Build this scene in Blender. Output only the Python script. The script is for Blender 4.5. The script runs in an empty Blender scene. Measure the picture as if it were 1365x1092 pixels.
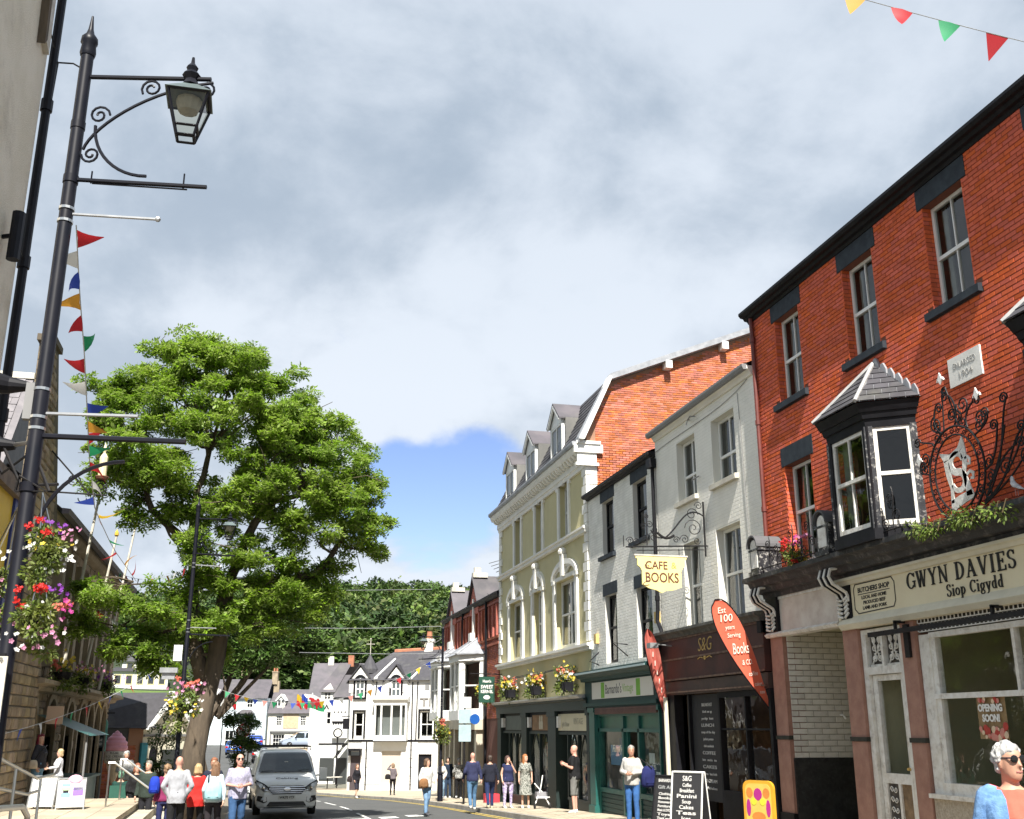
import bpy,bmesh,math,random
import numpy as np
from mathutils import Vector,Matrix,Euler,Quaternion,noise
R =random.Random(7)
PI =math.pi
rad =math.radians
SC =bpy.context.scene
COL =SC.collection
# camera
EYE =1.7
cam_d =bpy.data.cameras.new('camera')
cam =bpy.data.objects.new('camera',cam_d)
COL.objects.link(cam)
cam.location =(0,0,EYE)
cam.rotation_euler =(rad(90)+math.atan(422/1400),0,rad(-13.5))
cam_d.sensor_width =36
cam_d.sensor_fit ='HORIZONTAL'
cam_d.lens =36*1400/1365
cam_d.clip_start =.1
cam_d.clip_end =3000
SC.camera =cam
# light
SUN_EL,SUN_AZ =51,188.0
sd =bpy.data.lights.new('sun','SUN')
sun =bpy.data.objects.new('sun',sd)
COL.objects.link(sun)
sd.energy =5.0
sd.angle =rad(.55)
sd.color =(1,.955,.88)
az =rad(SUN_AZ)
SUNV =Vector((math.sin(az)*math.cos(rad(SUN_EL)),math.cos(az)*math.cos(rad(SUN_EL)),math.sin(rad(SUN_EL))))
sun.rotation_euler =SUNV.to_track_quat('Z','Y').to_euler()
w =bpy.data.worlds.new('World')
SC.world =w
w.use_nodes =True
nt =w.node_tree
nt.nodes.clear()
N =nt.nodes.new
L =nt.links.new
def wn(t,**k):
 n =N(t)
 for a,b in k.items():
  setattr(n,a,b)
 return n
def wmath(op,a,b=None,clamp=False):
 n =N('ShaderNodeMath')
 n.operation =op
 n.use_clamp =clamp
 for i,v in enumerate((a,b)):
  if v is None:
   continue
  if isinstance(v,(int,float)):
   n.inputs[i].default_value =v
  else:
   L(v,n.inputs[i])
 return n.outputs[0]
def wmix(f,a,b):
 n =N('ShaderNodeMix')
 n.data_type ='RGBA'
 for s,v in ((0,f),(6,a),(7,b)):
  if isinstance(v,(int,float)):
   n.inputs[s].default_value =v
  elif isinstance(v,tuple):
   n.inputs[s].default_value =(*v,1)
  else:
   L(v,n.inputs[s])
 return n.outputs[2]
def wramp(f,lo,hi):
 n =N('ShaderNodeMapRange')
 n.interpolation_type ='SMOOTHSTEP'
 L(f,n.inputs[0])
 n.inputs[1].default_value =lo
 n.inputs[2].default_value =hi
 return n.outputs[0]
sky =wn('ShaderNodeTexSky')
sky.sky_type ='NISHITA'
sky.sun_disc =False
sky.sun_elevation =rad(SUN_EL)
sky.sun_rotation =rad(SUN_AZ)
sky.air_density =1.1
sky.dust_density =.6
sky.ozone_density =2.0
tc =N('ShaderNodeTexCoord')
sep =N('ShaderNodeSeparateXYZ')
L(tc.outputs['Generated'],sep.inputs[0])
zz =wmath('MAXIMUM',wmath('ADD',sep.outputs[2],.48),.05)
cmb =N('ShaderNodeCombineXYZ')
L(wmath('DIVIDE',sep.outputs[0],zz),cmb.inputs[0])
L(wmath('DIVIDE',sep.outputs[1],zz),cmb.inputs[1])
def wnoise(vec,scale,detail,rough,off):
 mp =N('ShaderNodeMapping')
 mp.inputs['Location'].default_value =off
 L(vec,mp.inputs[0])
 n =N('ShaderNodeTexNoise')
 n.inputs['Scale'].default_value =scale
 n.inputs['Detail'].default_value =detail
 n.inputs['Roughness'].default_value =rough
 n.inputs['Distortion'].default_value =.15
 L(mp.outputs[0],n.inputs['Vector'])
 return n.outputs[0]
SKYO =(3.1,1.7,0)
big =wnoise(cmb.outputs[0],2.0,5,.55,SKYO)
fine =wnoise(cmb.outputs[0],4.0,10,.56,(8.3,2.2,4))
wide =wnoise(cmb.outputs[0],1.25,2,.5,(1.2,6.1,2))
body =wmath('ADD',wmath('MULTIPLY',big,.62),wmath('MULTIPLY',fine,.38))
def sky_dir(px,py):
 x,u =px -682.5,546-py
 p,yw =math.atan(422/1400),rad(13.5)
 F =1400*math.cos(p)-u *math.sin(p)
 v =Vector((x *math.cos(yw)+F *math.sin(yw),-x *math.sin(yw)+F *math.cos(yw),1400*math.sin(p)+u *math.cos(p)))
 return v.normalized()
def gap(d,r0,r1):
 dp =N('ShaderNodeVectorMath')
 dp.operation ='DOT_PRODUCT'
 L(tc.outputs['Generated'],dp.inputs[0])
 dp.inputs[1].default_value =d
 return wramp(dp.outputs['Value'],math.cos(rad(r1)),math.cos(rad(r0)))
g1=gap(sky_dir(610,690),.5,6.6)
g2=gap(sky_dir(545,680),.5,5.2)
g =wmath('MAXIMUM',g1,g2)
cover =wramp(wmath('SUBTRACT',body,wmath('MULTIPLY',g,.25)),.265,.345)
tone =wramp(wmath('ADD',wmath('MULTIPLY',fine,.55),wmath('MULTIPLY',wide,.5)),.455,.625)
low =wramp(sep.outputs[2],.66,.12)
tone2=wmath('ADD',wmath('MULTIPLY',tone,.72),wmath('MULTIPLY',low,.38),True)
cloud =wmix(tone2,(2.2,2.7,3.35),(4.55,4.95,5.5))
hsv =N('ShaderNodeHueSaturation')
hsv.inputs['Hue'].default_value =.52
hsv.inputs['Saturation'].default_value =1.12
hsv.inputs['Value'].default_value =1.0
L(sky.outputs[0],hsv.inputs['Color'])
out =wmix(cover,hsv.outputs[0],cloud)
bg =N('ShaderNodeBackground')
bg.inputs[1].default_value =.085
L(out,bg.inputs[0])
wo =N('ShaderNodeOutputWorld')
L(bg.outputs[0],wo.inputs[0])
SC.view_settings.view_transform ='Standard'
SC.view_settings.look ='None'
SC.view_settings.exposure =1.1
SC.view_settings.gamma =1
SC.view_settings.use_curve_mapping =False
SC.render.engine ='CYCLES'
SC.cycles.max_bounces =7
SC.cycles.transparent_max_bounces =12
SC.cycles.caustics_reflective =False
SC.cycles.caustics_refractive =False
# materials
MATS ={}
def mat(name,col,rough=.7,col2=None,scale=3.,var=.0,bump=.0,bscale=30.,metal=0.,spec=.5,island=0.,dirt=0.,dcol=(.05,.045,.04),dscale=1.2,stretch=None,trans=0.,coat=0.,alpha=None,emit=0.):
 if name in MATS:
  return MATS[name]
 m =bpy.data.materials.new(name)
 m.use_nodes =True
 t =m.node_tree
 b =t.nodes['Principled BSDF']
 b.inputs['Roughness'].default_value =rough
 b.inputs['Metallic'].default_value =metal
 b.inputs['Specular IOR Level'].default_value =spec
 if coat:
  b.inputs['Coat Weight'].default_value =coat
  b.inputs['Coat Roughness'].default_value =.05
 b.inputs['Base Color'].default_value =(*col,1)
 tco =t.nodes.new('ShaderNodeTexCoord')
 vec =tco.outputs['Object']
 if stretch:
  mp =t.nodes.new('ShaderNodeMapping')
  mp.inputs['Scale'].default_value =stretch
  t.links.new(vec,mp.inputs[0])
  vec =mp.outputs[0]
 def noise(s,d=4,r=.6):
  n =t.nodes.new('ShaderNodeTexNoise')
  n.inputs['Scale'].default_value =s
  n.inputs['Detail'].default_value =d
  n.inputs['Roughness'].default_value =r
  t.links.new(vec,n.inputs['Vector'])
  return n.outputs[0]
 def mix(f,a,bb,bt='MIX'):
  n =t.nodes.new('ShaderNodeMix')
  n.data_type ='RGBA'
  n.blend_type =bt
  for s,v in ((0,f),(6,a),(7,bb)):
   if isinstance(v,(int,float)):
    n.inputs[s].default_value =v
   elif isinstance(v,tuple):
    n.inputs[s].default_value =(*v,1)
   else:
    t.links.new(v,n.inputs[s])
  return n.outputs[2]
 def rng(f,a,bb,lo=0.,hi=1.):
  n =t.nodes.new('ShaderNodeMapRange')
  t.links.new(f,n.inputs[0])
  for i,v in enumerate((a,bb,lo,hi)):
   n.inputs[i +1].default_value =v
  return n.outputs[0]
 c =None
 if col2 is not None or var:
  c2=col2 if col2 is not None else tuple(max(0,x *(1-var)) for x in col)
  c =mix(rng(noise(scale),.36,.64),col,c2)
 if island:
  oi =t.nodes.new('ShaderNodeObjectInfo')
  ge =t.nodes.new('ShaderNodeNewGeometry')
  ad =t.nodes.new('ShaderNodeMath')
  ad.operation ='ADD'
  t.links.new(oi.outputs['Random'],ad.inputs[0])
  t.links.new(ge.outputs['Random Per Island'],ad.inputs[1])
  fr =t.nodes.new('ShaderNodeMath')
  fr.operation ='FRACT'
  t.links.new(ad.outputs[0],fr.inputs[0])
  hs =t.nodes.new('ShaderNodeHueSaturation')
  t.links.new(rng(fr.outputs[0],0,1,1-island,1+island *.8),hs.inputs['Value'])
  wn_=t.nodes.new('ShaderNodeTexWhiteNoise')
  wn_.noise_dimensions ='1D'
  t.links.new(fr.outputs[0],wn_.inputs[1])
  t.links.new(rng(wn_.outputs[0],0,1,1-island *.5,1+island *.25),hs.inputs['Saturation'])
  t.links.new(rng(wn_.outputs[0],0,1,.5-island *.035,.5+island *.035),hs.inputs['Hue'])
  if c is not None:
   t.links.new(c,hs.inputs['Color'])
  else:
   hs.inputs['Color'].default_value =(*col,1)
  c =hs.outputs[0]
 if dirt:
  f =rng(noise(dscale,8,.7),.52,.72,0,dirt)
  c =mix(f,c if c is not None else col,dcol)
 if c is not None:
  t.links.new(c,b.inputs['Base Color'])
 if bump:
  bp =t.nodes.new('ShaderNodeBump')
  bp.inputs['Strength'].default_value =bump
  bp.inputs['Distance'].default_value =.02
  t.links.new(noise(bscale,6,.65),bp.inputs['Height'])
  t.links.new(bp.outputs[0],b.inputs['Normal'])
 if trans:
  tr =t.nodes.new('ShaderNodeBsdfTranslucent')
  if c is not None:
   t.links.new(c,tr.inputs['Color'])
  else:
   tr.inputs['Color'].default_value =(*col,1)
  ms =t.nodes.new('ShaderNodeMixShader')
  ms.inputs[0].default_value =trans
  t.links.new(b.outputs[0],ms.inputs[1])
  t.links.new(tr.outputs[0],ms.inputs[2])
  t.links.new(ms.outputs[0],t.nodes['Material Output'].inputs[0])
 if emit:
  b.inputs['Emission Color'].default_value =(*col,1)
  b.inputs['Emission Strength'].default_value =emit
 MATS[name]=m
 return m
def glass_mat(name,tint,refl=1.0,rough=.02,ior=1.5):
 if name in MATS:
  return MATS[name]
 m =bpy.data.materials.new(name)
 m.use_nodes =True
 t =m.node_tree
 t.nodes.clear()
 tr =t.nodes.new('ShaderNodeBsdfTransparent')
 tr.inputs[0].default_value =(*tint,1)
 gl =t.nodes.new('ShaderNodeBsdfGlossy')
 gl.inputs['Roughness'].default_value =rough
 gl.inputs[0].default_value =(refl,refl,refl,1)
 fr =t.nodes.new('ShaderNodeFresnel')
 ge =t.nodes.new('ShaderNodeNewGeometry')
 mr =t.nodes.new('ShaderNodeMapRange')
 mr.inputs[3].default_value =ior
 mr.inputs[4].default_value =1/ior
 t.links.new(ge.outputs['Backfacing'],mr.inputs[0])
 t.links.new(mr.outputs[0],fr.inputs[0])
 tco =t.nodes.new('ShaderNodeTexCoord')
 n =t.nodes.new('ShaderNodeTexNoise')
 n.inputs['Scale'].default_value =2.2
 n.inputs['Detail'].default_value =2
 t.links.new(tco.outputs['Object'],n.inputs['Vector'])
 bp =t.nodes.new('ShaderNodeBump')
 bp.inputs['Strength'].default_value =.12
 bp.inputs['Distance'].default_value =.05
 t.links.new(n.outputs[0],bp.inputs['Height'])
 t.links.new(bp.outputs[0],gl.inputs['Normal'])
 mx =t.nodes.new('ShaderNodeMixShader')
 t.links.new(fr.outputs[0],mx.inputs[0])
 t.links.new(tr.outputs[0],mx.inputs[1])
 t.links.new(gl.outputs[0],mx.inputs[2])
 o =t.nodes.new('ShaderNodeOutputMaterial')
 t.links.new(mx.outputs[0],o.inputs[0])
 MATS[name]=m
 return m
M_RED =mat('red_brick',(.66,.135,.06),.85,spec=.2,col2=(.57,.105,.045),scale=9,island=.14,bump=.12,bscale=60,dirt=.2,dcol=(.36,.09,.05),dscale=.9)
M_RED2=mat('orange_brick',(.56,.17,.075),.85,col2=(.46,.12,.05),scale=6,island=.3,bump=.25,bscale=60,dirt=.3,dcol=(.3,.12,.07),dscale=.7)
M_RED3=mat('dark_red_brick',(.44,.12,.06),.85,col2=(.34,.085,.045),scale=6,island=.3,bump=.2,bscale=60)
M_MORT =mat('dark_mortar',(.19,.07,.045),.95,bump=.3,bscale=60)
M_MORT2=mat('pale_mortar',(.30,.17,.11),.95,bump=.3,bscale=60)
M_WBRICK =mat('white_painted_brick',(.84,.83,.78),.7,col2=(.70,.69,.64),scale=2.2,island=.04,bump=.03,bscale=40,dirt=.25,dcol=(.52,.50,.45),dscale=.8)
M_WBRICK2=mat('worn_white_brick',(.72,.69,.62),.8,col2=(.58,.55,.48),scale=3,island=.10,bump=.3,bscale=40,dirt=.6,dcol=(.32,.28,.22),dscale=1.6)
M_CREAM =mat('cream_painted_wall',(.85,.83,.76),.75,col2=(.77,.75,.68),scale=1.2,bump=.05,bscale=25,dirt=.28,dcol=(.48,.46,.40),dscale=.7)
M_OLIVE =mat('olive_render',(.58,.53,.31),.85,col2=(.53,.48,.27),scale=1.0,bump=.12,bscale=40,dirt=.2,dcol=(.30,.28,.17),dscale=.8)
M_STUCCO =mat('white_stucco',(.82,.81,.76),.65,col2=(.74,.73,.67),scale=2.5,dirt=.25,dcol=(.48,.46,.41),dscale=1.4,bump=.06)
M_WHITE =mat('white_paint',(.80,.80,.77),.45,col2=(.76,.76,.72),scale=4,dirt=.18,dcol=(.45,.43,.38),dscale=2.5)
M_FLAKE =mat('flaking_white_paint',(.80,.79,.74),.6,col2=(.66,.63,.56),scale=7,dirt=.6,dcol=(.24,.20,.16),dscale=6,bump=.3,bscale=20)
M_FLAKEB =mat('flaking_black_paint',(.018,.018,.022),.45,col2=(.03,.03,.034),scale=6,dirt=1.,dcol=(.72,.69,.63),dscale=11,bump=.3,bscale=18)
M_BLACK =mat('black_paint',(.007,.007,.009),.55,spec=.18,col2=(.013,.013,.016),scale=4,bump=.06,bscale=20)
M_IRON =mat('wrought_iron',(.009,.009,.011),.55,col2=(.02,.018,.018),scale=20,spec=.25)
M_POST =mat('post_black_paint',(.006,.007,.012),.42,col2=(.011,.011,.016),scale=5,spec=.2)
M_LINTEL =mat('slate_grey_lintel',(.035,.045,.055),.7,spec=.25,col2=(.022,.028,.036),scale=5,bump=.12)
M_SLATE =mat('roof_slate',(.068,.066,.075),.7,spec=.25,col2=(.055,.054,.06),scale=4,island=.28,bump=.15,bscale=25,dirt=.25,dcol=(.19,.19,.15),dscale=1.4)
M_SLATE2=mat('purple_slate',(.105,.092,.105),.65,col2=(.075,.07,.078),scale=1.2,island=.22,bump=.15,bscale=25,dirt=.25,dcol=(.20,.19,.16),dscale=.8)
M_LEAD =mat('lead_flashing',(.34,.35,.37),.5,col2=(.24,.25,.27),scale=5,bump=.1)
M_STONE =mat('brown_sandstone',(.36,.275,.175),.9,col2=(.24,.18,.115),scale=2.2,island=.32,bump=.5,bscale=22,dirt=.45,dcol=(.075,.065,.05),dscale=1.3)
M_STONED =mat('dressed_stone',(.36,.29,.20),.85,col2=(.26,.21,.145),scale=2,bump=.25,bscale=26,dirt=.4,dcol=(.12,.10,.075),dscale=1.6)
M_SILL =mat('stone_sill',(.60,.57,.49),.8,col2=(.48,.45,.38),scale=3,bump=.15,bscale=30,dirt=.25,dcol=(.28,.26,.22),dscale=3)
M_PINKST =mat('red_sandstone_pilaster',(.38,.21,.155),.8,col2=(.30,.155,.115),scale=5,bump=.3,bscale=35,dirt=.25,dcol=(.15,.08,.06),dscale=2)
M_ROUGH =mat('pebbledash_render',(.84,.77,.65),.95,col2=(.76,.69,.56),scale=1.4,bump=1.0,bscale=55,dirt=.35,dcol=(.25,.20,.145),dscale=1.0)
M_ROOM =mat('dark_room',(.12,.12,.115),.9,col2=(.20,.195,.18),scale=.8)
M_ROOM2=mat('shop_room_wall',(.68,.65,.45),.9,col2=(.58,.56,.38),scale=.6)
M_CURT =mat('net_curtain',(.50,.50,.46),.9,col2=(.36,.36,.33),scale=2.5)
M_GLASS =glass_mat('window_glass',(.62,.66,.64),1.0,.02,1.55)
M_SGLASS =glass_mat('shop_glass',(.92,.94,.92),.9,.01,1.5)
M_VGLASS =glass_mat('tinted_vehicle_glass',(.22,.25,.25),1.0,.01,1.6)
M_GREEN =mat('dark_green_shopfront',(.012,.05,.048),.5,spec=.3,col2=(.012,.05,.048),scale=4,dirt=.12,dcol=(.08,.1,.1),dscale=4)
M_GREENL =mat('teal_green_shopfront',(.02,.115,.10),.4,col2=(.016,.09,.078),scale=4)
M_GDARK =mat('grey_green_shopfront',(.02,.034,.032),.5,spec=.3,col2=(.02,.032,.03),scale=4)
M_BROWN =mat('dark_brown_fascia',(.085,.032,.026),.5,spec=.3,col2=(.045,.022,.02),scale=1.5,bump=.05)
M_TAN =mat('cream_sign_board',(.80,.72,.50),.6,col2=(.76,.67,.46),scale=1.5,bump=.04,dirt=.15,dcol=(.4,.34,.22))
M_PINKP =mat('faded_pinkish_panel',(.72,.66,.58),.7,col2=(.60,.52,.45),scale=3,dirt=.6,dcol=(.42,.33,.27),dscale=2.5,bump=.15)
M_TREAD =mat('terracotta_ridge',(.42,.17,.09),.8,col2=(.3,.12,.07),scale=4)
M_ASPH =mat('asphalt',(.082,.084,.082),.9,col2=(.068,.07,.068),scale=.7,bump=.35,bscale=60,dirt=.3,dcol=(.10,.098,.095),dscale=.5)
M_PAVE =mat('buff_paving',(.46,.39,.28),.85,col2=(.37,.315,.23),scale=1.5,island=.14,bump=.2,bscale=30,dirt=.22,dcol=(.26,.23,.18),dscale=1)
M_KERB =mat('grey_kerb_stone',(.36,.34,.30),.85,col2=(.28,.265,.24),scale=3,island=.15,bump=.2)
M_YEL =mat('yellow_road_paint',(.60,.43,.09),.8,col2=(.42,.32,.09),scale=5)
M_RWHITE =mat('white_road_paint',(.72,.72,.69),.8,col2=(.55,.55,.52),scale=5)
M_BARK =mat('tree_bark',(.13,.10,.07),.95,col2=(.07,.055,.04),scale=5,bump=1.0,bscale=14,stretch=(1,1,.25))
M_LEAF =mat('bright_leaf',(.28,.40,.045),.5,col2=(.19,.31,.032),scale=.8,island=.38,trans=.5)
M_LEAF2=mat('mid_leaf',(.10,.175,.028),.6,col2=(.06,.12,.02),scale=.8,island=.42,trans=.3)
M_LEAF3=mat('wood_leaf',(.05,.088,.022),.7,col2=(.028,.055,.014),scale=.035,island=.5,trans=.22)
M_LEAF4=mat('basket_leaf',(.13,.19,.035),.6,col2=(.17,.2,.03),scale=6,island=.35,trans=.3)
M_GRASS =mat('lawn',(.10,.16,.03),.95,col2=(.075,.13,.025),scale=.3,bump=.4)
M_STEEL =mat('brushed_steel',(.62,.62,.6),.3,metal=1.)
M_GALV =mat('galvanised_metal',(.42,.43,.44),.45,metal=.6,col2=(.33,.34,.35),scale=8)
M_LENS =mat('frosted_lamp_glass',(.62,.62,.56),.35,col2=(.5,.49,.43),scale=6,trans=.5)
M_TYRE =mat('tyre_rubber',(.018,.018,.018),.85,bump=.1)
M_GREY =mat('grey_plastic',(.20,.20,.20),.6)
M_CREAMP =mat('cream_paint',(.70,.66,.52),.6,col2=(.62,.58,.45),scale=3)
M_YSIGN =mat('yellow_sign_paint',(.82,.72,.30),.5,col2=(.78,.68,.27),scale=2)
M_DBROWN =mat('dark_brown_lettering',(.11,.035,.02),.6)
M_INK =mat('black_lettering',(.012,.012,.012),.55)
M_GOLD =mat('gold_lettering',(.55,.38,.12),.45,metal=.3)
M_CHALK =mat('chalkboard',(.018,.018,.02),.7,dirt=.1,dcol=(.1,.1,.1),dscale=8)
def flat(name,col,rough=.7,**k):
 return mat(name,col,rough,var=.14,scale=6,**k)
# mesh helpers
LOC ={}
class MB:
 def __init__(s):
  s.v,s.f,s.m =[],[],[]
 def add(s,vs,fs,m=0):
  o =len(s.v)
  s.v.extend(tuple(p) for p in vs)
  for f in fs:
   s.f.append(tuple(i +o for i in f))
   s.m.append(m)
  return s
 def box(s,x0,x1,y0,y1,z0,z1,m=0):
  if x0>x1:x0,x1=x1,x0
  if y0>y1:y0,y1=y1,y0
  if z0>z1:z0,z1=z1,z0
  return s.add([(x0,y0,z0),(x1,y0,z0),(x1,y1,z0),(x0,y1,z0),(x0,y0,z1),(x1,y0,z1),(x1,y1,z1),(x0,y1,z1)],
                     [(0,3,2,1),(4,5,6,7),(0,1,5,4),(1,2,6,5),(2,3,7,6),(3,0,4,7)],m)
 def fbox(s,fr,u0,u1,d0,d1,z0,z1,m=0):
  """box in a facade frame: u along the wall, d outwards, z up"""
  c =[fr(u,d,z) for z in (z0,z1) for u,d in ((u0,d0),(u1,d0),(u1,d1),(u0,d1))]
  return s.add(c,[(0,3,2,1),(4,5,6,7),(0,1,5,4),(1,2,6,5),(2,3,7,6),(3,0,4,7)],m)
 def fprism(s,fr,poly,d0,d1,m=0):
  """polygon (u, z) extruded from d0 to d1"""
  n =len(poly)
  vs =[fr(u,d0,z) for u,z in poly]+[fr(u,d1,z) for u,z in poly]
  fs =[tuple(range(n)),tuple(range(2*n -1,n -1,-1))]+[(i,(i +1) % n,n +(i +1) % n,n +i) for i in range(n)]
  return s.add(vs,fs,m)
 def fprofile(s,fr,prof,u0,u1,m=0):
  """profile (d, z) run along the wall from u0 to u1"""
  n =len(prof)
  vs =[fr(u0,d,z) for d,z in prof]+[fr(u1,d,z) for d,z in prof]
  fs =[tuple(range(n)),tuple(range(2*n -1,n -1,-1))]+[(i,(i +1) % n,n +(i +1) % n,n +i) for i in range(n)]
  return s.add(vs,fs,m)
 def tube(s,pts,r,n=6,m=0,cap=True):
  pts =[Vector(p) for p in pts]
  rs =r if isinstance(r,(list,tuple)) else [r]*len(pts)
  up =None
  o =len(s.v)
  k =len(pts)
  for i,p in enumerate(pts):
   t =(pts[min(i +1,k -1)]-pts[max(i -1,0)])
   if t.length <1e-9:t =Vector((0,0,1))
   t.normalize()
   if up is None:
    up =Vector((0,0,1)) if abs(t.z)<.9 else Vector((1,0,0))
   a =up -t *up.dot(t)
   if a.length <1e-6:a =t.orthogonal()
   a.normalize()
   up =a
   b =t.cross(a)
   for j in range(n):
    th =2*PI *j /n
    s.v.append(tuple(p +(a *math.cos(th)+b *math.sin(th))*rs[i]))
  for i in range(k -1):
   for j in range(n):
    s.f.append((o +i *n +j,o +i *n +(j +1) % n,o +(i +1)*n +(j +1) % n,o +(i +1)*n +j))
    s.m.append(m)
  if cap:
   s.f.append(tuple(o +j for j in range(n))[::-1]); s.m.append(m)
   s.f.append(tuple(o +(k -1)*n +j for j in range(n))); s.m.append(m)
  return s
 def lathe(s,prof,c=(0,0,0),n=12,m=0,sx=1,sy=1):
  o =len(s.v)
  for r,z in prof:
   for j in range(n):
    th =2*PI *j /n
    s.v.append((c[0]+r *sx *math.cos(th),c[1]+r *sy *math.sin(th),c[2]+z))
  k =len(prof)
  for i in range(k -1):
   for j in range(n):
    s.f.append((o +i *n +j,o +i *n +(j +1) % n,o +(i +1)*n +(j +1) % n,o +(i +1)*n +j)); s.m.append(m)
  s.f.append(tuple(o +j for j in range(n))[::-1]); s.m.append(m)
  s.f.append(tuple(o +(k -1)*n +j for j in range(n))); s.m.append(m)
  return s
 def loft(s,secs,n=12,m=0,cap=True):
  """secs: list of (centre, rx, ry) horizontal-ish ellipses, or (centre, rx, ry, axis_x, axis_y)"""
  o =len(s.v)
  for q in secs:
   c =Vector(q[0])
   ax,ay =(Vector((1,0,0)),Vector((0,1,0))) if len(q)<5 else (Vector(q[3]),Vector(q[4]))
   for j in range(n):
    th =2*PI *j /n
    s.v.append(tuple(c +ax *q[1]*math.cos(th)+ay *q[2]*math.sin(th)))
  k =len(secs)
  for i in range(k -1):
   for j in range(n):
    s.f.append((o +i *n +j,o +i *n +(j +1) % n,o +(i +1)*n +(j +1) % n,o +(i +1)*n +j)); s.m.append(m)
  if cap:
   s.f.append(tuple(o +j for j in range(n))[::-1]); s.m.append(m)
   s.f.append(tuple(o +(k -1)*n +j for j in range(n))); s.m.append(m)
  return s
 def ball(s,c,r,n=10,k=6,m=0,sz=1.,sx=1.,sy=1.):
  prof =[(max(1e-4,r *math.sin(PI *i /k)),-r *sz *math.cos(PI *i /k)) for i in range(k +1)]
  return s.lathe(prof,c,n,m,sx,sy)
 def xf(s,mtx):
  s.v =[tuple(mtx @ Vector(p)) for p in s.v]
  return s
 def mesh(s,name,mats,off=None,smooth=False,fix=True):
  me =bpy.data.meshes.new(name)
  vs =s.v if off is None else [(x -off[0],y -off[1],z -off[2]) for x,y,z in s.v]
  me.from_pydata(vs,[],s.f)
  for q in (mats if isinstance(mats,(list,tuple)) else [mats]):
   me.materials.append(q)
  if max(s.m,default=0)>0:
   me.polygons.foreach_set('material_index',s.m)
  if fix and len(s.f)<60000:
   bm =bmesh.new()
   bm.from_mesh(me)
   bmesh.ops.recalc_face_normals(bm,faces=bm.faces)
   bm.to_mesh(me)
   bm.free()
  if smooth:
   me.polygons.foreach_set('use_smooth',[True]*len(me.polygons))
   if smooth !='all':
    me.set_sharp_from_angle(angle=rad(38))
  me.update()
  return me
 def build(s,name,mats,parent=None,smooth=False,local=False,fix=True):
  off =None
  if parent is not None and not local:
   off =LOC.get(parent.name,(0,0,0))
  o =bpy.data.objects.new(name,s.mesh(name,mats,off,smooth,fix))
  COL.objects.link(o)
  if parent is not None:
   o.parent =parent
   if parent.name in LOC:
    LOC[o.name]=LOC[parent.name]
  return o
 def thing(s,name,mats,label,cat,loc,group=None,smooth=False,kind=None,local=False):
  """a thing that is a single mesh; vertices in world metres unless local"""
  o =bpy.data.objects.new(name,s.mesh(name,mats,None if local else loc,smooth))
  COL.objects.link(o)
  o.location =loc
  LOC[o.name]=tuple(loc)
  tag(o,label,cat,group,kind)
  return o
def tag(o,label=None,cat=None,group=None,kind=None):
 for k,v in (('label',label),('category',cat),('group',group),('kind',kind)):
  if v:o[k]=v
 return o
def thing(name,label,cat,loc=(0,0,0),rz=0,group=None):
 o =bpy.data.objects.new(name,None)
 o.empty_display_size =.2
 COL.objects.link(o)
 o.location =loc
 o.rotation_euler =(0,0,rz)
 if not rz:LOC[o.name]=tuple(loc)
 return tag(o,label,cat,group)
def struct(name,mb,mats,parent=None,**k):
 o =mb.build(name,mats,parent,**k)
 if parent is None:o['kind']='structure'
 return o
def link_mesh(name,me,parent=None,loc=(0,0,0),rot=(0,0,0),scale=None):
 o =bpy.data.objects.new(name,me)
 COL.objects.link(o)
 o.parent =parent
 o.location =loc
 o.rotation_euler =rot
 if scale:o.scale =scale
 return o
def dup(root,loc,rz=None,label=None,group=None,keep=None):
 """a copy of a thing with copies of its parts and sub-parts"""
 def cp(o,par):
  c =o.copy()
  COL.objects.link(c)
  c.parent =par
  for ch in o.children:
   if keep is None or keep(ch):cp(ch,c)
  return c
 r =cp(root,None)
 r.location =loc
 if rz is not None:r.rotation_euler =(0,0,rz)
 if label:r['label']=label
 if group:r['group']=group
 return r
def text_mesh(name,txt,size,m,shear=0.,width=None,align='CENTER',ext=.003,bold=0.,space=1.):
 cu =bpy.data.curves.new('txt','FONT')
 cu.body =txt
 cu.size =size
 cu.align_x =align
 cu.align_y ='CENTER'
 cu.extrude =ext
 cu.shear =shear
 cu.offset =bold
 cu.space_character =space
 cu.resolution_u =3
 o =bpy.data.objects.new('txt',cu)
 COL.objects.link(o)
 dg =bpy.context.evaluated_depsgraph_get()
 me =bpy.data.meshes.new_from_object(o.evaluated_get(dg))
 bpy.data.objects.remove(o)
 me.name =name
 if width and len(me.vertices):
  co =np.empty(len(me.vertices)*3,np.float32)
  me.vertices.foreach_get('co',co)
  co =co.reshape(-1,3)
  w0=co[:,0].max()-co[:,0].min()
  co[:,0]*=width /max(w0,1e-6)
  me.vertices.foreach_set('co',co.ravel())
 me.materials.clear()
 me.materials.append(m)
 return me
def text_on(parent,txt,size,m,u,d,z,base,name='lettering',**k):
 """lettering on a facade frame given as (origin, u_dir, out_dir); parent unrotated"""
 O,U,D =base
 me =text_mesh(name,txt,size,m,**k)
 o =bpy.data.objects.new(name,me)
 COL.objects.link(o)
 U,D =Vector(U),Vector(D)
 Z =D.cross(U)
 M =Matrix((U,Z,D)).transposed().to_4x4()
 p =Vector(O)+U *u +D *d +Z *z -Vector(LOC.get(parent.name,(0,0,0)))
 o.parent =parent
 o.matrix_local =Matrix.Translation(p) @ M
 return o
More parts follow.
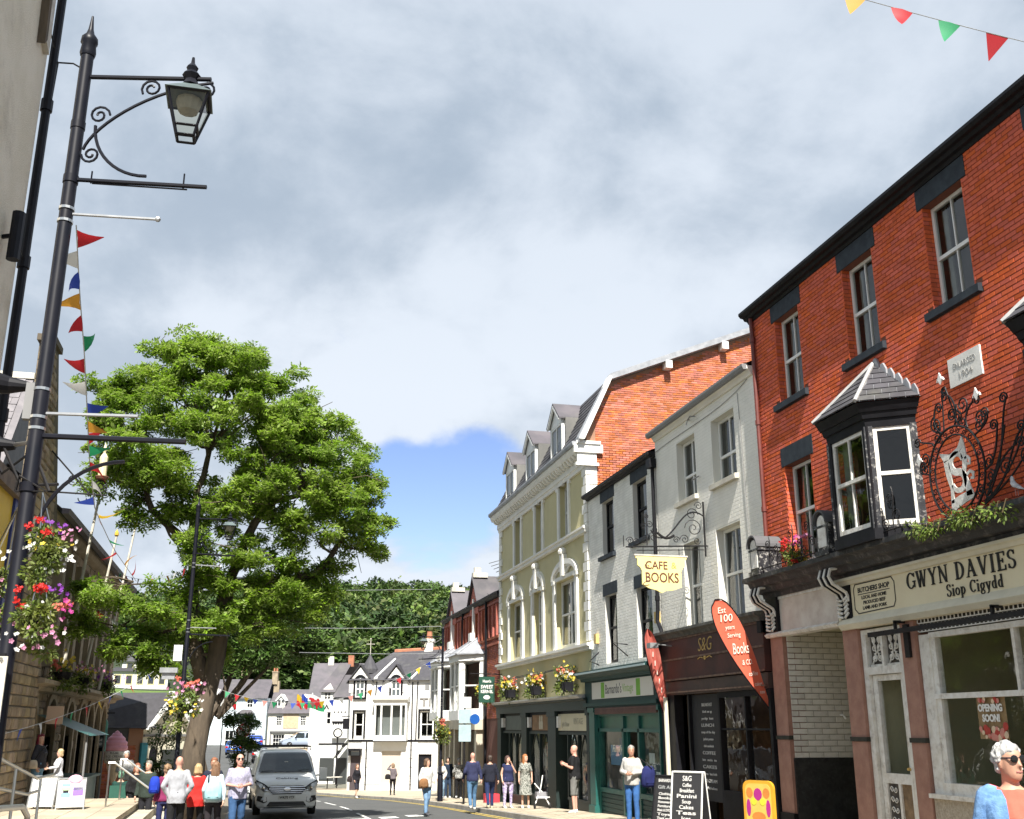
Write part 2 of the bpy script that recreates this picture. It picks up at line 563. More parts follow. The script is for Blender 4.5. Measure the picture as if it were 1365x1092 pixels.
# the lie of the land
GY =[-60,0,10,20,29,35,43,52,62,72,80,95,115,130,160,220,700]
GZ =[.3,.05,0,-.28,-.6,-.84,-1.15,-1.5,-1.95,-2.35,-2.5,-2.45,-1.75,-.6,1.5,8,12]
def gz(y):
 return float(np.interp(y,GY,GZ))
def gleft(y):
 """the left-hand pavement lies a little lower than the right"""
 return gz(y)-.23*float(np.interp(y,[8,18,31,42],[0,1,1,0]))
def fx(u,d,z):
 return (9.8-d,u,z)
FXB =((9.8,0,0),(0,-1,0),(-1,0,0))
# wall, window and brick builders
def wall_face(mb,fr,u0,u1,z0,z1,holes,depth=.2,m=0):
 us =sorted({u0,u1,*[h[0] for h in holes],*[h[1] for h in holes]})
 zs =sorted({z0,z1,*[h[2] for h in holes],*[h[3] for h in holes]})
 us =[u for u in us if u0<=u <=u1]
 zs =[z for z in zs if z0<=z <=z1]
 for a,b in zip(us,us[1:]):
  for c,d in zip(zs,zs[1:]):
   um,zm =(a +b)/2,(c +d)/2
   if any(h[0]<um <h[1] and h[2]<zm <h[3] for h in holes):
    continue
   mb.add([fr(a,0,c),fr(b,0,c),fr(b,0,d),fr(a,0,d)],[(0,1,2,3)],m)
 for h in holes:
  a,b,c,d =h[:4]
  k =-depth
  for q in (((a,c),(a,d)),((b,c),(b,d)),((a,c),(b,c)),((a,d),(b,d))):
   (p,r),(s,t)=q
   mb.add([fr(p,0,r),fr(s,0,t),fr(s,k,t),fr(p,k,r)],[(0,1,2,3)],m)
def shell(mb,fr,u0,u1,z0,z1,back,m=0,holes=True):
 """side, back and top faces behind a facade"""
 mb.add([fr(u0,0,z0),fr(u0,0,z1),fr(u0,-back,z1),fr(u0,-back,z0)],[(0,1,2,3)],m)
 mb.add([fr(u1,0,z0),fr(u1,0,z1),fr(u1,-back,z1),fr(u1,-back,z0)],[(0,1,2,3)],m)
 mb.add([fr(u0,-back,z0),fr(u0,-back,z1),fr(u1,-back,z1),fr(u1,-back,z0)],[(0,1,2,3)],m)
 mb.add([fr(u0,0,z1),fr(u1,0,z1),fr(u1,-back,z1),fr(u0,-back,z1)],[(0,1,2,3)],m)
def room(mb,fr,u0,u1,z0,z1,d0,d1,m=0):
 a =[fr(u,d,z) for d in (d0,d1) for u,z in ((u0,z0),(u1,z0),(u1,z1),(u0,z1))]
 mb.add(a,[(4,5,6,7),(0,1,5,4),(1,2,6,5),(2,3,7,6),(3,0,4,7)],m)
def sash(root,fr,u0,u1,z0,z1,rec=.14,mt=None,cols=2,rows=(1,1),split=.5,fw=.055,rm=None,curtain=0,glass=None,barw=.022,name='window',mid=True):
 """sash window: frame, meeting rail and glazing bars, every pane a sub-part, a dim room behind"""
 mt =mt or M_WHITE
 mb =MB()
 d =-rec
 mb.fbox(fr,u0,u0+fw,d -.06,d,z0,z1)
 mb.fbox(fr,u1-fw,u1,d -.06,d,z0,z1)
 mb.fbox(fr,u0+fw,u1-fw,d -.06,d -.002,z0,z0+fw *1.3)
 mb.fbox(fr,u0+fw,u1-fw,d -.06,d -.002,z1-fw,z1)
 zm =z0+(z1-z0)*split
 if mid:mb.fbox(fr,u0+fw,u1-fw,d -.055,d +.012,zm -.03,zm +.03)
 a,b =u0+fw,u1-fw
 for k in range(1,cols):
  u =a +(b -a)*k /cols
  mb.fbox(fr,u -barw /2,u +barw /2,d -.05,d -.004,z0+fw,z1-fw)
 spans =[]
 for (p,q,n) in ((z0+fw *1.3,zm -.03,rows[1]),(zm +.03,z1-fw,rows[0])) if mid else ((z0+fw *1.3,z1-fw,rows[0]),):
  for k in range(1,n):
   z =p +(q -p)*k /n
   mb.fbox(fr,a,b,d -.048,d -.006,z -barw /2,z +barw /2)
  for k in range(n):
   spans.append((p +(q -p)*k /n,p +(q -p)*(k +1)/n))
 w_=mb.build(name,mt,root)
 if rm is not None:
  room(rm,fr,u0-.25,u1+.25,z0-.2,z1+.1,d -.07,d -1.1)
 for k in range(cols):
  for p,q in spans:
   e =R.uniform(-.004,.004)
   ua,ub =a +(b -a)*k /cols,a +(b -a)*(k +1)/cols
   MB().add([fr(ua,d -.03+e,p),fr(ub,d -.03-e,p),fr(ub,d -.03-e *.5,q),fr(ua,d -.03+e,q)],[(0,1,2,3)]).build('pane',glass or M_GLASS,w_,fix=False)
 if curtain:
  mb =MB()
  for s,(ua,ub) in enumerate(((u0+.03,u0+(u1-u0)*curtain),(u1-(u1-u0)*curtain *.8,u1-.03))):
   n =9
   pts =[(ua +(ub -ua)*i /n,d -.16-.035*(i % 2)) for i in range(n +1)]
   for (p,e),(q,f) in zip(pts,pts[1:]):
    mb.add([fr(p,e,z0),fr(q,f,z0),fr(q,f,z1),fr(p,e,z1)],[(0,1,2,3)])
  mb.build('curtain',M_CURT,w_)
 return w_
P_=math.atan(422/1400)
def in_view(p):
 X,Y,Z =p[0],p[1],p[2]-EYE
 yw =rad(13.5)
 x,F =X *math.cos(yw)-Y *math.sin(yw),X *math.sin(yw)+Y *math.cos(yw)
 a =F *math.cos(P_)+Z *math.sin(P_)
 if a <=0:return None
 px,py =682.5+1400*x /a,546-1400*(-F *math.sin(P_)+Z *math.cos(P_))/a
 return (a if -8<px <1373 and -8<py <1100 else None)
def bricks(root,fr,u0,u1,z0,z1,holes,mt,L=.225,H=.075,j=.011,proud=.011,n_ind=300,parent=None,flem=False,name='brick',clip=None):
 """running bond; the bricks that show largest are objects of their own, the rest one part"""
 full,cut =[],[]
 row =0
 z =z0
 while z <z1-.02:
  zt =min(z +H -j,z1)
  off =(row % 2)*L /2+R.uniform(-.006,.006)
  u =u0-off
  while u <u1:
   a,b =max(u,u0),min(u +L -j,u1)
   segs =[(a,b)] if b -a >.03 else []
   for h in holes:
    if h[2]<zt -.005 and h[3]>z +.005:
     ns =[]
     for p,q in segs:
      if q <=h[0] or p >=h[1]:ns.append((p,q)); continue
      if p <h[0]-.03:ns.append((p,h[0]))
      if q >h[1]+.03:ns.append((h[1],q))
     segs =ns
   for p,q in segs:
    if clip and not (clip(p,zt) and clip(q,zt)):continue
    (full if abs(q -p -(L -j))<.004 and abs(zt -z -(H -j))<.002 else cut).append((p,q,z,zt))
   u +=L
  row +=1
  z +=H
 seen =[]
 rest =list(cut)
 for b in full:
  a =in_view(fr((b[0]+b[1])/2,0,b[2]))
  if a is None:rest.append(b)
  else:seen.append((a,b))
 seen.sort(key=lambda t:t[0])
 ind,oth =seen[:n_ind],[b for _,b in seen[n_ind:]]
 rest +=oth
 def geo(mb,p,q,a,b,pr):
  e =.004
  i =[fr(p,0,a),fr(q,0,a),fr(q,0,b),fr(p,0,b)]
  o =[fr(p +e,pr,a +e),fr(q -e,pr,a +e),fr(q -e,pr,b -e),fr(p +e,pr,b -e)]
  mb.add(i +o,[(4,5,6,7),(0,1,5,4),(1,2,6,5),(2,3,7,6),(3,0,4,7),(0,3,2,1)])
 par =parent or root
 off =LOC.get(par.name,(0,0,0))
 if ind:
  o0=Vector(fr(0,0,0))
  vs =[]
  for k in range(3):
   mb =MB()
   geo(mb,0,L -j,0,H -j,proud +(k -1)*.0015)
   vs.append(mb.mesh(name,mt,tuple(o0)))
  for k,(_,b) in enumerate(ind):
   p =Vector(fr(b[0],0,b[2]))
   link_mesh(name,vs[R.randrange(3)],par,p -Vector(off))
 if rest:
  mb =MB()
  for p,q,a,b in rest:geo(mb,p,q,a,b,proud *(1+R.uniform(-.15,.15)))
  o =mb.build('brickwork',mt,par,fix=True)
  o['kind']='stuff'
def spiral(c,r0,r1,a0,turns,n=26,ax=(1,0,0),ay=(0,0,1)):
 c,ax,ay =Vector(c),Vector(ax),Vector(ay)
 return [c +(ax *math.cos(a0+turns *2*PI *i /n)+ay *math.sin(a0+turns *2*PI *i /n))*(r0+(r1-r0)*i /n) for i in range(n +1)]
def arc(c,r,a0,a1,n=16,ax=(1,0,0),ay=(0,0,1),ry=None):
 c,ax,ay =Vector(c),Vector(ax),Vector(ay)
 ry =r if ry is None else ry
 return [c +ax *r *math.cos(a0+(a1-a0)*i /n)+ay *ry *math.sin(a0+(a1-a0)*i /n) for i in range(n +1)]
def bez(p0,p1,p2,p3,n=14):
 p0,p1,p2,p3=map(Vector,(p0,p1,p2,p3))
 return [p0*(1-t)**3+p1*3*t *(1-t)**2+p2*3*t *t *(1-t)+p3*t **3 for t in [i /n for i in range(n +1)]]
TH,TN =.17,.075
GLYPH ={
 'G':(.82,[('c',.42,.5,.36,.46,40,320,TH),('s',.78,.08,.78,.44,TN *1.6),('s',.60,.44,.90,.44,TN),('s',.77,.70,.77,.94,TN)]),
 'W':(1.12,[('s',.14,1,.38,0,TH),('s',.38,0,.56,.92,TN),('s',.54,1,.78,0,TH),('s',.78,0,1.0,1,TN),('s',0,.975,.28,.975,.05),('s',.42,.975,.68,.975,.05),('s',.88,.975,1.12,.975,.05)]),
 'Y':(.86,[('s',.14,1,.45,.45,TH),('s',.74,1,.45,.45,TN),('s',.45,0,.45,.48,TH),('s',.0,.975,.30,.975,.05),('s',.62,.975,.88,.975,.05),('s',.28,.025,.62,.025,.05)]),
 'N':(.92,[('s',.16,0,.16,1,TN),('s',.13,1,.76,0,TH),('s',.77,0,.77,1,TN),('s',.02,.975,.24,.975,.05),('s',.04,.025,.30,.025,.05),('s',.64,.975,.92,.975,.05)]),
 'D':(.88,[('s',.2,0,.2,1,TH),('c',.30,.5,.46,.475,-90,90,TH),('s',.02,.97,.36,.97,TN *.8),('s',.02,.03,.36,.03,TN *.8)]),
 'A':(.92,[('s',.14,0,.46,1,TN),('s',.42,1,.76,0,TH),('s',.24,.34,.66,.34,TN),('s',0,.025,.27,.025,.05),('s',.60,.025,.92,.025,.05)]),
 'V':(.9,[('s',.14,1,.47,0,TH),('s',.47,0,.76,1,TN),('s',0,.975,.30,.975,.05),('s',.63,.975,.9,.975,.05)]),
 'I':(.44,[('s',.22,0,.22,1,TH),('s',.04,.975,.40,.975,.05),('s',.04,.025,.40,.025,.05)]),
 'E':(.76,[('s',.2,0,.2,1,TH),('s',.03,.97,.68,.97,TN),('s',.03,.03,.72,.03,TN),('s',.2,.52,.52,.52,TN),('s',.67,.76,.67,1,TN),('s',.71,0,.71,.27,TN),('s',.52,.40,.52,.64,TN)]),
 'S':(.66,[('c',.33,.75,.24,.22,30,270,TH *.8),('c',.33,.26,.25,.235,-150,90,TH *.85),('s',.55,.74,.55,.96,TN),('s',.09,.04,.09,.28,TN)]),
 'i':(.34,[('s',.17,0,.17,.62,TH *.9),('s',.03,.60,.17,.60,.05),('s',.02,.02,.32,.02,.05),('s',.17,.78,.17,.93,.15)]),
 'o':(.62,[('c',.3,.31,.24,.275,0,360,TH *.8)]),
 'p':(.66,[('s',.15,-.28,.15,.62,TH *.9),('c',.33,.31,.22,.275,-150,150,TH *.8),('s',.01,.60,.15,.60,.05),('s',.01,-.26,.30,-.26,.05)]),
 'C':(.78,[('c',.42,.5,.35,.46,45,315,TH),('s',.71,.70,.71,.94,TN)]),
 'g':(.62,[('c',.28,.36,.2,.23,0,360,TH *.75),('c',.28,-.10,.23,.15,0,360,TN),('s',.14,.16,.12,.02,TN),('s',.44,.52,.58,.60,TN)]),
 'y':(.62,[('s',.08,.62,.32,0,TH *.85),('s',.54,.62,.26,-.22,TN),('s',.26,-.22,.12,-.26,TN),('s',0,.60,.22,.60,.05),('s',.42,.60,.62,.60,.05)]),
 'd':(.66,[('s',.5,0,.5,1,TH *.9),('c',.32,.31,.22,.275,30,330,TH *.8),('s',.36,.98,.5,.98,.05),('s',.5,.02,.64,.02,.05)]),
 'n':(.68,[('s',.15,0,.15,.62,TH *.9),('c',.33,.34,.2,.26,0,170,TH *.7),('s',.53,0,.53,.36,TH *.9),('s',.02,.60,.15,.60,.05),('s',.02,.02,.28,.02,.05),('s',.42,.02,.66,.02,.05)]),
 ' ':(.4,[]),
}
def serif(txt,h,m,name='lettering',sx=1.,gapw=.05,t=.012):
 mb =MB()
 x =0
 def stroke(x0,y0,x1,y1,w_):
  dx,dy =(x1-x0)*sx,y1-y0
  l =math.hypot(dx,dy) or 1
  nx,ny =-dy /l *w_/2,dx /l *w_/2
  if abs(dy)>abs(dx):nx *=1.0; ny =0; nx =w_/2*(1 if nx >=0 else -1)
  else:nx =0; ny =w_/2
  P =[(x0*sx +nx,y0+ny),(x1*sx +nx,y1+ny),(x1*sx -nx,y1-ny),(x0*sx -nx,y0-ny)]
  mb.add([((x +p)*h,q *h,0) for p,q in P]+[((x +p)*h,q *h,t) for p,q in P],[(0,1,2,3),(7,6,5,4),(0,4,5,1),(1,5,6,2),(2,6,7,3),(3,7,4,0)])
 for ch in txt:
  wd,st =GLYPH[ch]
  for s in st:
   if s[0]=='s':stroke(*s[1:])
   else:
    _,cx,cy,rx,ry,a0,a1,w_=s
    n =max(8,int(abs(a1-a0)/18))
    vs,fs =[],[]
    for i in range(n +1):
     a =rad(a0+(a1-a0)*i /n)
     k =abs(math.cos(a))
     wi =TN +(w_-TN)*k
     for q in (1,-1):
      for zt in (0,t):
       vs.append(((x +(cx +(rx +q *wi /2)*math.cos(a))*sx)*h,(cy +(ry +q *TN /2)*math.sin(a))*h,zt))
    for i in range(n):
     o =i *4
     fs +=[(o +1,o +5,o +7,o +3),(o,o +4,o +5,o +1),(o +2,o +3,o +7,o +6),(o,o +2,o +6,o +4)]
    mb.add(vs,fs)
  x +=wd *sx +gapw
 me =mb.mesh(name,m)
 return me,x *h
def put(parent,me,u,d,z,base=FXB,name='lettering',loc=None):
 O,U,D =base
 U,D =Vector(U),Vector(D)
 Z =D.cross(U)
 o =bpy.data.objects.new(name,me)
 COL.objects.link(o)
 o.parent =parent
 p =Vector(O)+U *u +D *d +Z *z -Vector(LOC.get(parent.name,(0,0,0)))
 o.matrix_local =Matrix.Translation(p) @ Matrix((U,Z,D)).transposed().to_4x4()
 return o
def words(parent,txt,size,m,u,d,z,base=FXB,name='lettering',**k):
 return put(parent,text_mesh(name,txt,size,m,**k),u,d,z,base,name)
def slates(root,corner,along,up,n_u,n_r,mt,sw=.25,sh=.2,thick=.012,n_ind=0,name='slate',joined='slate_courses',trim=None,parent=None):
 """slates laid in courses on a slope: corner + along*u + up*v, each tilted a little proud of the one below"""
 c,A,U =Vector(corner),Vector(along),Vector(up)
 A.normalize(); U.normalize()
 Nn =A.cross(U).normalized()
 if Nn.z <0:Nn =-Nn
 mb =MB()
 pieces =[]
 for r in range(n_r):
  for k in range(n_u +1):
   a =k *sw -(r % 2)*sw /2
   b =a +sw -.008
   a,b =max(a,0),min(b,n_u *sw)
   if b -a <.04:continue
   v0,v1=r *sh,(r +1)*sh +.03
   if trim and not (trim(a,v0) and trim(b,v0)):continue
   pieces.append((a,b,v0,v1))
 par =parent or root
 for i,(a,b,v0,v1) in enumerate(pieces):
  t0=thick *1.9+R.uniform(-.002,.003)
  q =[c +A *a +U *v0+Nn *t0,c +A *b +U *v0+Nn *t0,c +A *b +U *v1+Nn *.004,c +A *a +U *v1+Nn *.004]
  q2=[p -Nn *thick for p in q]
  g_=(q +q2,[(0,1,2,3),(7,6,5,4),(0,4,5,1),(1,5,6,2),(2,6,7,3),(3,7,4,0)])
  if i <n_ind:
   MB().add(*g_).build(name,mt,par,fix=False)
  else:mb.add(*g_)
 if mb.v:
  o =mb.build(joined,mt,par)
  o['kind']='stuff'
# ground, road, pavements
def hill(x,y):
 """terrain: the valley street, then the wooded hill that closes it"""
 h =gz(y)-(.23*float(np.interp(y,[8,18,31,42],[0,1,1,0])) if x <5 else 0)
 k =max(0,min(1,(y -150)/320))
 k =k *k *(3-2*k)
 rx =27+6*math.sin(x /60+1.2)+3*math.sin(x /23)+max(0,min(x -40,80))*.13
 side =max(0,min(1,(-x -18)/60)) if y >60 else 0
 return h -.17+k *rx +side *max(0,min(1,(y -60)/90))*5
def grid(xs,ys,fz):
 mb =MB()
 for y in ys:
  for x in xs:mb.v.append((x,y,fz(x,y)))
 n =len(xs)
 for j in range(len(ys)-1):
  for i in range(n -1):
   mb.f.append((j *n +i,j *n +i +1,(j +1)*n +i +1,(j +1)*n +i)); mb.m.append(0)
 return mb
M_SOIL =mat('town_ground',(.16,.15,.125),.95,col2=(.11,.115,.07),scale=.05)
M_HILL =mat('wooded_hill_floor',(.028,.045,.016),1.,col2=(.018,.03,.011),scale=.05)
xs =[-900,-500,-300,-200,-150,-110,-80,-60,-45,-34,-26,-20,-14,-9,-4,2,8,14,20,28,38,50,65,85,110,150,200,300,500,900]
ys =[-80,-30,0,10,20,29,35,43,52,62,72,80,88,95,105,115,122,130,138,150]
struct('ground',grid(xs,ys,hill),M_SOIL,smooth='all')
struct('wooded_hill',grid(xs,[150,165,180,200,220,250,280,320,360,400,440,470,520,600,800,1200],hill),M_HILL,smooth='all')
KR =[(-60,7.5),(40,7.5),(46,7.3),(52,6.85),(58,6.2),(64,5.5),(70,4.75),(76,3.9),(80,3.3)]
def kerb_x(y):
 return float(np.interp(y,[p[0] for p in KR],[p[1] for p in KR]))
KL =-.35
def zfn(x,y):
 """height of the paved ground: the street falls a little towards the left kerb"""
 k =max(0,min(1,(7.5-x)/7.8))
 return gz(y)*(1-k)+gleft(y)*k
yy =[-40,-20,0,8,14,20,25,29,32,35,39,43,46,49,52,55,58,61,64,67,70,73,76,80]
def strip(x0,x1,dz,ys=yy,m=0,mb=None):
 mb =mb or MB()
 f0=x0 if callable(x0) else (lambda y:x0)
 f1=x1 if callable(x1) else (lambda y:x1)
 for a,b in zip(ys,ys[1:]):
  mb.add([(f0(a),a,zfn(f0(a),a)+dz),(f1(a),a,zfn(f1(a),a)+dz),(f1(b),b,zfn(f1(b),b)+dz),(f0(b),b,zfn(f0(b),b)+dz)],[(0,1,2,3)],m)
 return mb
road =strip(KL -.2,lambda y:kerb_x(y)+.1,-.12)
strip(-7.5,3.9,-.124,[80,84,88,92,97,102,108,115,122,130,134],mb=road)
struct('road',road,M_ASPH)
mk =MB()
ys2=[y for y in np.arange(20,78.1,1.5)]
strip(lambda y:kerb_x(y)-.42,lambda y:kerb_x(y)-.34,-.114,ys2,0,mk)
strip(lambda y:kerb_x(y)-.24,lambda y:kerb_x(y)-.16,-.114,ys2,0,mk)
struct('yellow_lines',mk,M_YEL)
mk =MB()
for y0 in np.arange(22,78,6.0):
 strip(lambda y:kerb_x(y)*.5-.05,lambda y:kerb_x(y)*.5+.06,-.113,[y0,y0+2.0,y0+4.0],0,mk)
for k in range(3):
 strip(lambda y:3.2+k *.9,lambda y:3.75+k *.9,-.112,[33.5+k *.5,34.5+k *.5],0,mk)
struct('white_road_markings',mk,M_RWHITE)
pv =strip(lambda y:kerb_x(y)+.15,9.9,-.012)
strip(9.9,14.,-.016,[56,62,66,70,73,76,80],0,pv)
pave =struct('pavement',pv,mat('paving_joint_sand',(.24,.20,.145),.95,bump=.2))
pl =strip(-9,KL -.15,-.012,yy)
pavel =struct('pavement',pl,mat('paving_joint_sand',(.24,.20,.145),.95))
pieces,rest =[],MB()
for j,y in enumerate(np.arange(24,76,.62)):
 kx =kerb_x(y +.3)+.18
 x =kx -(j % 2)*.31
 while x <(9.75 if y <56 else 13):
  a,b =max(x,kx),min(x +.6,9.78 if y <56 else 13.2)
  if b -a >.1:
   zt =gz(y +.3)+R.uniform(-.002,.003)
   vs =[(a +.005,y,gz(y)-.011),(b -.005,y,gz(y)-.011),(b -.005,y +.605,gz(y +.605)-.011),(a +.005,y +.605,gz(y +.605)-.011)]
   e =R.uniform(0,.003)
   vt =[(p,q,r +.013+e) for p,q,r in vs]
   g_=(vs +vt,[(4,5,6,7),(0,1,5,4),(1,2,6,5),(2,3,7,6),(3,0,4,7)])
   if y >28 and len(pieces)<230 and x >kx -.01:pieces.append(MB().add(*g_).build('paving_slab',M_PAVE,pave,fix=False))
   else:rest.add(*g_)
  x +=.62
o =rest.build('slab_paving',M_PAVE,pave); o['kind']='stuff'
rest =MB()
for j,y in enumerate(np.arange(20,60,.62)):
 for x in np.arange(-5.4,KL -.75,.62):
  rest.box(x,x +.605,y,y +.605,gleft(y +.6)-.05,gleft(y +.3)+.002+R.uniform(0,.003))
o =rest.build('slab_paving',M_PAVE,pavel); o['kind']='stuff'
n =0
for y in np.arange(22,77,.915):
 a,b =kerb_x(y),kerb_x(y +.9)
 vs =[(a,y,gz(y)-.2),(a +.15,y,gz(y)-.2),(b +.15,y +.9,gz(y +.9)-.2),(b,y +.9,gz(y +.9)-.2)]
 vt =[(p +(.012 if i in (0,3) else 0),q,r +.204) for i,(p,q,r) in enumerate(vs)]
 MB().add(vs +vt,[(4,5,6,7),(0,1,5,4),(1,2,6,5),(2,3,7,6),(3,0,4,7)]).build('kerb_stone',M_KERB,pave,fix=False)
rest =MB()
for y in np.arange(4,70,.915):rest.box(KL -.15,KL,y,y +.9,gleft(y)-.25,gleft(y +.45)+.004)
o =rest.build('kerb_stones',M_KERB,pavel); o['kind']='stuff'
## BUTCHER'S: red brick house over an old shopfront
M_TILEBLK =mat('black_tarred_wall',(.012,.012,.013),.5,col2=(.03,.03,.03),scale=8,dirt=.35,dcol=(.10,.10,.10),dscale=14)
M_ORN =mat('ornament_dark_ground',(.10,.085,.07),.8,col2=(.05,.045,.04),scale=14)
bu =thing('brick_shop_house','red brick shop house with black oriel window and old cream butcher fascia','building',(9.8,15,0))
U0,U1=9.0,19.1
tops =[(17.58,.48),(15.0,.48),(12.57,.49),(10.1,.48)]
holes =[(c -h,c +h,7.82,9.53) for c,h in tops]+[(17.58-.5,17.58+.5,4.62,6.53)]
lint =[(c -.61,c +.61,9.53,9.87) for c,_ in tops]+[(17.58-.61,17.58+.61,6.53,6.9)]
sills =[(c -.64,c +.64,7.66,7.82) for c,_ in tops]
bay =(13.95,15.72,4.55,7.2)
mb =MB()
wall_face(mb,fx,U0,U1,4.0,9.95,holes +[(14.1,15.55,4.5,6.6)],.2)
shell(mb,fx,U0,U1,-.8,9.95,9)
wall =mb.build('wall',M_MORT,bu)
bricks(bu,fx,U0,U1,4.5,9.9,holes +lint +sills +[(14.0,15.66,4.5,6.7)],M_RED,parent=wall)
mb =MB()
for h in holes:
 z =h[2]
 k =0
 while z <h[3]-.03:
  for a,b in (((-.195,-.10),(-.09,.004)) if k % 2 else ((-.195,.004),)):
   mb.fbox(fx,h[1]-.008,h[1]+.02,a,b,z +.005,min(z +.07,h[3]))
   mb.fbox(fx,h[0]-.02,h[0]+.008,a,b,z +.005,min(z +.07,h[3]))
  z +=.075; k +=1
o =mb.build('reveal_brickwork',M_RED,wall); o['kind']='stuff'
for i,h in enumerate(lint):
 MB().fbox(fx,h[0],h[1],-.2,.018,h[2]+.004,h[3]).build('lintel',M_LINTEL,bu)
for h in sills:
 MB().fprofile(fx,[(-.2,h[3]-.003),(-.2,h[2]),(.085,h[2]),(.085,h[3]-.04)],h[0],h[1]).build('window_sill',M_LINTEL,bu)
rm =MB()
for (c,h) in tops:sash(bu,fx,c -h +.01,c +h -.01,7.825,9.525,.15,cols=2,split=.48,rm=rm,curtain=.22)
sash(bu,fx,17.09,18.07,4.63,6.52,.15,cols=2,split=.52,rm=rm,curtain=.3)
mb =MB()
mb.fprofile(fx,[(-.2,9.88),(.03,9.88),(.06,9.93),(.12,9.94),(.15,9.99),(.21,10.0),(.25,10.05),(.25,10.10),(-.2,10.12)],U0,19.14)
mb.build('gutter',M_BLACK,bu)
mb =MB()
mb.add([fx(U0,.2,10.11),fx(19.12,.2,10.11),fx(19.12,-4.5,11.9),fx(U0,-4.5,11.9)],[(0,1,2,3)])
mb.add([fx(U0,-9,10.11),fx(19.12,-9,10.11),fx(19.12,-4.5,11.9),fx(U0,-4.5,11.9)],[(0,1,2,3)])
mb.build('roof',M_SLATE,bu)
mb =MB().tube([fx(18.95,.07,9.95),fx(18.93,.07,9.6),fx(18.93,.07,4.5)],.045,8)
for z in (9.4,7.6,5.8):mb.tube([fx(18.93,.07,z),fx(18.93,.07,z +.1)],.06,8)
mb.build('drainpipe',mat('oxblood_pipe',(.16,.035,.025),.5,var=.3,scale=5),bu)
pq =MB().fbox(fx,12.14,12.87,-.02,.035,6.48,6.92).build('date_stone',mat('date_stone_white',(.80,.79,.74),.8,var=.12,scale=5,bump=.1),bu)
words(pq,'ENLARGED',.135,mat('incised_letter',(.34,.33,.31),.8),-12.5,.036,6.77,width=.5)
words(pq,'1904',.14,MATS['incised_letter'],-12.5,.036,6.61,width=.3)
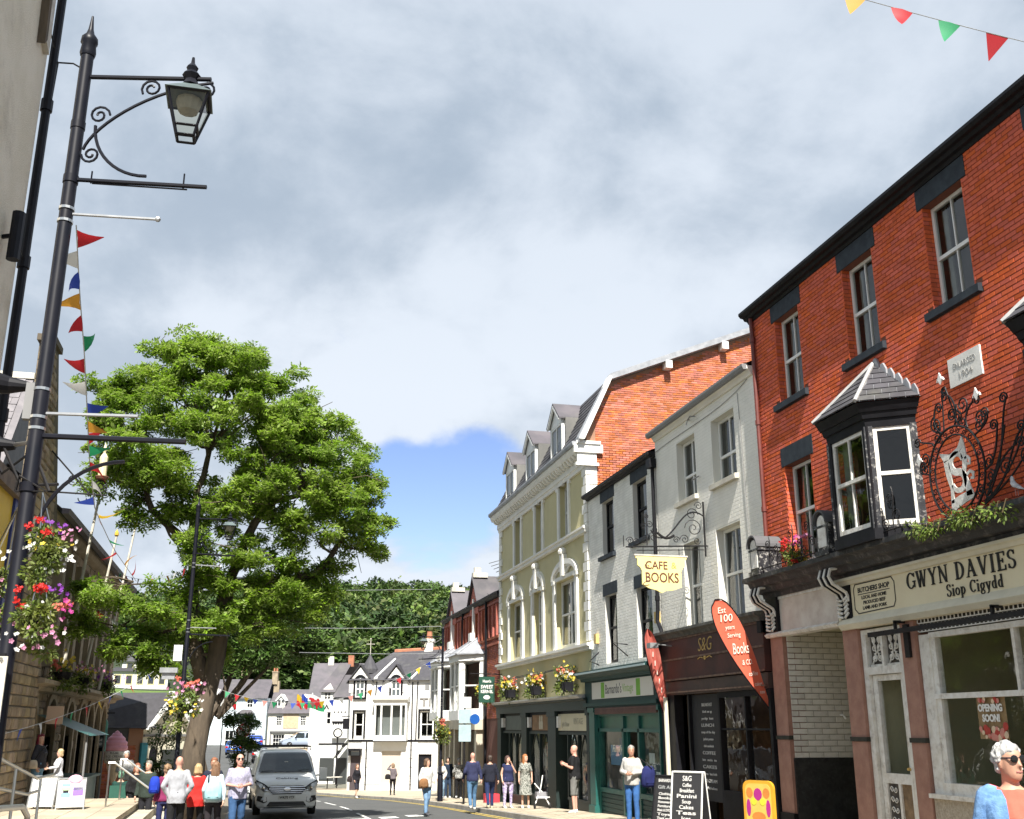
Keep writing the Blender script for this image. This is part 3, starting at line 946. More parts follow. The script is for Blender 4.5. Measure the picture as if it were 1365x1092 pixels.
# oriel
for OFF in (0,-4.83):
 p =.62
 ora,orb,oc0,oc1=13.82+OFF,15.86+OFF,14.26+OFF,15.42+OFF
 foot =[(ora,0),(oc0,p),(oc1,p),(orb,0)]
 def ring(off,z):
  return [(ora -off *1.0,0,z),(oc0-off *.45,p +off,z),(oc1+off *.45,p +off,z),(orb +off *1.0,0,z)]
 mb =MB()
 def belt(z0,z1,o0,o1,mb=mb):
  a,b =ring(o0,z0),ring(o1,z1)
  vs =[fx(u,d,z) for u,d,z in a +b]
  mb.add(vs,[(0,1,5,4),(1,2,6,5),(2,3,7,6),(4,5,6,7),(3,2,1,0)])
 belt(4.45,4.62,.03,.03)
 orl =mb.build('oriel',M_BLACK,bu)
 mb =MB()
 belt(6.22,6.36,.0,.02,mb); belt(6.36,6.46,.05,.08,mb); belt(6.46,6.60,.10,.17,mb)
 mb.build('oriel_cornice',M_BLACK,orl)
 def face_frame(a,b):
  """frame with u along a facet from a to b (u, d), d outwards"""
  A,B =Vector(fx(a[0],a[1],0)),Vector(fx(b[0],b[1],0))
  t =(B -A).normalized()
  n =Vector((0,0,1)).cross(t)
  if n.x >0:n =-n
  return (lambda u,d,z:tuple(A +t *u +n *d +Vector((0,0,z)))),(B -A).length
 for i,(a,b) in enumerate(((foot[0],foot[1]),(foot[1],foot[2]),(foot[2],foot[3]))):
  fr,ln =face_frame(a,b)
  mb =MB()
  mb.fbox(fr,-.03,.10,-.1,.012,4.6,6.24)
  mb.fbox(fr,ln -.10,ln +.03,-.1,.012,4.6,6.24)
  mb.fbox(fr,.10,ln -.10,-.1,.0,4.6,4.66)
  mb.build('corner_post',M_FLAKEB if i !=1 else M_BLACK,orl)
  sash(bu,fr,.10,ln -.10,4.66,6.22,.02,mt=M_FLAKE,cols=2 if i ==1 else 1,split=.52,fw=.06,curtain=.25 if i ==1 else 0,barw=.03)
 rm2=MB()
 a =ring(-.12,4.6)
 room(rm,fx,14.0+OFF,15.6+OFF,4.5,6.5,-.05,-1.2)
 ap =Vector(fx(14.75+OFF,.02,7.5))
 e =[Vector(fx(u,d,z)) for u,d,z in ring(.2,6.61)]
 rf =MB()
 for i in range(3):rf.add([e[i],e[i +1],ap],[(0,1,2)])
 orf =rf.build('oriel_roof',M_LEAD,orl)
 for i in range(3):
  A,B =e[i],e[i +1]
  t =(B -A).normalized()
  foot_=A +t *(ap -A).dot(t)
  up =ap -foot_
  hgt =up.length
  nrow =7
  nrm =t.cross(up.normalized())
  if nrm.z <0:nrm =-nrm
  sh =hgt /nrow
  for r in range(nrow):
   v0,v1=r *sh,min((r +1)*sh +.015,hgt *.97)
   k0=(foot_-A).length
   sg =1 if (foot_-A).dot(t)>0 else -1
   k0*=sg
   ln =(B -A).length
   def lim(v):
    f =v /hgt
    return k0*f +.02,ln +(k0-ln)*f -.02
   s_=.23
   off =(r % 2)*s_/2-s_
   while off <ln:
    q0,q1=off,off +s_-.008
    l0,l1=lim(v0),lim(v1)
    P =[(max(q0,l0[0]),v0),(min(q1,l0[1]),v0),(min(q1,l1[1]),v1),(max(q0,l1[0]),v1)]
    if P[1][0]-P[0][0]>.04:
     if P[2][0]<P[3][0]:P[2]=P[3]=((P[2][0]+P[3][0])/2,v1)
     uu =up.normalized()
     top =[A +t *x +uu *v +nrm *(.022 if v ==v0 else .008) for x,v in P]
     bot =[q -nrm *.012 for q in top]
     MB().add(top +bot,[(0,1,2,3),(7,6,5,4),(0,4,5,1),(1,5,6,2),(2,6,7,3),(3,7,4,0)]).build('slate',M_SLATE,orf,fix=False)
    off +=s_
 mb =MB()
 for q in (e[1],e[2]):mb.tube([q +Vector((0,0,.02)),ap +Vector((-.02,0,.02))],.035,6)
 mb.tube([e[2]+Vector((0,0,.03)),e[3]+Vector((0,0,.03))],.015,5)
 mb.build('lead_hip',mat('pale_lead_roll',(.44,.44,.43),.5,var=.2,scale=6),orf)
 for k in range(6):
  q =ap.lerp(e[0],.08+k *.165)
  t =(e[0]-ap).normalized()
  nz =Vector((0,0,1))
  pr =[q -t *.10 ,q +t *.10,q +t *.085+nz *.09,q +nz *.15,q -t *.085+nz *.09]
  MB().add(pr +[x +Vector((-.035,0,0)) for x in pr],[(0,1,2,3,4),(9,8,7,6,5),(0,5,6,1),(1,6,7,2),(2,7,8,3),(3,8,9,4),(4,9,5,0)]).build('crest_tile',M_LEAD,orf)
# balcony cornice across the shop, carried on consoles
mb =MB()
mb.fprofile(fx,[(-.1,4.08),(.12,4.08),(.14,4.16),(.26,4.18),(.30,4.26),(.40,4.28),(.44,4.36),(.56,4.38),(.56,4.46),(-.1,4.5)],U0,19.12)
crn =mb.build('cornice',mat('weathered_black_cornice',(.016,.016,.018),.6,col2=(.035,.035,.036),scale=5,dirt=.45,dcol=(.33,.30,.26),dscale=6,bump=.3),bu)
for uc in (18.55,15.98):
 a,b =uc -.19,uc +.19
 top =[(uc +.19*math.cos(rad(t)),5.0+.2*math.sin(rad(t))) for t in range(0,181,15)]
 mb =MB().fprism(fx,[(a,4.48),(b,4.48)]+top,.08,.54)
 pl_=mb.build('console_pier',M_FLAKEB,bu)
 ins =[(uc +.13*math.cos(rad(t)),5.0+.14*math.sin(rad(t))) for t in range(0,181,20)]
 MB().fprism(fx,[(uc -.13,4.60),(uc +.13,4.60)]+ins,.53,.555).build('inset_panel',M_FLAKE,pl_)
 for q in ((.03,.58,4.46,4.54),(.02,.56,4.93,4.97)):MB().fbox(fx,a -q[0],b +q[0],.06,*q[1:]).build('pier_moulding',M_FLAKEB,pl_)
 out_=[(uc +.22*math.cos(rad(t)),5.0+.235*math.sin(rad(t))) for t in range(0,181,15)]
 mb =MB()
 for q in range(len(out_)-1):mb.fprism(fx,[out_[q],out_[q +1],top[q +1],top[q]],.05,.60)
 mb.build('rounded_cap',flat('dull_lead_cap',(.10,.10,.105),.8),pl_)
for uc in (18.85,16.2):
 mb =MB()
 for k in range(5):
  u =uc -.16+k *.08
  pts =[fx(u,d,z) for d,z in ((.10,3.72),(.16,3.86),(.28,3.93),(.40,4.0),(.46,4.12),(.42,4.24),(.3,4.26))]
  mb.tube(pts,.03,6,m=(1 if k % 2==0 else 0))
 mb.fbox(fx,uc -.22,uc +.22,-.02,.12,3.42,4.1)
 mb.build('scroll_console',[M_BLACK,M_FLAKE],bu)
 mb =MB()
 for k in range(5):
  for s_ in (-1,1):
   mb.tube([fx(uc +s_*.03,.13,3.45+k *.07),fx(uc +s_*.12,.17,3.47+k *.07),fx(uc +s_*.15,.13,3.53+k *.07)],.022,5)
 mb.build('carved_leaf',M_FLAKE,bu)
# passage end of the shopfront
mb =MB().fbox(fx,16.5,18.98,-.12,.05,3.42,4.07)
mb.build('passage_fascia',M_PINKP,bu)
mb =MB()
for a,b in ((16.42,19.1),):mb.fprofile(fx,[(-.1,3.33),(.13,3.33),(.17,3.38),(.11,3.425),(-.1,3.425)],a,b)
mb.fbox(fx,16.42,19.1,-.1,.075,4.03,4.08)
mb.build('moulding',M_FLAKE,bu)
for a,b in ((18.6,19.08),(15.98,16.44),(14.40,14.76),(10.0,10.4)):
 mb =MB().fbox(fx,a,b,-.3,.055,-.3,1.46).fbox(fx,a,b,-.3,.055,1.53,3.33)
 pl_=mb.build('stone_pilaster',M_PINKST,bu)
 MB().fbox(fx,a -.02,b +.02,-.28,.075,1.46,1.53).build('pilaster_band',mat('mossy_black_band',(.035,.035,.025),.8,var=.4,scale=9),pl_)
 MB().fbox(fx,a -.03,b +.03,-.28,.09,-.35,.18).build('pilaster_base',M_BLACK,pl_)
pfr =lambda u,d,z:(9.8+u,18.58-d,z)
mb =MB()
mb.add([pfr(0.3,0,-.4),pfr(4,0,-.4),pfr(4,0,3.45),pfr(.3,0,3.45)],[(0,1,2,3)])
pw =mb.build('passage_wall',mat('white_mortar',(.40,.37,.31),.95,var=.3,scale=4,bump=.3),bu)
bricks(bu,pfr,.02,2.4,1.14,3.42,[],M_WBRICK2,L=.30,H=.105,j=.012,proud=.012,n_ind=170,parent=pw)
MB().fbox(pfr,.0,3,-.02,.022,-.4,1.14).build('tarred_dado',M_TILEBLK,bu)
mb =MB()
mb.add([(9.8,16.43,3.44),(13,16.43,3.44),(13,18.6,3.44),(9.8,18.6,3.44)],[(0,1,2,3)])
mb.add([(9.85,16.44,-.4),(13,16.44,-.4),(13,16.44,3.44),(9.85,16.44,3.44)],[(0,1,2,3)])
mb.add([(13,16.44,-.4),(13,18.6,-.4),(13,18.6,3.44),(13,16.44,3.44)],[(0,1,2,3)])
mb.build('passage_lining',M_ROOM2,bu)
MB().tube([pfr(1.0,.03,1.9),pfr(1.0,.12,1.9),pfr(1.05,.14,1.83)],.018,6).build('wall_hook',M_WHITE,bu)
# sign board over the shop
mb =MB().fbox(fx,U0,16.3,-.1,.10,3.40,4.05)
sg =mb.build('sign_board',M_TAN,bu)
mb =MB()
mb.fprofile(fx,[(.1,3.98),(.13,3.98),(.16,4.03),(.2,4.05),(.2,4.09),(.1,4.09)],U0,16.34)
mb.fprofile(fx,[(-.1,3.25),(.12,3.25),(.18,3.33),(.14,3.40),(.10,3.45),(.10,3.40)],U0,16.36)
mb.fprism(fx,[(16.3,3.4),(16.36,3.4),(16.36,4.05),(16.3,4.05)],-.1,.15)
mb.build('sign_moulding',M_CREAMP,sg)
me,ln =serif('GWYN DAVIES',.25,M_INK,sx=.97,gapw=.14)
put(sg,me,-14.36,.104,3.70)
me,ln =serif('Siop Cigydd',.175,M_INK,sx=.92,gapw=.11)
put(sg,me,-13.42,.104,3.485)
q =[(-.58,.17),(-.53,.24),(.53,.24),(.60,.16),(.60,-.13),(.54,-.22),(-.48,-.24),(-.58,-.16)]
mb =MB()
for (a,b),(c,d) in zip(q,q[1:]+q[:1]):
 A,B =Vector((a,b,0)),Vector((c,d,0))
 n =(B -A).normalized().cross(Vector((0,0,1)))*.008
 mb.add([tuple(x) for x in (A +n,B +n,B -n,A -n)]+[tuple(x +Vector((0,0,.006))) for x in (A +n,B +n,B -n,A -n)],[(4,5,6,7),(0,1,5,4),(1,2,6,5),(2,3,7,6),(3,0,4,7)])
put(sg,mb.mesh('panel_outline',M_INK),-15.31,.101,3.72,name='panel_outline')
words(sg,'BUTCHERS SHOP',.11,M_INK,-15.31,.102,3.85,width=.92,bold=.003)
mb =MB().box(-.46,.46,-.006,.006,0,.004)
put(sg,mb.mesh('rule',M_INK),-15.31,.101,3.785,name='rule')
for i,s in enumerate(('LOCAL AND HOME','PRODUCED BEEF','LAMB AND PORK')):
 words(sg,s,.075,M_INK,-15.31,.102,3.725-i *.085,width=(.72,.64,.7)[i],bold=.002)
# door
dz =-.06
mb =MB()
for a,b,z0,z1 in ((14.8,14.92,0,3.22),(15.84,15.97,0,3.22),(14.92,15.84,2.5,2.62),(14.92,15.84,3.14,3.22),(15.36,15.42,2.62,3.14)):
 mb.fbox(fx,a,b,dz -.1,dz +.06,z0,z1)
mb.build('door_frame',M_FLAKE,bu)
for a,b in ((14.94,15.35),(15.43,15.82)):
 c =(a +b)/2
 mb =MB().fbox(fx,a -.02,b +.02,dz -.05,dz -.03,2.62,3.14)
 gp =mb.build('grille_back',M_ORN,bu)
 mb =MB()
 for s in (-1,1):
  for z,r in ((2.76,.07),(2.92,.06),(3.04,.05)):
   mb.tube([Vector(x) for x in spiral(fx(c +s *.08,dz,z),r,.015,PI /2,s *1.4,16,(0,1,0))],.012,5)
  mb.tube([fx(c +s *.15,dz,2.66),fx(c +s *.02,dz,2.85),fx(c +s *.12,dz,3.1)],.014,5)
 mb.fbox(fx,a,b,dz -.03,dz +.012,2.62,2.66).fbox(fx,a,b,dz -.03,dz +.012,3.1,3.14)
 mb.build('scroll_grille',M_FLAKE,gp)
mb =MB()
for a,b,z0,z1 in ((14.93,15.05,0,2.49),(15.70,15.83,0,2.49),(15.05,15.70,2.40,2.49),(15.05,15.70,.84,.99),(15.05,15.70,0,.2),(15.34,15.40,.2,.84)):
 mb.fbox(fx,a,b,dz -.08,dz,z0,z1)
dr =mb.build('door',M_FLAKE,bu)
MB().fbox(fx,15.05,15.34,dz -.06,dz -.03,.2,.84).build('door_panel',mat('bare_wood_panel',(.30,.20,.11),.8,var=.5,scale=6),dr)
MB().fbox(fx,15.40,15.70,dz -.06,dz -.03,.2,.84).build('door_panel',M_ORN,dr)
mb =MB()
for k in range(4):
 for s in (-1,1):
  mb.tube(spiral(fx(15.55+s *.05,dz -.01,.3+k *.15),.05,.01,0,s *1.2,12,(0,1,0)),.009,4)
mb.build('panel_scrolls',M_FLAKE,dr)
MB().add([fx(15.05,dz -.05,.99),fx(15.70,dz -.05,.99),fx(15.70,dz -.05,2.4),fx(15.05,dz -.05,2.4)],[(0,1,2,3)]).build('pane',M_SGLASS,dr)
MB().lathe([(.0,0),(.03,.0),(.035,.03),(.0,.05)],fx(15.02,dz +.03,1.05),8).build('door_knob',M_GOLD,dr)
# display window
mb =MB()
for a,b,z0,z1,d in ((14.13,14.38,.74,3.02,.0),(10.4,14.13,.74,.92,.04),(10.4,14.13,2.96,3.04,.0),(10.4,14.13,2.08,2.155,.005),(12.28,12.34,2.155,2.96,-.01),(12.0,12.04,.92,2.08,-.02)):
 mb.fbox(fx,a,b,-.1,d,z0,z1)
mb.fbox(fx,10.4,14.4,-.1,.10,.70,.76)
mb.fbox(fx,14.02,14.13,-.12,-.02,.92,2.96)
sw =mb.build('shop_window',M_FLAKE,bu)
for a,b,z0,z1 in ((10.4,12.28,2.155,2.96),(12.34,14.03,2.155,2.96),(10.4,12.0,.92,2.08),(12.04,14.03,.92,2.08)):
 MB().add([fx(a,-.06,z0),fx(b,-.06,z0),fx(b,-.06,z1),fx(a,-.06,z1)],[(0,1,2,3)]).build('pane',M_SGLASS,sw)
mb =MB()
for r in range(2):
 z =3.06+r *.125
 mb.fbox(fx,10.4,14.36,-.03,.0,z,z +.014)
 n =44
 for k in range(n):
  u =10.42+k *.09
  mb.tube(arc(fx(u +.045,-.012,z +.012),.05,0,PI,8,(0,1,0),ry=.095),.0095,4,cap=False)
mb.fbox(fx,10.4,14.36,-.03,.0,3.30,3.315)
mb.fbox(fx,10.4,14.36,-.05,-.035,3.05,3.3,1)
mb.build('pierced_frieze',[M_WHITE,M_ORN],bu)
mb =MB().fbox(fx,10.4,14.38,-.12,.03,-.4,.70)
mb.build('stall_riser',mat('pebble_stall_riser',(.50,.45,.36),.9,col2=(.36,.31,.24),scale=22,bump=.8,bscale=40),bu)
mb =MB()
room(mb,fx,9.2,15.9,-.2,3.3,-.14,-3.4)
mb.build('shop_interior',M_ROOM2,bu)
mb =MB()
for u,w_ in ((13.6,.34),(11.6,.3)):mb.fbox(fx,u -w_/2,u +w_/2,-1.5,-1.2,-.2,3.3)
mb.fbox(fx,9.3,13.2,-2.9,-2.86,.1,3.2,1)
mb.fbox(fx,9.3,13.2,-2.86,-2.82,1.75,1.83,2).fbox(fx,9.3,13.2,-2.86,-2.82,2.62,2.68,2).fbox(fx,11.6,11.68,-2.86,-2.82,.1,3.2,2)
mb.fbox(fx,9.3,13.9,-3.2,-2.2,-.2,.85,2)
mb.build('shop_fittings',[mat('pale_column',(.46,.45,.34),.8,var=.2),mat('inner_partition',(.16,.15,.085),.8,var=.3,scale=2),M_ROOM],bu)
mb =MB()
mb.fbox(fx,10.3,15.35,.20,.26,3.06,3.13)
for u in (14.62,12.35):mb.fbox(fx,u -.02,u +.02,.06,.24,3.22,3.26).fbox(fx,u -.02,u +.02,.2,.24,3.1,3.24)
mb.fbox(fx,14.50,14.62,.05,.10,2.7,3.2)
mb.build('awning_bar',M_IRON,bu)
rm.build('upper_rooms',M_ROOM,bu)
po =thing('poster','brown opening soon poster stuck inside the butcher window','poster',(9.83,12.97,1.8))
mb =MB()
for k in range(8):
 a,b =12.66+k *.0775,12.66+(k +1)*.0775
 mb.add([fx(a,-.035-.01*(k % 3),1.53),fx(b,-.035-.01*((k +1) % 3),1.53),fx(b,-.035-.01*((k +1) % 3),2.08),fx(a,-.035-.01*(k % 3),2.08)],[(0,1,2,3)])
mb.build('paper',mat('brown_poster_print',(.24,.155,.07),.6,col2=(.30,.20,.09),scale=9),po)
mb =MB()
for k in range(26):
 u,z =R.uniform(12.68,13.24),R.uniform(1.54,1.70)
 mb.ball(fx(u,-.026,z),R.uniform(.025,.06),8,4,k % 3,sx=.12)
for k in range(8):
 mb.ball(fx(R.uniform(12.75,13.2),-.026,R.uniform(2.02,2.06)),.035,8,4,k % 3,sx=.12)
_o =mb.build('printed_meat',[flat('meat_red',(.45,.05,.035)),flat('meat_pink',(.62,.25,.2)),flat('meat_fat',(.72,.55,.38))],po); _o['kind']='stuff'
words(po,'OPENING',.13,M_WHITE,-12.97,-.024,1.935,width=.5,bold=.006)
words(po,'SOON!',.13,M_WHITE,-12.97,-.024,1.80,width=.36,bold=.006)
# ironwork standing on the cornice: ring with a white cut-out shield
iw =thing('iron_crest','black scrolled iron ring holding a white pierced shield above the butcher sign','ironwork',(9.3,12.5,4.48))
cx_,cz_=12.42,5.08
AX =(0,-1,0)
def ip(x,z,d=.45):
 return Vector((9.8-d,cx_-x,cz_+z))
mb =MB()
for rx,ry,rr in ((.60,.66,.017),(.475,.54,.014)):
 mb.tube(arc(ip(0,0),rx,0,2*PI,48,AX,(0,0,1),ry=ry),rr,6,cap=False)
mb.build('oval_ring',M_IRON,iw)
mb =MB()
for k in range(24):
 a =2*PI *k /24
 c =ip(.535*math.cos(a),.60*math.sin(a))
 mb.tube(spiral(c,.052,.012,a,1.3*(1 if k % 2 else -1),12,AX),.0085,4)
mb.build('ring_scrolls',M_IRON,iw)
mb =MB()
for x0,z0,x1,z1,s in ((-.42,.48,-.72,.62,1),(-.2,.62,-.30,1.0,-1),(.08,.66,.02,1.12,1),(.35,.56,.52,.88,-1),(.48,.42,.80,.66,1),(-.6,.1,-.80,.25,-1),(.6,-.1,.95,.45,1),(.6,-.3,1.2,.75,1),(.55,-.45,1.25,.1,-1),(.5,-.5,1.45,.3,1)):
 m_=((x0+x1)/2+.12*s,(z0+z1)/2)
 mb.tube(bez(ip(x0,z0),ip(m_[0],z0+.08),ip(m_[0],z1-.1),ip(x1,z1)),.014,5)
 mb.tube(spiral(ip(x1-.08*s,z1),.08,.015,0 if s >0 else PI,s *1.6,20,AX),.012,5)
 mb.tube(spiral(ip(x0+.09*s,z0+.1),.09,.02,PI /2,-s *1.5,20,AX),.011,5)
for x,z,r in ((-.32,.78,.13),(.3,.9,.14),(.62,.62,.12),(-.66,.34,.11),(.05,.82,.09),(-.05,1.2,.07)):
 mb.tube(spiral(ip(x,z),r,.02,R.uniform(0,6),1.8,26,AX),.012,5)
mb.tube([ip(-.16,.62),ip(-.10,1.22),ip(-.02,1.25),ip(.16,.66)],.012,5)
for x,z in ((.9,-.5),(1.3,-.45),(1.6,-.2)):
 mb.tube(bez(ip(.5,-.55),ip(x *.7,-.3),ip(x,-.1),ip(x +.18,z +.9)),.013,5)
 mb.tube(spiral(ip(x +.1,z +.35),.13,.02,0,1.7,22,AX),.011,5)
mb.tube([ip(-.75,-.62),ip(1.9,-.62)],.014,5)
mb.build('scrollwork',M_IRON,iw)
for x,z in ((-.10,1.38),(.62,.93),(-.80,.34)):
 mb =MB()
 mb.add([ip(x,z +.12),ip(x +.045,z +.02),ip(x,z -.06),ip(x -.045,z +.02)]+[ip(x,z +.12,.47),ip(x +.045,z +.02,.47),ip(x,z -.06,.47),ip(x -.045,z +.02,.47)],[(0,1,2,3),(4,5,6,7),(0,1,5,4),(1,2,6,5),(2,3,7,6),(3,0,4,7)])
 for s in (-1,1):mb.tube([ip(x,z -.02),ip(x +s *.06,z +.03),ip(x +s *.075,z -.01)],.016,5)
 mb.build('white_finial',M_WHITE,iw)
mb =MB()
outl =[(-.36,.36),(-.30,.30),(-.12,.30),(.06,.36),(.18,.50),(.22,.30),(.24,.12),(.18,-.02),(.24,-.2),(.30,-.40),(.16,-.44),(-.02,-.46),(-.18,-.54),(-.24,-.62),(-.22,-.4),(-.19,-.2),(-.25,0),(-.25,.18)]
def plate(poly,d0=.42,d1=.436,m=0):
 n =len(poly)
 vs =[ip(x,z,d0) for x,z in poly]+[ip(x,z,d1) for x,z in poly]
 mb.add(vs,[tuple(range(n)),tuple(range(2*n -1,n -1,-1))]+[(i,(i +1) % n,n +(i +1) % n,n +i) for i in range(n)],m)
def band(pts,w0,w1):
 n =len(pts)
 L_,R_=[],[]
 for i in range(n):
  a,b =pts[max(0,i -1)],pts[min(n -1,i +1)]
  dx,dz =b[0]-a[0],b[1]-a[1]
  l =math.hypot(dx,dz) or 1
  w_=w0+(w1-w0)*abs(2*i /(n -1)-1)
  L_.append((pts[i][0]-dz /l *w_,pts[i][1]+dx /l *w_)); R_.append((pts[i][0]+dz /l *w_,pts[i][1]-dx /l *w_))
 for i in range(n -1):plate([L_[i],L_[i +1],R_[i +1],R_[i]])
plate([(-.36,.36),(-.12,.29),(.06,.35),(.18,.50),(.21,.34),(.05,.27),(-.10,.23),(-.26,.2)])
plate([(-.24,-.62),(-.2,-.36),(-.02,-.32),(.26,-.28),(.30,-.40),(.1,-.44),(-.1,-.49)])
plate([(-.28,.22),(-.16,.22),(-.14,.0),(-.13,-.2),(-.14,-.4),(-.21,-.4),(-.19,-.2),(-.25,0)])
plate([(.10,.3),(.21,.34),(.23,.12),(.17,-.02),(.23,-.2),(.27,-.36),(.14,-.36),(.12,-.2),(.1,0),(.13,.12)])
SS =[(.16*math.cos(rad(t))*.8,.14+.13*math.sin(rad(t))) for t in range(10,271,20)]+[(.17*math.cos(rad(t))*.8,-.12+.13*math.sin(rad(t))) for t in range(90,-171,-20)]
band(SS,.055,.03)
band([(.18,.16),(.24,.18),(.28,.13),(.27,.07),(.22,.08)],.022,.018)
band([(.16,-.08),(.26,-.03),(.32,-.07),(.31,-.14),(.26,-.13)],.025,.02)
mb.build('pierced_shield',M_FLAKE,iw)
M_MOSS =mat('cornice_fern',(.16,.22,.03),.7,col2=(.10,.16,.02),scale=8,island=.35,trans=.3)
def leaf_clump(c,r,n,ln=.06,wd=.03,mb=None,m=0,sz=1.,droop=.0,rng=R):
 mb =mb or MB()
 c =Vector(c)
 for _ in range(n):
  d =Vector((rng.gauss(0,1),rng.gauss(0,1),rng.gauss(0,1))).normalized()
  p =c +Vector((d.x *r,d.y *r,d.z *r *sz))*rng.random()**.5
  a =(d +Vector((rng.uniform(-.7,.7),rng.uniform(-.7,.7),rng.uniform(-.6,.6)-droop))).normalized()
  b =a.orthogonal().normalized()
  b =(Quaternion(a,rng.uniform(0,6.3)) @ b)
  l,w_=ln *rng.uniform(.7,1.3),wd *rng.uniform(.7,1.3)
  q =p +a *l *.5
  mb.add([p,q +b *w_*.5,p +a *l,q -b *w_*.5],[(0,1,2,3)],m)
 return mb
pt =thing('cornice_fern','bright green ferns hanging along the black cornice above the butcher sign','plant',(9.25,12.3,4.45))
for k in range(5):pass
mb =MB()
for u,n in ((13.3,90),(13.05,110),(12.85,70),(12.4,90),(12.2,120),(12.05,100),(11.6,80),(11.4,60)):
 leaf_clump(fx(u,.6,4.38+R.uniform(-.06,.05)),.17,n,.07,.03,mb,sz=.8,droop=.6)
o =mb.build('fronds',M_MOSS,pt); o['kind']='stuff'
mb =MB()
for k in range(14):mb.tube([fx(11.3+k *.15,.5,4.46),fx(11.3+k *.15,.62,4.47),fx(11.35+k *.15,.66,4.3)],.008,4)
mb.build('stem',flat('brown_stem',(.12,.09,.04)),pt)
pg =thing('pigeon','white and grey pigeon perched on the black cornice beside the iron scrolls','bird',fx(11.2,.5,4.5))
mb =MB()
c0=Vector(fx(11.2,.5,4.5))
mb.loft([(c0+Vector((0,-.13,.05)),.012,.01),(c0+Vector((0,-.05,.08)),.04,.03),(c0+Vector((0,.02,.12)),.055,.05),(c0+Vector((0,.07,.17)),.04,.04),(c0+Vector((0,.08,.21)),.025,.025),(c0+Vector((0,.085,.25)),.022,.024),(c0+Vector((0,.085,.27)),.006,.006)],10)
mb.build('feathered_body',mat('pigeon_white',(.66,.65,.64),.8,col2=(.25,.26,.29),scale=9),pg,smooth='all')
mb =MB()
for s in (-1,1):mb.tube([c0+Vector((s *.02,.03,.09)),c0+Vector((s *.02,.03,0))],.006,5)
mb.tube([c0+Vector((0,.1,.25)),c0+Vector((0,.13,.24))],[.008,.002],5)
mb.build('legs_and_beak',flat('pigeon_pink',(.45,.2,.18)),pg)
mb =MB()
for u0_,u1_ in ((16.25,18.3),(13.7,15.7)):
 mb.tube([fx(u0_,.54,4.55),fx(u1_,.54,4.55)],.012,5)
 k =u0_+.18
 while k <u1_-.1:
  hgt =R.uniform(.35,.75)
  mb.tube(bez(fx(k,.54,4.5),fx(k +.08,.54,4.5+hgt *.4),fx(k -.1,.54,4.5+hgt *.7),fx(k,.54,4.5+hgt)),.011,5)
  mb.tube(spiral(fx(k +.07,.54,4.5+hgt *.75),.09,.015,0,1.6,18,AX),.009,4)
  mb.tube(spiral(fx(k -.09,.54,4.5+hgt *.35),.10,.02,PI,-1.6,18,AX),.009,4)
  k +=.3
mb.thing('iron_railing',M_IRON,'low scrolled black iron railing along the balcony cornice of the brick house','railing',fx(16,.54,4.5))
## CREAM HOUSE with the dark brown cafe front
M_WARM =mat('warm_bulb',(1.,.62,.25),.4,emit=9.)
cr =thing('cream_house','cream painted brick house with plain windows above a dark brown cafe front','building',(9.8,22,-.3))
A0,A1=19.12,24.88
ho =[(22.33,23.45,6.9,8.36),(20.18,21.38,6.9,8.36),(22.35,23.3,3.85,5.84),(20.2,21.42,3.85,5.86)]
mb =MB()
wall_face(mb,fx,A0,A1,3.7,8.96,ho,.22)
shell(mb,fx,A0,A1,-1.2,8.96,9)
wl =mb.build('wall',mat('cream_joint',(.70,.69,.62),.9,bump=.15),cr)
bricks(cr,fx,A0,A1,3.72,8.76,ho +[(h[0]-.06,h[1]+.06,h[2]-.14,h[2]) for h in ho[:2]],M_CREAM,L=.23,H=.078,j=.006,proud=.003,n_ind=0,parent=wl)
rm =MB()
for h in ho[:2]:
 sash(cr,fx,h[0]+.01,h[1]-.01,h[2]+.005,h[3]-.005,.17,cols=2,split=.40,fw=.07,rm=rm,curtain=.12,barw=.05)
 MB().fprofile(fx,[(-.2,h[2]),(-.2,h[2]-.14),(.10,h[2]-.14),(.10,h[2]-.03)],h[0]-.08,h[1]+.08).build('window_sill',M_SILL,cr)
for h in ho[2:]:sash(cr,fx,h[0]+.01,h[1]-.01,h[2]+.005,h[3]-.005,.17,cols=2,split=.5,fw=.07,rm=rm,curtain=.22,barw=.03)
mb =MB()
mb.fprofile(fx,[(-.1,8.78),(.05,8.78),(.08,8.86),(.14,8.9),(.14,8.96),(-.1,8.98)],A0+.02,A1-.03)
mb.build('eaves_board',M_CREAM,cr)
mb =MB().fprofile(fx,[(.10,8.9),(.13,8.88),(.21,8.88),(.24,8.95),(.24,9.0),(.1,9.0)],A0+.03,A1+.05)
mb.build('gutter',M_GREY,cr)
mb =MB()
mb.add([fx(A0+.05,.2,9.005),fx(A1,.2,9.005),fx(A1,-4.5,10.9),fx(A0+.05,-4.5,10.9)],[(0,1,2,3)])
mb.add([fx(A0+.05,-9,9.005),fx(A1,-9,9.005),fx(A1,-4.5,10.9),fx(A0+.05,-4.5,10.9)],[(0,1,2,3)])
mb.build('roof',M_SLATE,cr)
mb =MB()
mb.tube([fx(22.5,.03,8.72),fx(22.4,.12,8.68),fx(22.2,.14,8.72),fx(22.0,.10,8.66)],.016,5).tube([fx(22.4,.12,8.68),fx(22.35,.2,8.5)],.01,5)
mb.tube([fx(22.05,.05,7.25),fx(22.3,.12,7.2)],.02,5)
mb.tube(bez(fx(24.8,.02,8.5),fx(22.8,.02,8.6),fx(20.8,.02,8.4),fx(19.4,.02,8.75)),.008,4).tube(bez(fx(19.9,.02,8.6),fx(19.8,.02,7),fx(19.85,.02,6),fx(19.7,.02,5)),.007,4)
mb.build('old_cables',M_GREY,cr)
G0=-.5
mb =MB()
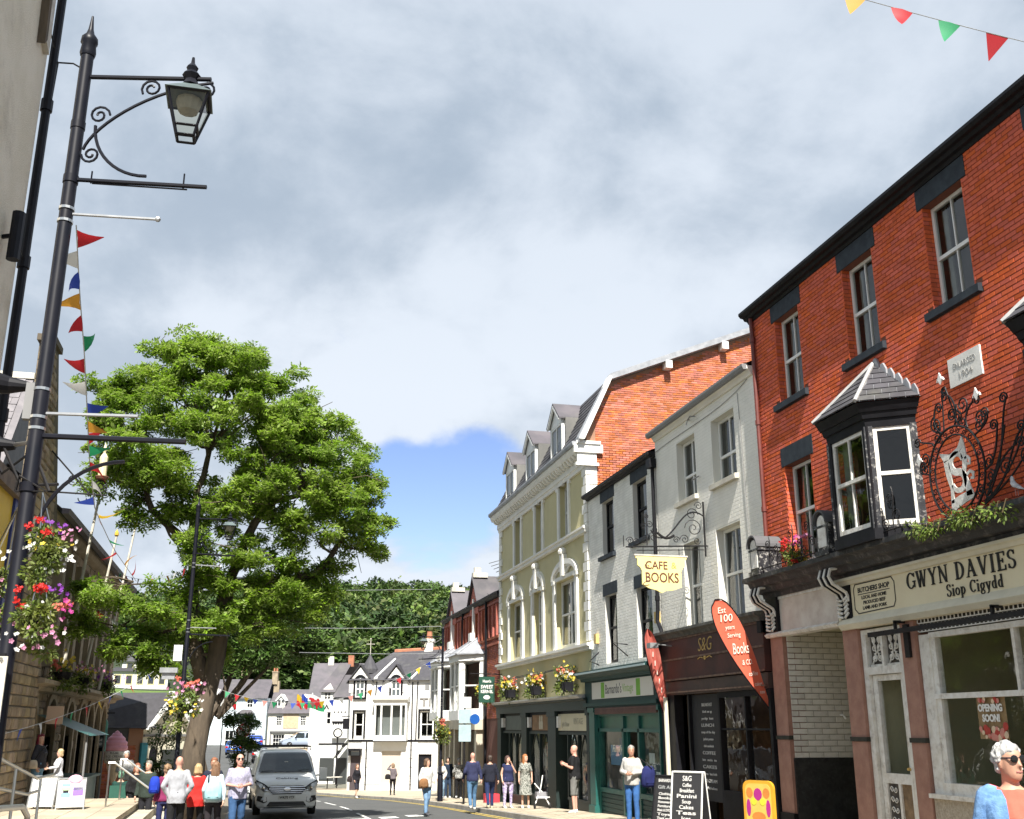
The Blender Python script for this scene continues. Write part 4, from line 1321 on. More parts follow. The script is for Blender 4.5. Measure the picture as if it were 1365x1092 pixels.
mb.fprofile(fx,[(-.1,3.68),(.22,3.68),(.26,3.76),(.34,3.8),(.34,3.86),(-.1,3.9)],A0+.03,A1)
mb.build('cornice',mat('mossy_lead_cornice',(.10,.10,.09),.8,col2=(.05,.05,.045),scale=6,dirt=.4,dcol=(.3,.29,.22),dscale=5),cr)
mb =MB().fbox(fx,A0+.05,A1-.02,-.1,.16,2.72,3.68)
fa =mb.build('fascia',M_BROWN,cr)
mb =MB()
for z in (2.74,3.2,3.66):mb.fbox(fx,A0+.06,A1-.04,.16,.185,z -.02,z +.02)
mb.fbox(fx,A0+.06,A1-.04,.16,.19,2.44,2.47)
mb.build('fascia_moulding',mat('worn_brown_moulding',(.2,.13,.09),.6,col2=(.09,.05,.04),scale=9),fa)
mb =MB().fbox(fx,A0+.05,A1-.3,-.1,.12,2.40,2.70)
f2=mb.build('lower_fascia',mat('lower_brown_fascia',(.085,.05,.04),.5,col2=(.05,.035,.03),scale=3),cr)
words(fa,'S&G',.42,M_GOLD,-22.0,.165,3.42,shear=.25,bold=-.004)
mb =MB()
for s in (-1,1):mb.tube([fx(22.0+s *.1,.17,3.14),fx(22.0+s *.25,.17,3.17),fx(22.0+s *.38,.17,3.13)],.012,4)
mb.ball(fx(22.0,.17,3.15),.06,8,4,sx=.3)
mb.build('gold_ornament',M_GOLD,fa)
mb =MB().tube([fx(23.9,.16,3.52),fx(23.9,.62,3.56)],.015,5).fbox(fx,23.78,24.02,.55,.75,3.46,3.58)
mb.build('fascia_lamp',M_GALV,cr)
mb =MB().tube([fx(24.7,.05,3.6),fx(24.7,.3,3.5)],.03,5).fbox(fx,24.55,24.85,.2,.42,3.3,3.62)
mb.build('fascia_lamp',M_BLACK,cr)
mb =MB().fbox(fx,A0+.05,A0+.22,.0,.2,3.45,3.85)
mb.build('meter_box',M_BLACK,cr)
for a,b in ((24.0,A1-.05),(A0,A0+.1)):MB().fbox(fx,a,b,-.2,.12,G0,2.40).build('black_pier',M_BLACK,cr)
MB().fbox(fx,23.30,23.38,-.1,.05,G0,2.40).build('door_post',M_BLACK,cr)
mb =MB().fbox(fx,21.66,21.74,-.1,.04,G0,2.40).fbox(fx,19.22,21.66,-.1,.04,2.28,2.40).fbox(fx,19.22,21.66,-.1,.04,G0,.42).fbox(fx,19.22,19.28,-.1,.04,.42,2.28).fbox(fx,20.42,20.48,-.1,.03,.42,2.28)
mb.fbox(fx,19.22,21.66,-.06,.02,1.62,1.66)
fr_=mb.build('shop_window',M_BLACK,cr)
for a,b in ((19.28,20.42),(20.48,21.66)):
 for z0,z1 in ((.42,1.62),(1.66,2.28)):
  MB().add([fx(a,-.03,z0),fx(b,-.03,z0),fx(b,-.03,z1),fx(a,-.03,z1)],[(0,1,2,3)]).build('pane',M_SGLASS,fr_)
mb =MB()
room(mb,fx,19.2,24.0,G0,2.7,-.1,-4)
mb.build('cafe_interior',mat('cafe_wall',(.32,.23,.14),.9,col2=(.16,.12,.08),scale=1.2),cr)
mb =MB()
for k in range(16):
 u,d,z =R.uniform(19.4,21.5),R.uniform(-2.4,-.7),R.choice((1.25,1.35,2.0,2.05,2.1))
 mb.ball(fx(u,d,z),.028,8,5)
mb.build('filament_bulb',M_WARM,cr)
mb =MB()
for k in range(9):
 u =19.4+k *.25
 mb.fbox(fx,u,u +R.uniform(.08,.2),-2.6,-2.55,1.0,2.2)
mb.build('bar_shelving',mat('pale_wood',(.45,.33,.18),.7,var=.4,scale=4),cr)
mb =MB().fbox(fx,21.76,23.28,-.06,-.02,.15,2.38)
bd =mb.build('menu_board',M_CHALK,cr)
M_CHK =flat('chalk_lettering',(.66,.65,.62),.9)
rows =['BREAKFAST','full welsh   toast   eggs','porridge   beans','LUNCH','soup of the day','jacket potato','club sandwich','COFFEE','latte   mocha   tea','CAKES','scones   bara brith','ICE CREAM','milkshakes']
for i,s in enumerate(rows):
 words(bd,s,.10 if s.isupper() else .075,M_CHK,-22.45,-.017,2.15-i *.145,width=R.uniform(.45,.75))
mb =MB().fbox(fx,23.4,23.98,-.6,-.55,G0,2.4)
mb.build('cafe_door',mat('black_door',(.012,.012,.013),.4),cr)
rm.build('upper_rooms',M_ROOM,cr)
## WHITE BRICK HOUSE with the green charity shop
wb =thing('white_brick_house','white painted brick house with dark sash windows above a green charity shop','building',(9.8,28,-.5))
B0,B1=24.92,30.68
ho =[(28.3,29.32,6.48,8.06),(25.6,26.66,6.48,8.06),(28.25,29.25,3.4,5.3),(25.5,26.62,3.4,5.2)]
li =[(h[0]-.1,h[1]+.15,h[3],h[3]+.34) for h in ho]
si =[(h[0]-.12,h[1]+.22,h[2]-.14,h[2]) for h in ho[:2]]
mb =MB()
wall_face(mb,fx,B0,B1,3.15,8.53,ho,.2)
shell(mb,fx,B0,B1,-1.2,8.53,9)
wl =mb.build('wall',mat('white_joint',(.62,.61,.56),.9,bump=.15),wb)
bricks(wb,fx,B0,B1,3.3,8.38,ho +li +si,M_WBRICK,L=.23,H=.078,j=.008,proud=.004,n_ind=0,parent=wl)
for h in li:MB().fbox(fx,h[0],h[1],-.2,.016,h[2]+.003,h[3]).build('lintel',M_LINTEL,wb)
for h in si:MB().fprofile(fx,[(-.2,h[3]),(-.2,h[2]),(.1,h[2]),(.1,h[3]-.03)],h[0],h[1]).build('window_sill',M_LINTEL,wb)
rm =MB()
for i,h in enumerate(ho):sash(wb,fx,h[0]+.01,h[1]-.01,h[2]+.005,h[3]-.005,.13,mt=M_BLACK,cols=1,split=.52,fw=.07,rm=rm,curtain=.2 if i % 2 else 0)
mb =MB().fprofile(fx,[(-.1,8.38),(.05,8.39),(.08,8.43),(.16,8.44),(.22,8.48),(.22,8.53),(-.1,8.55)],B0-.05,B1+.02)
mb.build('gutter',M_BLACK,wb)
mb =MB()
mb.add([fx(B0,.2,8.555),fx(B1,.2,8.555),fx(B1,-4.2,10.3),fx(B0,-4.2,10.3)],[(0,1,2,3)])
mb.add([fx(B0,-9,8.555),fx(B1,-9,8.555),fx(B1,-4.2,10.3),fx(B0,-4.2,10.3)],[(0,1,2,3)])
mb.build('roof',M_SLATE,wb)
mb =MB().tube([fx(24.93,.1,8.36),fx(24.92,.08,8.1),fx(24.92,.08,4.5),fx(24.92,.10,4.2),fx(24.6,.14,3.95),fx(24.55,.14,3.7)],.05,8)
for z in (8.2,6.4,4.7):mb.tube([fx(24.92,.08,z),fx(24.92,.08,z +.12)],.065,8)
mb.fbox(fx,24.80,25.06,.02,.2,8.1,8.34)
mb.build('drainpipe',M_BLACK,wb)
mb =MB().tube([fx(24.35,.2,2.35),fx(24.33,.2,1.5),fx(24.31,.2,-.1)],.055,8)
mb.build('cream_drainpipe',M_CREAMP,wb)
for u,z in ((25.05,4.3),(30.0,4.15)):
 MB().fbox(fx,u -.1,u +.1,0,.1,z -.14,z +.14).build('alarm_box',flat('alarm_yellow',(.62,.44,.16)),wb)
mb =MB()
mb.tube([fx(29.9,.02,3.75),fx(29.9,.3,3.5),fx(29.9,.02,3.4)],.02,5).tube([fx(27.4,.02,3.8),fx(27.4,.45,3.85),fx(27.4,.02,3.5)],.018,5)
mb.build('empty_bracket',M_IRON,wb)
S =.12
mb =MB()
mb.fprofile(fx,[(-.1,2.95),(.20,2.95),(.22,3.03),(.30,3.05),(.36,3.13),(.44,3.15),(.44,3.22),(-.1,3.3)],B0+.1,31.15)
cnc =mb.build('shop_cornice',M_GREEN,wb)
mb =MB().fbox(fx,B0+.12,30.95,.42,.452,3.14,3.19)
mb.build('gutter_line',mat('pale_blue_edge',(.36,.46,.48),.5),cnc)
mb =MB().fbox(fx,B0+.1,31.0,-.1,S,2.2,2.97)
mb.fbox(fx,B0+.1,31.0,-.1,S +.06,2.24,2.34)
mb.build('fascia',M_GREEN,wb)
sgn =MB().fbox(fx,25.3,30.25,S,S +.025,2.44,2.9).build('sign_board',mat('white_sign_print',(.74,.72,.66),.5),wb)
words(sgn,"Barnardo's",.36,flat('grey_print',(.16,.16,.16)),-28.33,S +.027,2.67,width=1.35)
words(sgn,'Vintage',.3,flat('green_print',(.42,.58,.25)),-27.15,S +.027,2.67,width=.85)
mb =MB()
for u in (29.25,26.35):mb.fbox(fx,u -.15,u +.15,S +.024,S +.028,2.46,2.88)
mb.build('green_stripe',flat('lime_stripe',(.22,.5,.07)),sgn)
mb =MB()
for i in range(7):mb.fbox(fx,25.1,30.0,-.02,.15+(.012 if i % 2 else 0),2.02+i *.025,2.02+i *.025+.022)
mb.build('shutter_box',mat('dull_brown_shutter',(.17,.085,.07),.6,var=.3),wb)
for a,b in ((30.1,30.6),(24.95,25.02)):
 mb =MB().fbox(fx,a,b,-.2,.14,-1,2.2)
 mb.fbox(fx,a -.03,b +.03,-.2,.18,2.08,2.2).fbox(fx,a -.03,b +.03,-.2,.18,-1,-.45)
 if a >30:mb.fbox(fx,30.6,30.95,-.2,.05,-1,2.2)
 mb.build('pilaster',M_GREENL,wb)
mb =MB()
for a,b,z0,z1 in ((25.02,30.1,1.55,1.64),(25.02,30.1,1.96,2.04),(27.93,28.06,-.7,1.96),(26.72,26.84,-.7,1.96),(25.02,25.1,-.7,1.96),(29.98,30.1,-.7,1.96),(28.06,29.98,-.06,.06),(25.1,26.72,-.06,.06)):
 mb.fbox(fx,a,b,-.12,.03,z0,z1)
sf =mb.build('window_frame',M_GREENL,wb)
mb =MB()
for a,b in ((28.06,29.98),(26.84,27.93),(25.1,26.72)):mb.fbox(fx,a,b,-.07,-.03,1.64,1.96)
mb.build('transom_panel',mat('green_transom',(.012,.12,.085),.3,var=.3,scale=2),sf)
for a,b in ((28.06,29.98),(25.1,26.72)):
 MB().add([fx(a,-.05,.06),fx(b,-.05,.06),fx(b,-.05,1.55),fx(a,-.05,1.55)],[(0,1,2,3)]).build('pane',M_SGLASS,sf)
 mb =MB().fbox(fx,a,b,-.1,-.02,-1,-.06)
 for k in range(6):mb.fbox(fx,a,b,-.02,.0,-.78+k *.12,-.69+k *.12)
 mb.build('stall_riser',M_GREEN,sf)
mb =MB()
room(mb,fx,25.0,30.1,-.9,2.0,-.13,-3.2)
mb.build('shop_interior',mat('charity_shop_wall',(.42,.40,.36),.9,var=.5,scale=1),wb)
mb =MB()
for k in range(46):
 u =R.uniform(25.2,29.9)
 z =R.choice((.1,.1,.7,.95))
 d =R.uniform(-2.2,-.5)
 mb.fbox(fx,u,u +R.uniform(.05,.22),d -.25,d,z,z +R.uniform(.25,.75),R.randrange(6))
mb.build('shop_stock',[flat('stock_white',(.62,.6,.56)),flat('stock_red',(.38,.05,.05)),flat('stock_tan',(.36,.25,.15)),flat('stock_blue',(.08,.16,.3)),flat('stock_black',(.02,.02,.02)),flat('stock_pink',(.5,.28,.3))],wb)
mb =MB().fbox(fx,28.2,29.3,-.075,-.07,.68,1.2)
pst =mb.build('window_poster',flat('poster_blue',(.10,.24,.42)),wb)
words(pst,'Family',.26,M_WHITE,-28.75,-.066,1.1,shear=.3,width=.85,bold=.006)
mb =MB().fbox(fx,25.3,25.85,-.075,-.07,.2,.62).fbox(fx,25.9,26.3,-.075,-.07,.8,1.05)
mb.build('window_notice',flat('notice_blue_grey',(.35,.45,.5)),wb)
mb =MB().fbox(fx,27.78,27.92,-.12,-.04,-.75,1.55).fbox(fx,26.86,26.92,-.7,-.1,-.75,1.55)
mb.build('door',M_GREENL,wb)
rm.build('upper_rooms',M_ROOM,wb)
## OLIVE HOUSE: stuccoed three storeys under a mansard
ol =thing('olive_house','olive green rendered house with white arched windows and slate mansard dormers','building',(9.8,36.8,-.9))
C0,C1=30.72,42.9
w2=[(39.75,.5),(36.55,.48),(33.3,.52)]
w1=[(40.1,1.0),(36.75,.62),(33.25,1.15)]
ho =[(c -h,c +h,7.68,9.5) for c,h in w2]+[(c -h,c +h,4.12,6.34) for c,h in w1]
mb =MB()
wall_face(mb,fx,C0,C1,2.5,10.1,ho,.26)
shell(mb,fx,C0,C1,-1.6,10.1,7)
mb.build('wall',M_OLIVE,ol)
rm =MB()
for c,h in w2:sash(ol,fx,c -h +.01,c +h -.01,7.69,9.49,.17,cols=1,split=.5,fw=.08,rm=rm,curtain=.2)
for (c,h),n in zip(w1,(3,1,3)):
 sash(ol,fx,c -h +.01,c +h -.01,4.13,6.33,.17,cols=2 if n ==3 else 1,split=.5,fw=.1,rm=rm,curtain=.2,barw=.12)
for c,h in w2:
 mb =MB()
 for s in (-1,1):
  a =c +s *h
  mb.fbox(fx,a,a +s *.2,0,.06,7.62,9.5)
  mb.fbox(fx,a +s *.14,a +s *.30,0,.075,9.38,9.58)
 mb.fbox(fx,c -h -.2,c +h +.2,0,.058,9.5,9.62).fbox(fx,c -h -.24,c +h +.24,0,.09,9.61,9.66)
 mb.fprism(fx,[(c -.1,9.46),(c +.1,9.46),(c +.13,9.74),(c -.13,9.74)],0,.11)
 mb.build('architrave',M_STUCCO,ol)
for c,h in w1:
 mb =MB()
 for s in (-1,1):
  a =c +s *h
  mb.fbox(fx,a,a +s *.26,0,.07,4.05,6.36)
  mb.fbox(fx,a -s *.02,a +s *.32,0,.10,6.28,6.40)
 W_,rise =h +.28,.52 if h >.8 else .6
 def ar(k,off):return [(c +(W_+off)*math.cos(rad(t)),6.4+(rise +off)*math.sin(rad(t))) for t in range(0,181,15)]
 o_,i_=ar(0,.05),ar(0,-.13)
 for q in range(len(o_)-1):mb.fprism(fx,[o_[q],o_[q +1],i_[q +1],i_[q]],0,.11)
 o2,i2=ar(0,-.13),ar(0,-.2)
 for q in range(len(o2)-1):mb.fprism(fx,[o2[q],o2[q +1],i2[q +1],i2[q]],0,.06)
 mb.fbox(fx,c -h -.05,c +h +.05,0,.065,6.34,6.46)
 mb.fprism(fx,[(c -.10,6.42),(c +.10,6.42),(c +.17,7.12),(c -.17,7.12)],0,.17)
 mb.lathe([(.0,0),(.15,.02),(.17,.1),(.12,.2),(.0,.25)],fx(c,.09,7.12),8)
 for s in (-1,1):mb.tube([fx(c +s *.12,.04,6.5),fx(c +s *h *.55,.04,6.72)],.05,5)
 mb.build('arched_surround',M_STUCCO,ol)
mb =MB()
mb.fprofile(fx,[(0,7.44),(.12,7.46),(.12,7.56),(.18,7.58),(.18,7.64),(0,7.68)],C0-.02,C1)
mb.fprofile(fx,[(0,3.88),(.12,3.9),(.12,3.98),(.20,4.0),(.20,4.08),(0,4.12)],C0-.25,C1+.1)
mb.build('string_course',M_STUCCO,ol)
mb =MB()
for k,z in enumerate(np.arange(4.15,9.4,.3)):
 l =.44 if k % 2 else .28
 mb.fbox(fx,C0-.015,C0+l,-.3,.05,z +.01,z +.29)
 mb.fbox(fx,C1-l,C1+.015,-.3,.05,z +.01,z +.29)
q_=mb
for k,z in enumerate(np.arange(4.15,9.4,.3)):
 l =.44 if k % 2 else .28
 for a,b in ((C0-.03,C0+l),(C1-l,C1+.03)):
  MB().fbox(fx,a,b,-.32,.055,z +.012,z +.288).build('quoin',M_STUCCO,ol,fix=False)
mb =MB()
mb.fprofile(fx,[(0,9.5),(.08,9.5),(.10,9.61),(.14,9.64),(.14,9.8),(0,9.8)],C0-.05,C1+.05)
mb.fprofile(fx,[(-.1,9.96),(.36,9.96),(.39,10.02),(.43,10.1),(.43,10.22),(-.1,10.26)],C0-.12,C1+.12)
mb.fbox(fx,C0,C1,-.1,.13,9.8,9.96)
ev =mb.build('eaves_cornice',M_STUCCO,ol)
k =C0+.08
while k <C1:
 MB().fprofile(fx,[(.13,9.8),(.26,9.82),(.33,9.9),(.35,9.96),(.13,9.96)],k,k +.13).build('bracket',M_STUCCO,ev,fix=False)
 k +=.33
mb =MB().fprofile(fx,[(.38,10.22),(.40,10.16),(.48,10.16),(.51,10.24),(.51,10.3),(.39,10.3)],C0-.1,C1+.14)
mb.build('gutter',M_LEAD,ol)
mx,mz =-.77,12.42
mb =MB()
mb.add([fx(C0,.3,10.26),fx(C1,.3,10.26),fx(C1,mx,mz),fx(C0,mx,mz)],[(0,1,2,3)])
mb.add([fx(C0,mx,mz),fx(C1,mx,mz),fx(C1,-6.3,14.7),fx(C0,-6.3,14.7)],[(0,1,2,3)])
mb.add([fx(C0,-12.5,12.4),fx(C1,-12.5,12.4),fx(C1,-6.3,14.7),fx(C0,-6.3,14.7)],[(0,1,2,3)])
rfm =mb.build('mansard_roof',M_SLATE2,ol)
up =Vector(fx(0,mx,mz))-Vector(fx(0,.3,10.26))
slates(ol,fx(C0+.02,.31,10.28),(0,1,0),up,48,int(up.length /.2),M_SLATE,n_ind=0,parent=rfm)
up =Vector(fx(0,-6.3,14.7))-Vector(fx(0,mx,mz))
slates(ol,fx(C0+.02,mx -.02,mz),(0,1,0),up,48,int(up.length /.24),M_SLATE,sh=.24,parent=rfm)
for c in (40.55,37.2,33.65):
 h =.68
 frd =lambda u,d,z:fx(u,d +.16,z)
 mb =MB()
 for s in (-1,1):
  a =c +s *h
  mb.fprism(fx,[(a -.02,10.4),(a +.02,10.4),(a +.02,11.78),(a -.02,11.78)],.16,-.8)
 mb.fbox(frd,c -h,c +h,-.06,0,11.62,11.78).fbox(frd,c -h,c +h,-.06,0,10.38,10.5)
 mb.fprism(frd,[(c -h,11.78),(c +h,11.78),(c,12.32)],-.05,0)
 dm =mb.build('dormer',M_WHITE,ol)
 sash(ol,frd,c -h +.03,c +h -.03,10.5,11.62,.01,cols=2,split=.55,mid=False,fw=.07,barw=.05,rm=rm)
 mb =MB()
 for s in (-1,1):
  q =[frd(c +s *(h +.14),.12,11.70),frd(c,.12,12.40),fx(c,-.9,12.40),fx(c +s *(h +.14),-.9,11.70)]
  mb.add(q +[(x,y,z +.05) for x,y,z in q],[(0,1,2,3),(7,6,5,4),(0,4,5,1),(1,5,6,2),(2,6,7,3),(3,7,4,0)])
 mb.build('dormer_roof',M_SLATE2,dm)
 mb =MB()
 for s in (-1,1):mb.fprism(frd,[(c +s *(h +.12),11.66),(c,12.36),(c,12.27),(c +s *(h +.03),11.66)],.05,.12)
 mb.build('bargeboard',M_WHITE,dm)
gfr =lambda u,d,z:(9.8+u,C0-d,z)
def gtop(u):
 return float(np.interp(u,[-.3,.77,6.3,12.5],[10.1,12.36,14.62,12.3]))
us_=[0,.77,3,6.3,9.5,12.5]
mb =MB()
mb.add([gfr(0,0,8.4)]+[gfr(u,0,gtop(u)) for u in us_]+[gfr(12.5,0,8.4)],[tuple(range(len(us_)+2))])
gw =mb.build('gable_wall',M_MORT2,ol)
bricks(ol,gfr,.3,8.5,8.5,14.4,[],M_RED2,proud=.012,n_ind=300,parent=gw,clip=lambda u,z:z <gtop(u)-.02)
mb =MB()
for a,b in ((-.35,.77),(.77,6.3),(6.3,12.5)):
 mb.fprism(gfr,[(a,gtop(a)+.02 if a >0 else 10.22),(b,gtop(b)+.02),(b,gtop(b)+.22),(a,gtop(a)+.22 if a >0 else 10.4)],-.02,.30)
mb.build('verge_board',M_LEAD,ol)
for u in (2.79,4.83,7.5):
 MB().fbox(gfr,u -.11,u +.11,-.02,.34,gtop(u)-.26,gtop(u)+.0).build('purlin_end',M_WHITE,ol)
mb =MB().fbox(gfr,-.45,.5,0,.137,9.95,10.22).fbox(gfr,-.38,.42,0,.18,10.22,10.32).fbox(gfr,-.33,.3,0,.08,9.62,9.95).fbox(gfr,-.4,.36,0,.142,9.53,9.62)
mb.build('cornice_return',M_STUCCO,ol)
mb =MB().fprism(gfr,[(-.34,10.33),(-.16,10.33),(.82,12.45),(.72,12.5)],-.02,.34)
mb.build('verge_flashing',M_WHITE,ol)
mb =MB().fprofile(fx,[(-.1,2.16),(.15,2.16),(.15,2.42),(.24,2.45),(.24,2.5),(-.1,2.54)],C0+.1,C1+.05)
fc =mb.build('fascia',M_GDARK,ol)
mb =MB().fprofile(fx,[(.0,2.5),(.30,2.5),(.34,2.56),(.34,2.6),(0,2.62)],C0+.3,C1+.05)
mb.build('lead_capping',mat('pale_capping',(.5,.5,.47),.6,var=.2),fc)
for a,b in ((C0+.05,31.0),(34.35,35.3),(38.2,38.95),(42.3,C1)):
 mb =MB().fbox(fx,a,b,-.3,.10,-1.8,2.16).fbox(fx,a -.03,b +.03,-.3,.14,-1.8,-.75-(a -31)*.035).fbox(fx,a -.03,b +.03,-.3,.14,2.0,2.16)
 mb.build('pilaster',M_GDARK,ol)
for i,(a,b) in enumerate(((31.05,34.3),(35.35,38.15),(39.0,42.25))):
 g0=gz((a +b)/2)-.15
 bt =g0+.5
 zt =1.5
 door =(b -.95,b -.05) if i !=1 else (b -.05,b -.04)
 wa,wz =a +.03,door[0]-.06
 mb =MB().fbox(fx,a,b,-.1,.02,zt -.06,zt +.02).fbox(fx,wa,wa +.07,-.1,.02,bt,zt).fbox(fx,wz -.07,wz,-.1,.02,bt,zt)
 mid =(wa +wz)/2
 mb.fbox(fx,mid -.03,mid +.03,-.08,.01,bt,zt)
 for c,hw in (((wa +mid)/2,(mid -wa)/2-.06),((mid +wz)/2,(wz -mid)/2-.06)):
  for s in (-1,1):
   mb.tube([fx(c +s *hw *(1-math.sin(rad(t))),-.04,zt -.75+.72*math.sin(rad(t))**.8) for t in range(0,91,15)],.02,4)
 mb.fbox(fx,wa,wz,-.1,.03,bt -.08,bt)
 sw =mb.build('shop_window',M_GDARK,ol)
 for p0,p1 in ((wa +.07,mid -.03),(mid +.03,wz -.07)):
  MB().add([fx(p0,-.05,bt),fx(p1,-.05,bt),fx(p1,-.05,zt -.06),fx(p0,-.05,zt -.06)],[(0,1,2,3)]).build('pane',M_SGLASS,sw)
 MB().fbox(fx,wa,wz,-.12,-.01,g0-.3,bt -.08).build('stall_riser',M_GDARK,sw)
 if i !=1:
  mb =MB().fbox(fx,door[0],door[0]+.1,-.5,-.42,g0,zt).fbox(fx,door[1]-.1,door[1],-.5,-.42,g0,zt).fbox(fx,door[0],door[1],-.5,-.42,g0,g0+.35)
  mb.build('shop_door',M_GDARK,ol)
 mt =(mat('cream_name_board',(.66,.62,.45),.6,var=.1,scale=2),mat('wooden_name_board',(.30,.16,.07),.7,col2=(.2,.12,.05),scale=3),mat('grey_name_board',(.06,.085,.08),.5,var=.3))[i]
 MB().fbox(fx,a,b,-.12,-.01,zt,2.16).build('fascia_back',M_BLACK,ol)
 nb =MB().fbox(fx,a +.15,b -(.05 if i ==0 else .55),-.01,.03,zt +.06,2.07).build('name_board',mt,ol)
 if i ==0:
  words(nb,'VINTAGE',.26,flat('grey_soft_print',(.36,.35,.28)),-(a +1.0),.032,1.83,width=1.0)
  words(nb,'gifts & home',.2,MATS['grey_soft_print'],-(b -.9),.032,1.75,width=.8)
 if i ==1:
  mb =MB()
  for u in (36.3,36.55):mb.lathe([(.12,0),(.14,.2),(.08,.28),(.1,.4),(.03,.45)],fx(u,.035,1.6),8,sx=.1)
  mb.build('painted_bottles',flat('pale_print',(.6,.55,.42)),nb)
 for u in ((a -.0,b -.35)[1],):
  MB().fbox(fx,u,u +.2,.0,.12,zt +.15,zt +.5).build('wall_lamp',flat('lamp_white',(.75,.75,.73),.4),ol)
mb =MB()
room(mb,fx,C0+.1,C1-.1,-1.7,2.3,-.55,-3.5)
mb.build('shop_interior',mat('dim_shop_wall',(.24,.23,.21),.9,var=.5,scale=1),ol)
mb =MB()
for k in range(60):
 u =R.uniform(31.2,42.2)
 d =R.uniform(-1.3,-.2)
 z =R.uniform(-.9,.7)
 mb.fbox(fx,u,u +R.uniform(.06,.4),d -.1,d,z,z +R.uniform(.15,.7),R.randrange(5))
mb.build('shop_stock',[MATS['stock_white'],MATS['stock_red'],flat('stock_grey',(.3,.32,.33)),MATS['stock_tan'],MATS['stock_black']],ol)
rm.build('upper_rooms',M_ROOM,ol)
## SMALL RED BRICK PAIR with white bays
rb =thing('red_brick_gabled_house','dark red brick house with two small gables and tall white canted bays','building',(9.8,49.5,-1.4))
D0,D1=42.94,56.2
mb =MB()
wall_face(mb,fx,D0,D1,-1.9,6.95,[],.1)
shell(mb,fx,D0,D1,-2.2,6.95,8)
wl =mb.build('wall',mat('dark_brick_mortar',(.14,.06,.045),.95,bump=.3),rb)
bricks(rb,fx,D0+.02,D1,2.0,6.9,[(45.9,50.0,2.0,4.7),(51.3,55.3,2.0,4.7)],M_RED3,n_ind=0,parent=wl)
mb =MB()
u =D0+.3
while u <D1-.4:
 mb.fbox(fx,u,u +.14,0,.09,5.3,6.6); u +=.72
for z in (4.95,5.2,6.65):mb.fbox(fx,D0+.02,D1,0,.075,z,z +.1)
mb.build('brick_panelling',M_RED3,wl)
mb =MB().fprofile(fx,[(0,6.85),(.12,6.88),(.18,6.98),(.24,7.0),(.24,7.06),(0,7.1)],D0-.02,D1)
mb.build('gutter',M_BLACK,rb)
mb =MB()
mb.add([fx(D0,.2,7.06),fx(D1,.2,7.06),fx(D1,-4,9.3),fx(D0,-4,9.3)],[(0,1,2,3)])
mb.add([fx(D0,-8,7.0),fx(D1,-8,7.0),fx(D1,-4,9.3),fx(D0,-4,9.3)],[(0,1,2,3)])
mb.build('roof',M_SLATE2,rb)
for c in (47.9,53.4):
 h =.95
 mb =MB().fprism(fx,[(c -h,6.6),(c +h,6.6),(c +h,7.1),(c,8.1),(c -h,7.1)],.1,-1.2)
 gb =mb.build('gablet',M_RED3,rb)
 mb =MB()
 for s in (-1,1):
  q =[fx(c +s *(h +.15),.22,7.05),fx(c,.22,8.28),fx(c,-1.6,8.28),fx(c +s *(h +.15),-1.6,7.05)]
  mb.add(q +[(x,y,z +.09) for x,y,z in q],[(0,1,2,3),(7,6,5,4),(0,4,5,1),(1,5,6,2),(2,6,7,3),(3,7,4,0)])
 mb.build('gablet_roof',M_SLATE2,gb)
 mb =MB().fbox(fx,c -.2,c +.2,-.5,.18,8.28,8.5).fbox(fx,c -.1,c +.1,-.2,.1,8.5,8.75)
 mb.build('gablet_finial',M_SILL,gb)
 p =.95
 ft =[(c -1.9,0),(c -1.15,p),(c +1.15,p),(c +1.9,0)]
 mb =MB()
 for z0,z1,off in ((1.95,2.35,.04),(4.45,4.72,.06)):
  vs =[fx(u +(off if k >1 else -off),d +(off if k in (1,2) else 0),z) for z in (z0,z1) for k,(u,d) in enumerate(ft)]
  mb.add(vs,[(0,1,5,4),(1,2,6,5),(2,3,7,6),(4,5,6,7),(3,2,1,0)])
 by =mb.build('bay',M_WHITE,rb)
 for i,(a,b) in enumerate(zip(ft,ft[1:])):
  fr,ln =face_frame(a,b)
  mb =MB().fbox(fr,0,.2,-.12,.01,2.35,4.45).fbox(fr,ln -.2,ln,-.12,.01,2.35,4.45)
  if i ==1:mb.fbox(fr,ln /2-.12,ln /2+.12,-.12,.01,2.35,4.45)
  mb.build('mullion',M_WHITE,by)
  for q0,q1 in (((.2,ln -.2),) if i !=1 else ((.2,ln /2-.12),(ln /2+.12,ln -.2))):
   sash(rb,fr,q0,q1,2.36,4.44,.03,cols=1,fw=.05)
 mb =MB()
 room(mb,fx,c -1.7,c +1.7,2.0,4.5,.1,-1.2)
 mb.build('bay_room',M_ROOM,by)
 ap0,ap1=Vector(fx(c -.5,.02,5.5)),Vector(fx(c +.5,.02,5.5))
 e =[Vector(fx(u +(.18 if k >1 else -.18),d +(.2 if k in (1,2) else 0),4.72)) for k,(u,d) in enumerate(ft)]
 mb =MB().add(e +[ap0,ap1],[(0,1,4),(1,2,5,4),(2,3,5),(0,3,2,1)])
 mb.tube([e[1],ap0],.05,5).tube([e[2],ap1],.05,5).tube([e[0],ap0],.05,5)
 mb.build('bay_roof',M_LEAD,by)
 mb =MB().fbox(fx,c -.11,c +.11,.0,.16,5.45,7.3).fbox(fx,c -.25,c +.25,0,.3,5.4,5.75)
 mb.build('white_pilaster_strip',M_STUCCO,rb)
mb =MB()
for u in (45.2,50.6):mb.tube([fx(u,.1,6.9),fx(u,.1,-1.4)],.06,6)
mb.build('drainpipe',M_BLACK,rb)
mb =MB()
M_CCOL =mat('cream_column',(.52,.48,.38),.6,var=.15,scale=3)
for u in (46.2,49.3,51.2,52.4,53.6,55.6):MB().fbox(fx,u -.16,u +.16,-.1,.32,-2.2,1.55).build('shop_column',M_CCOL,rb)
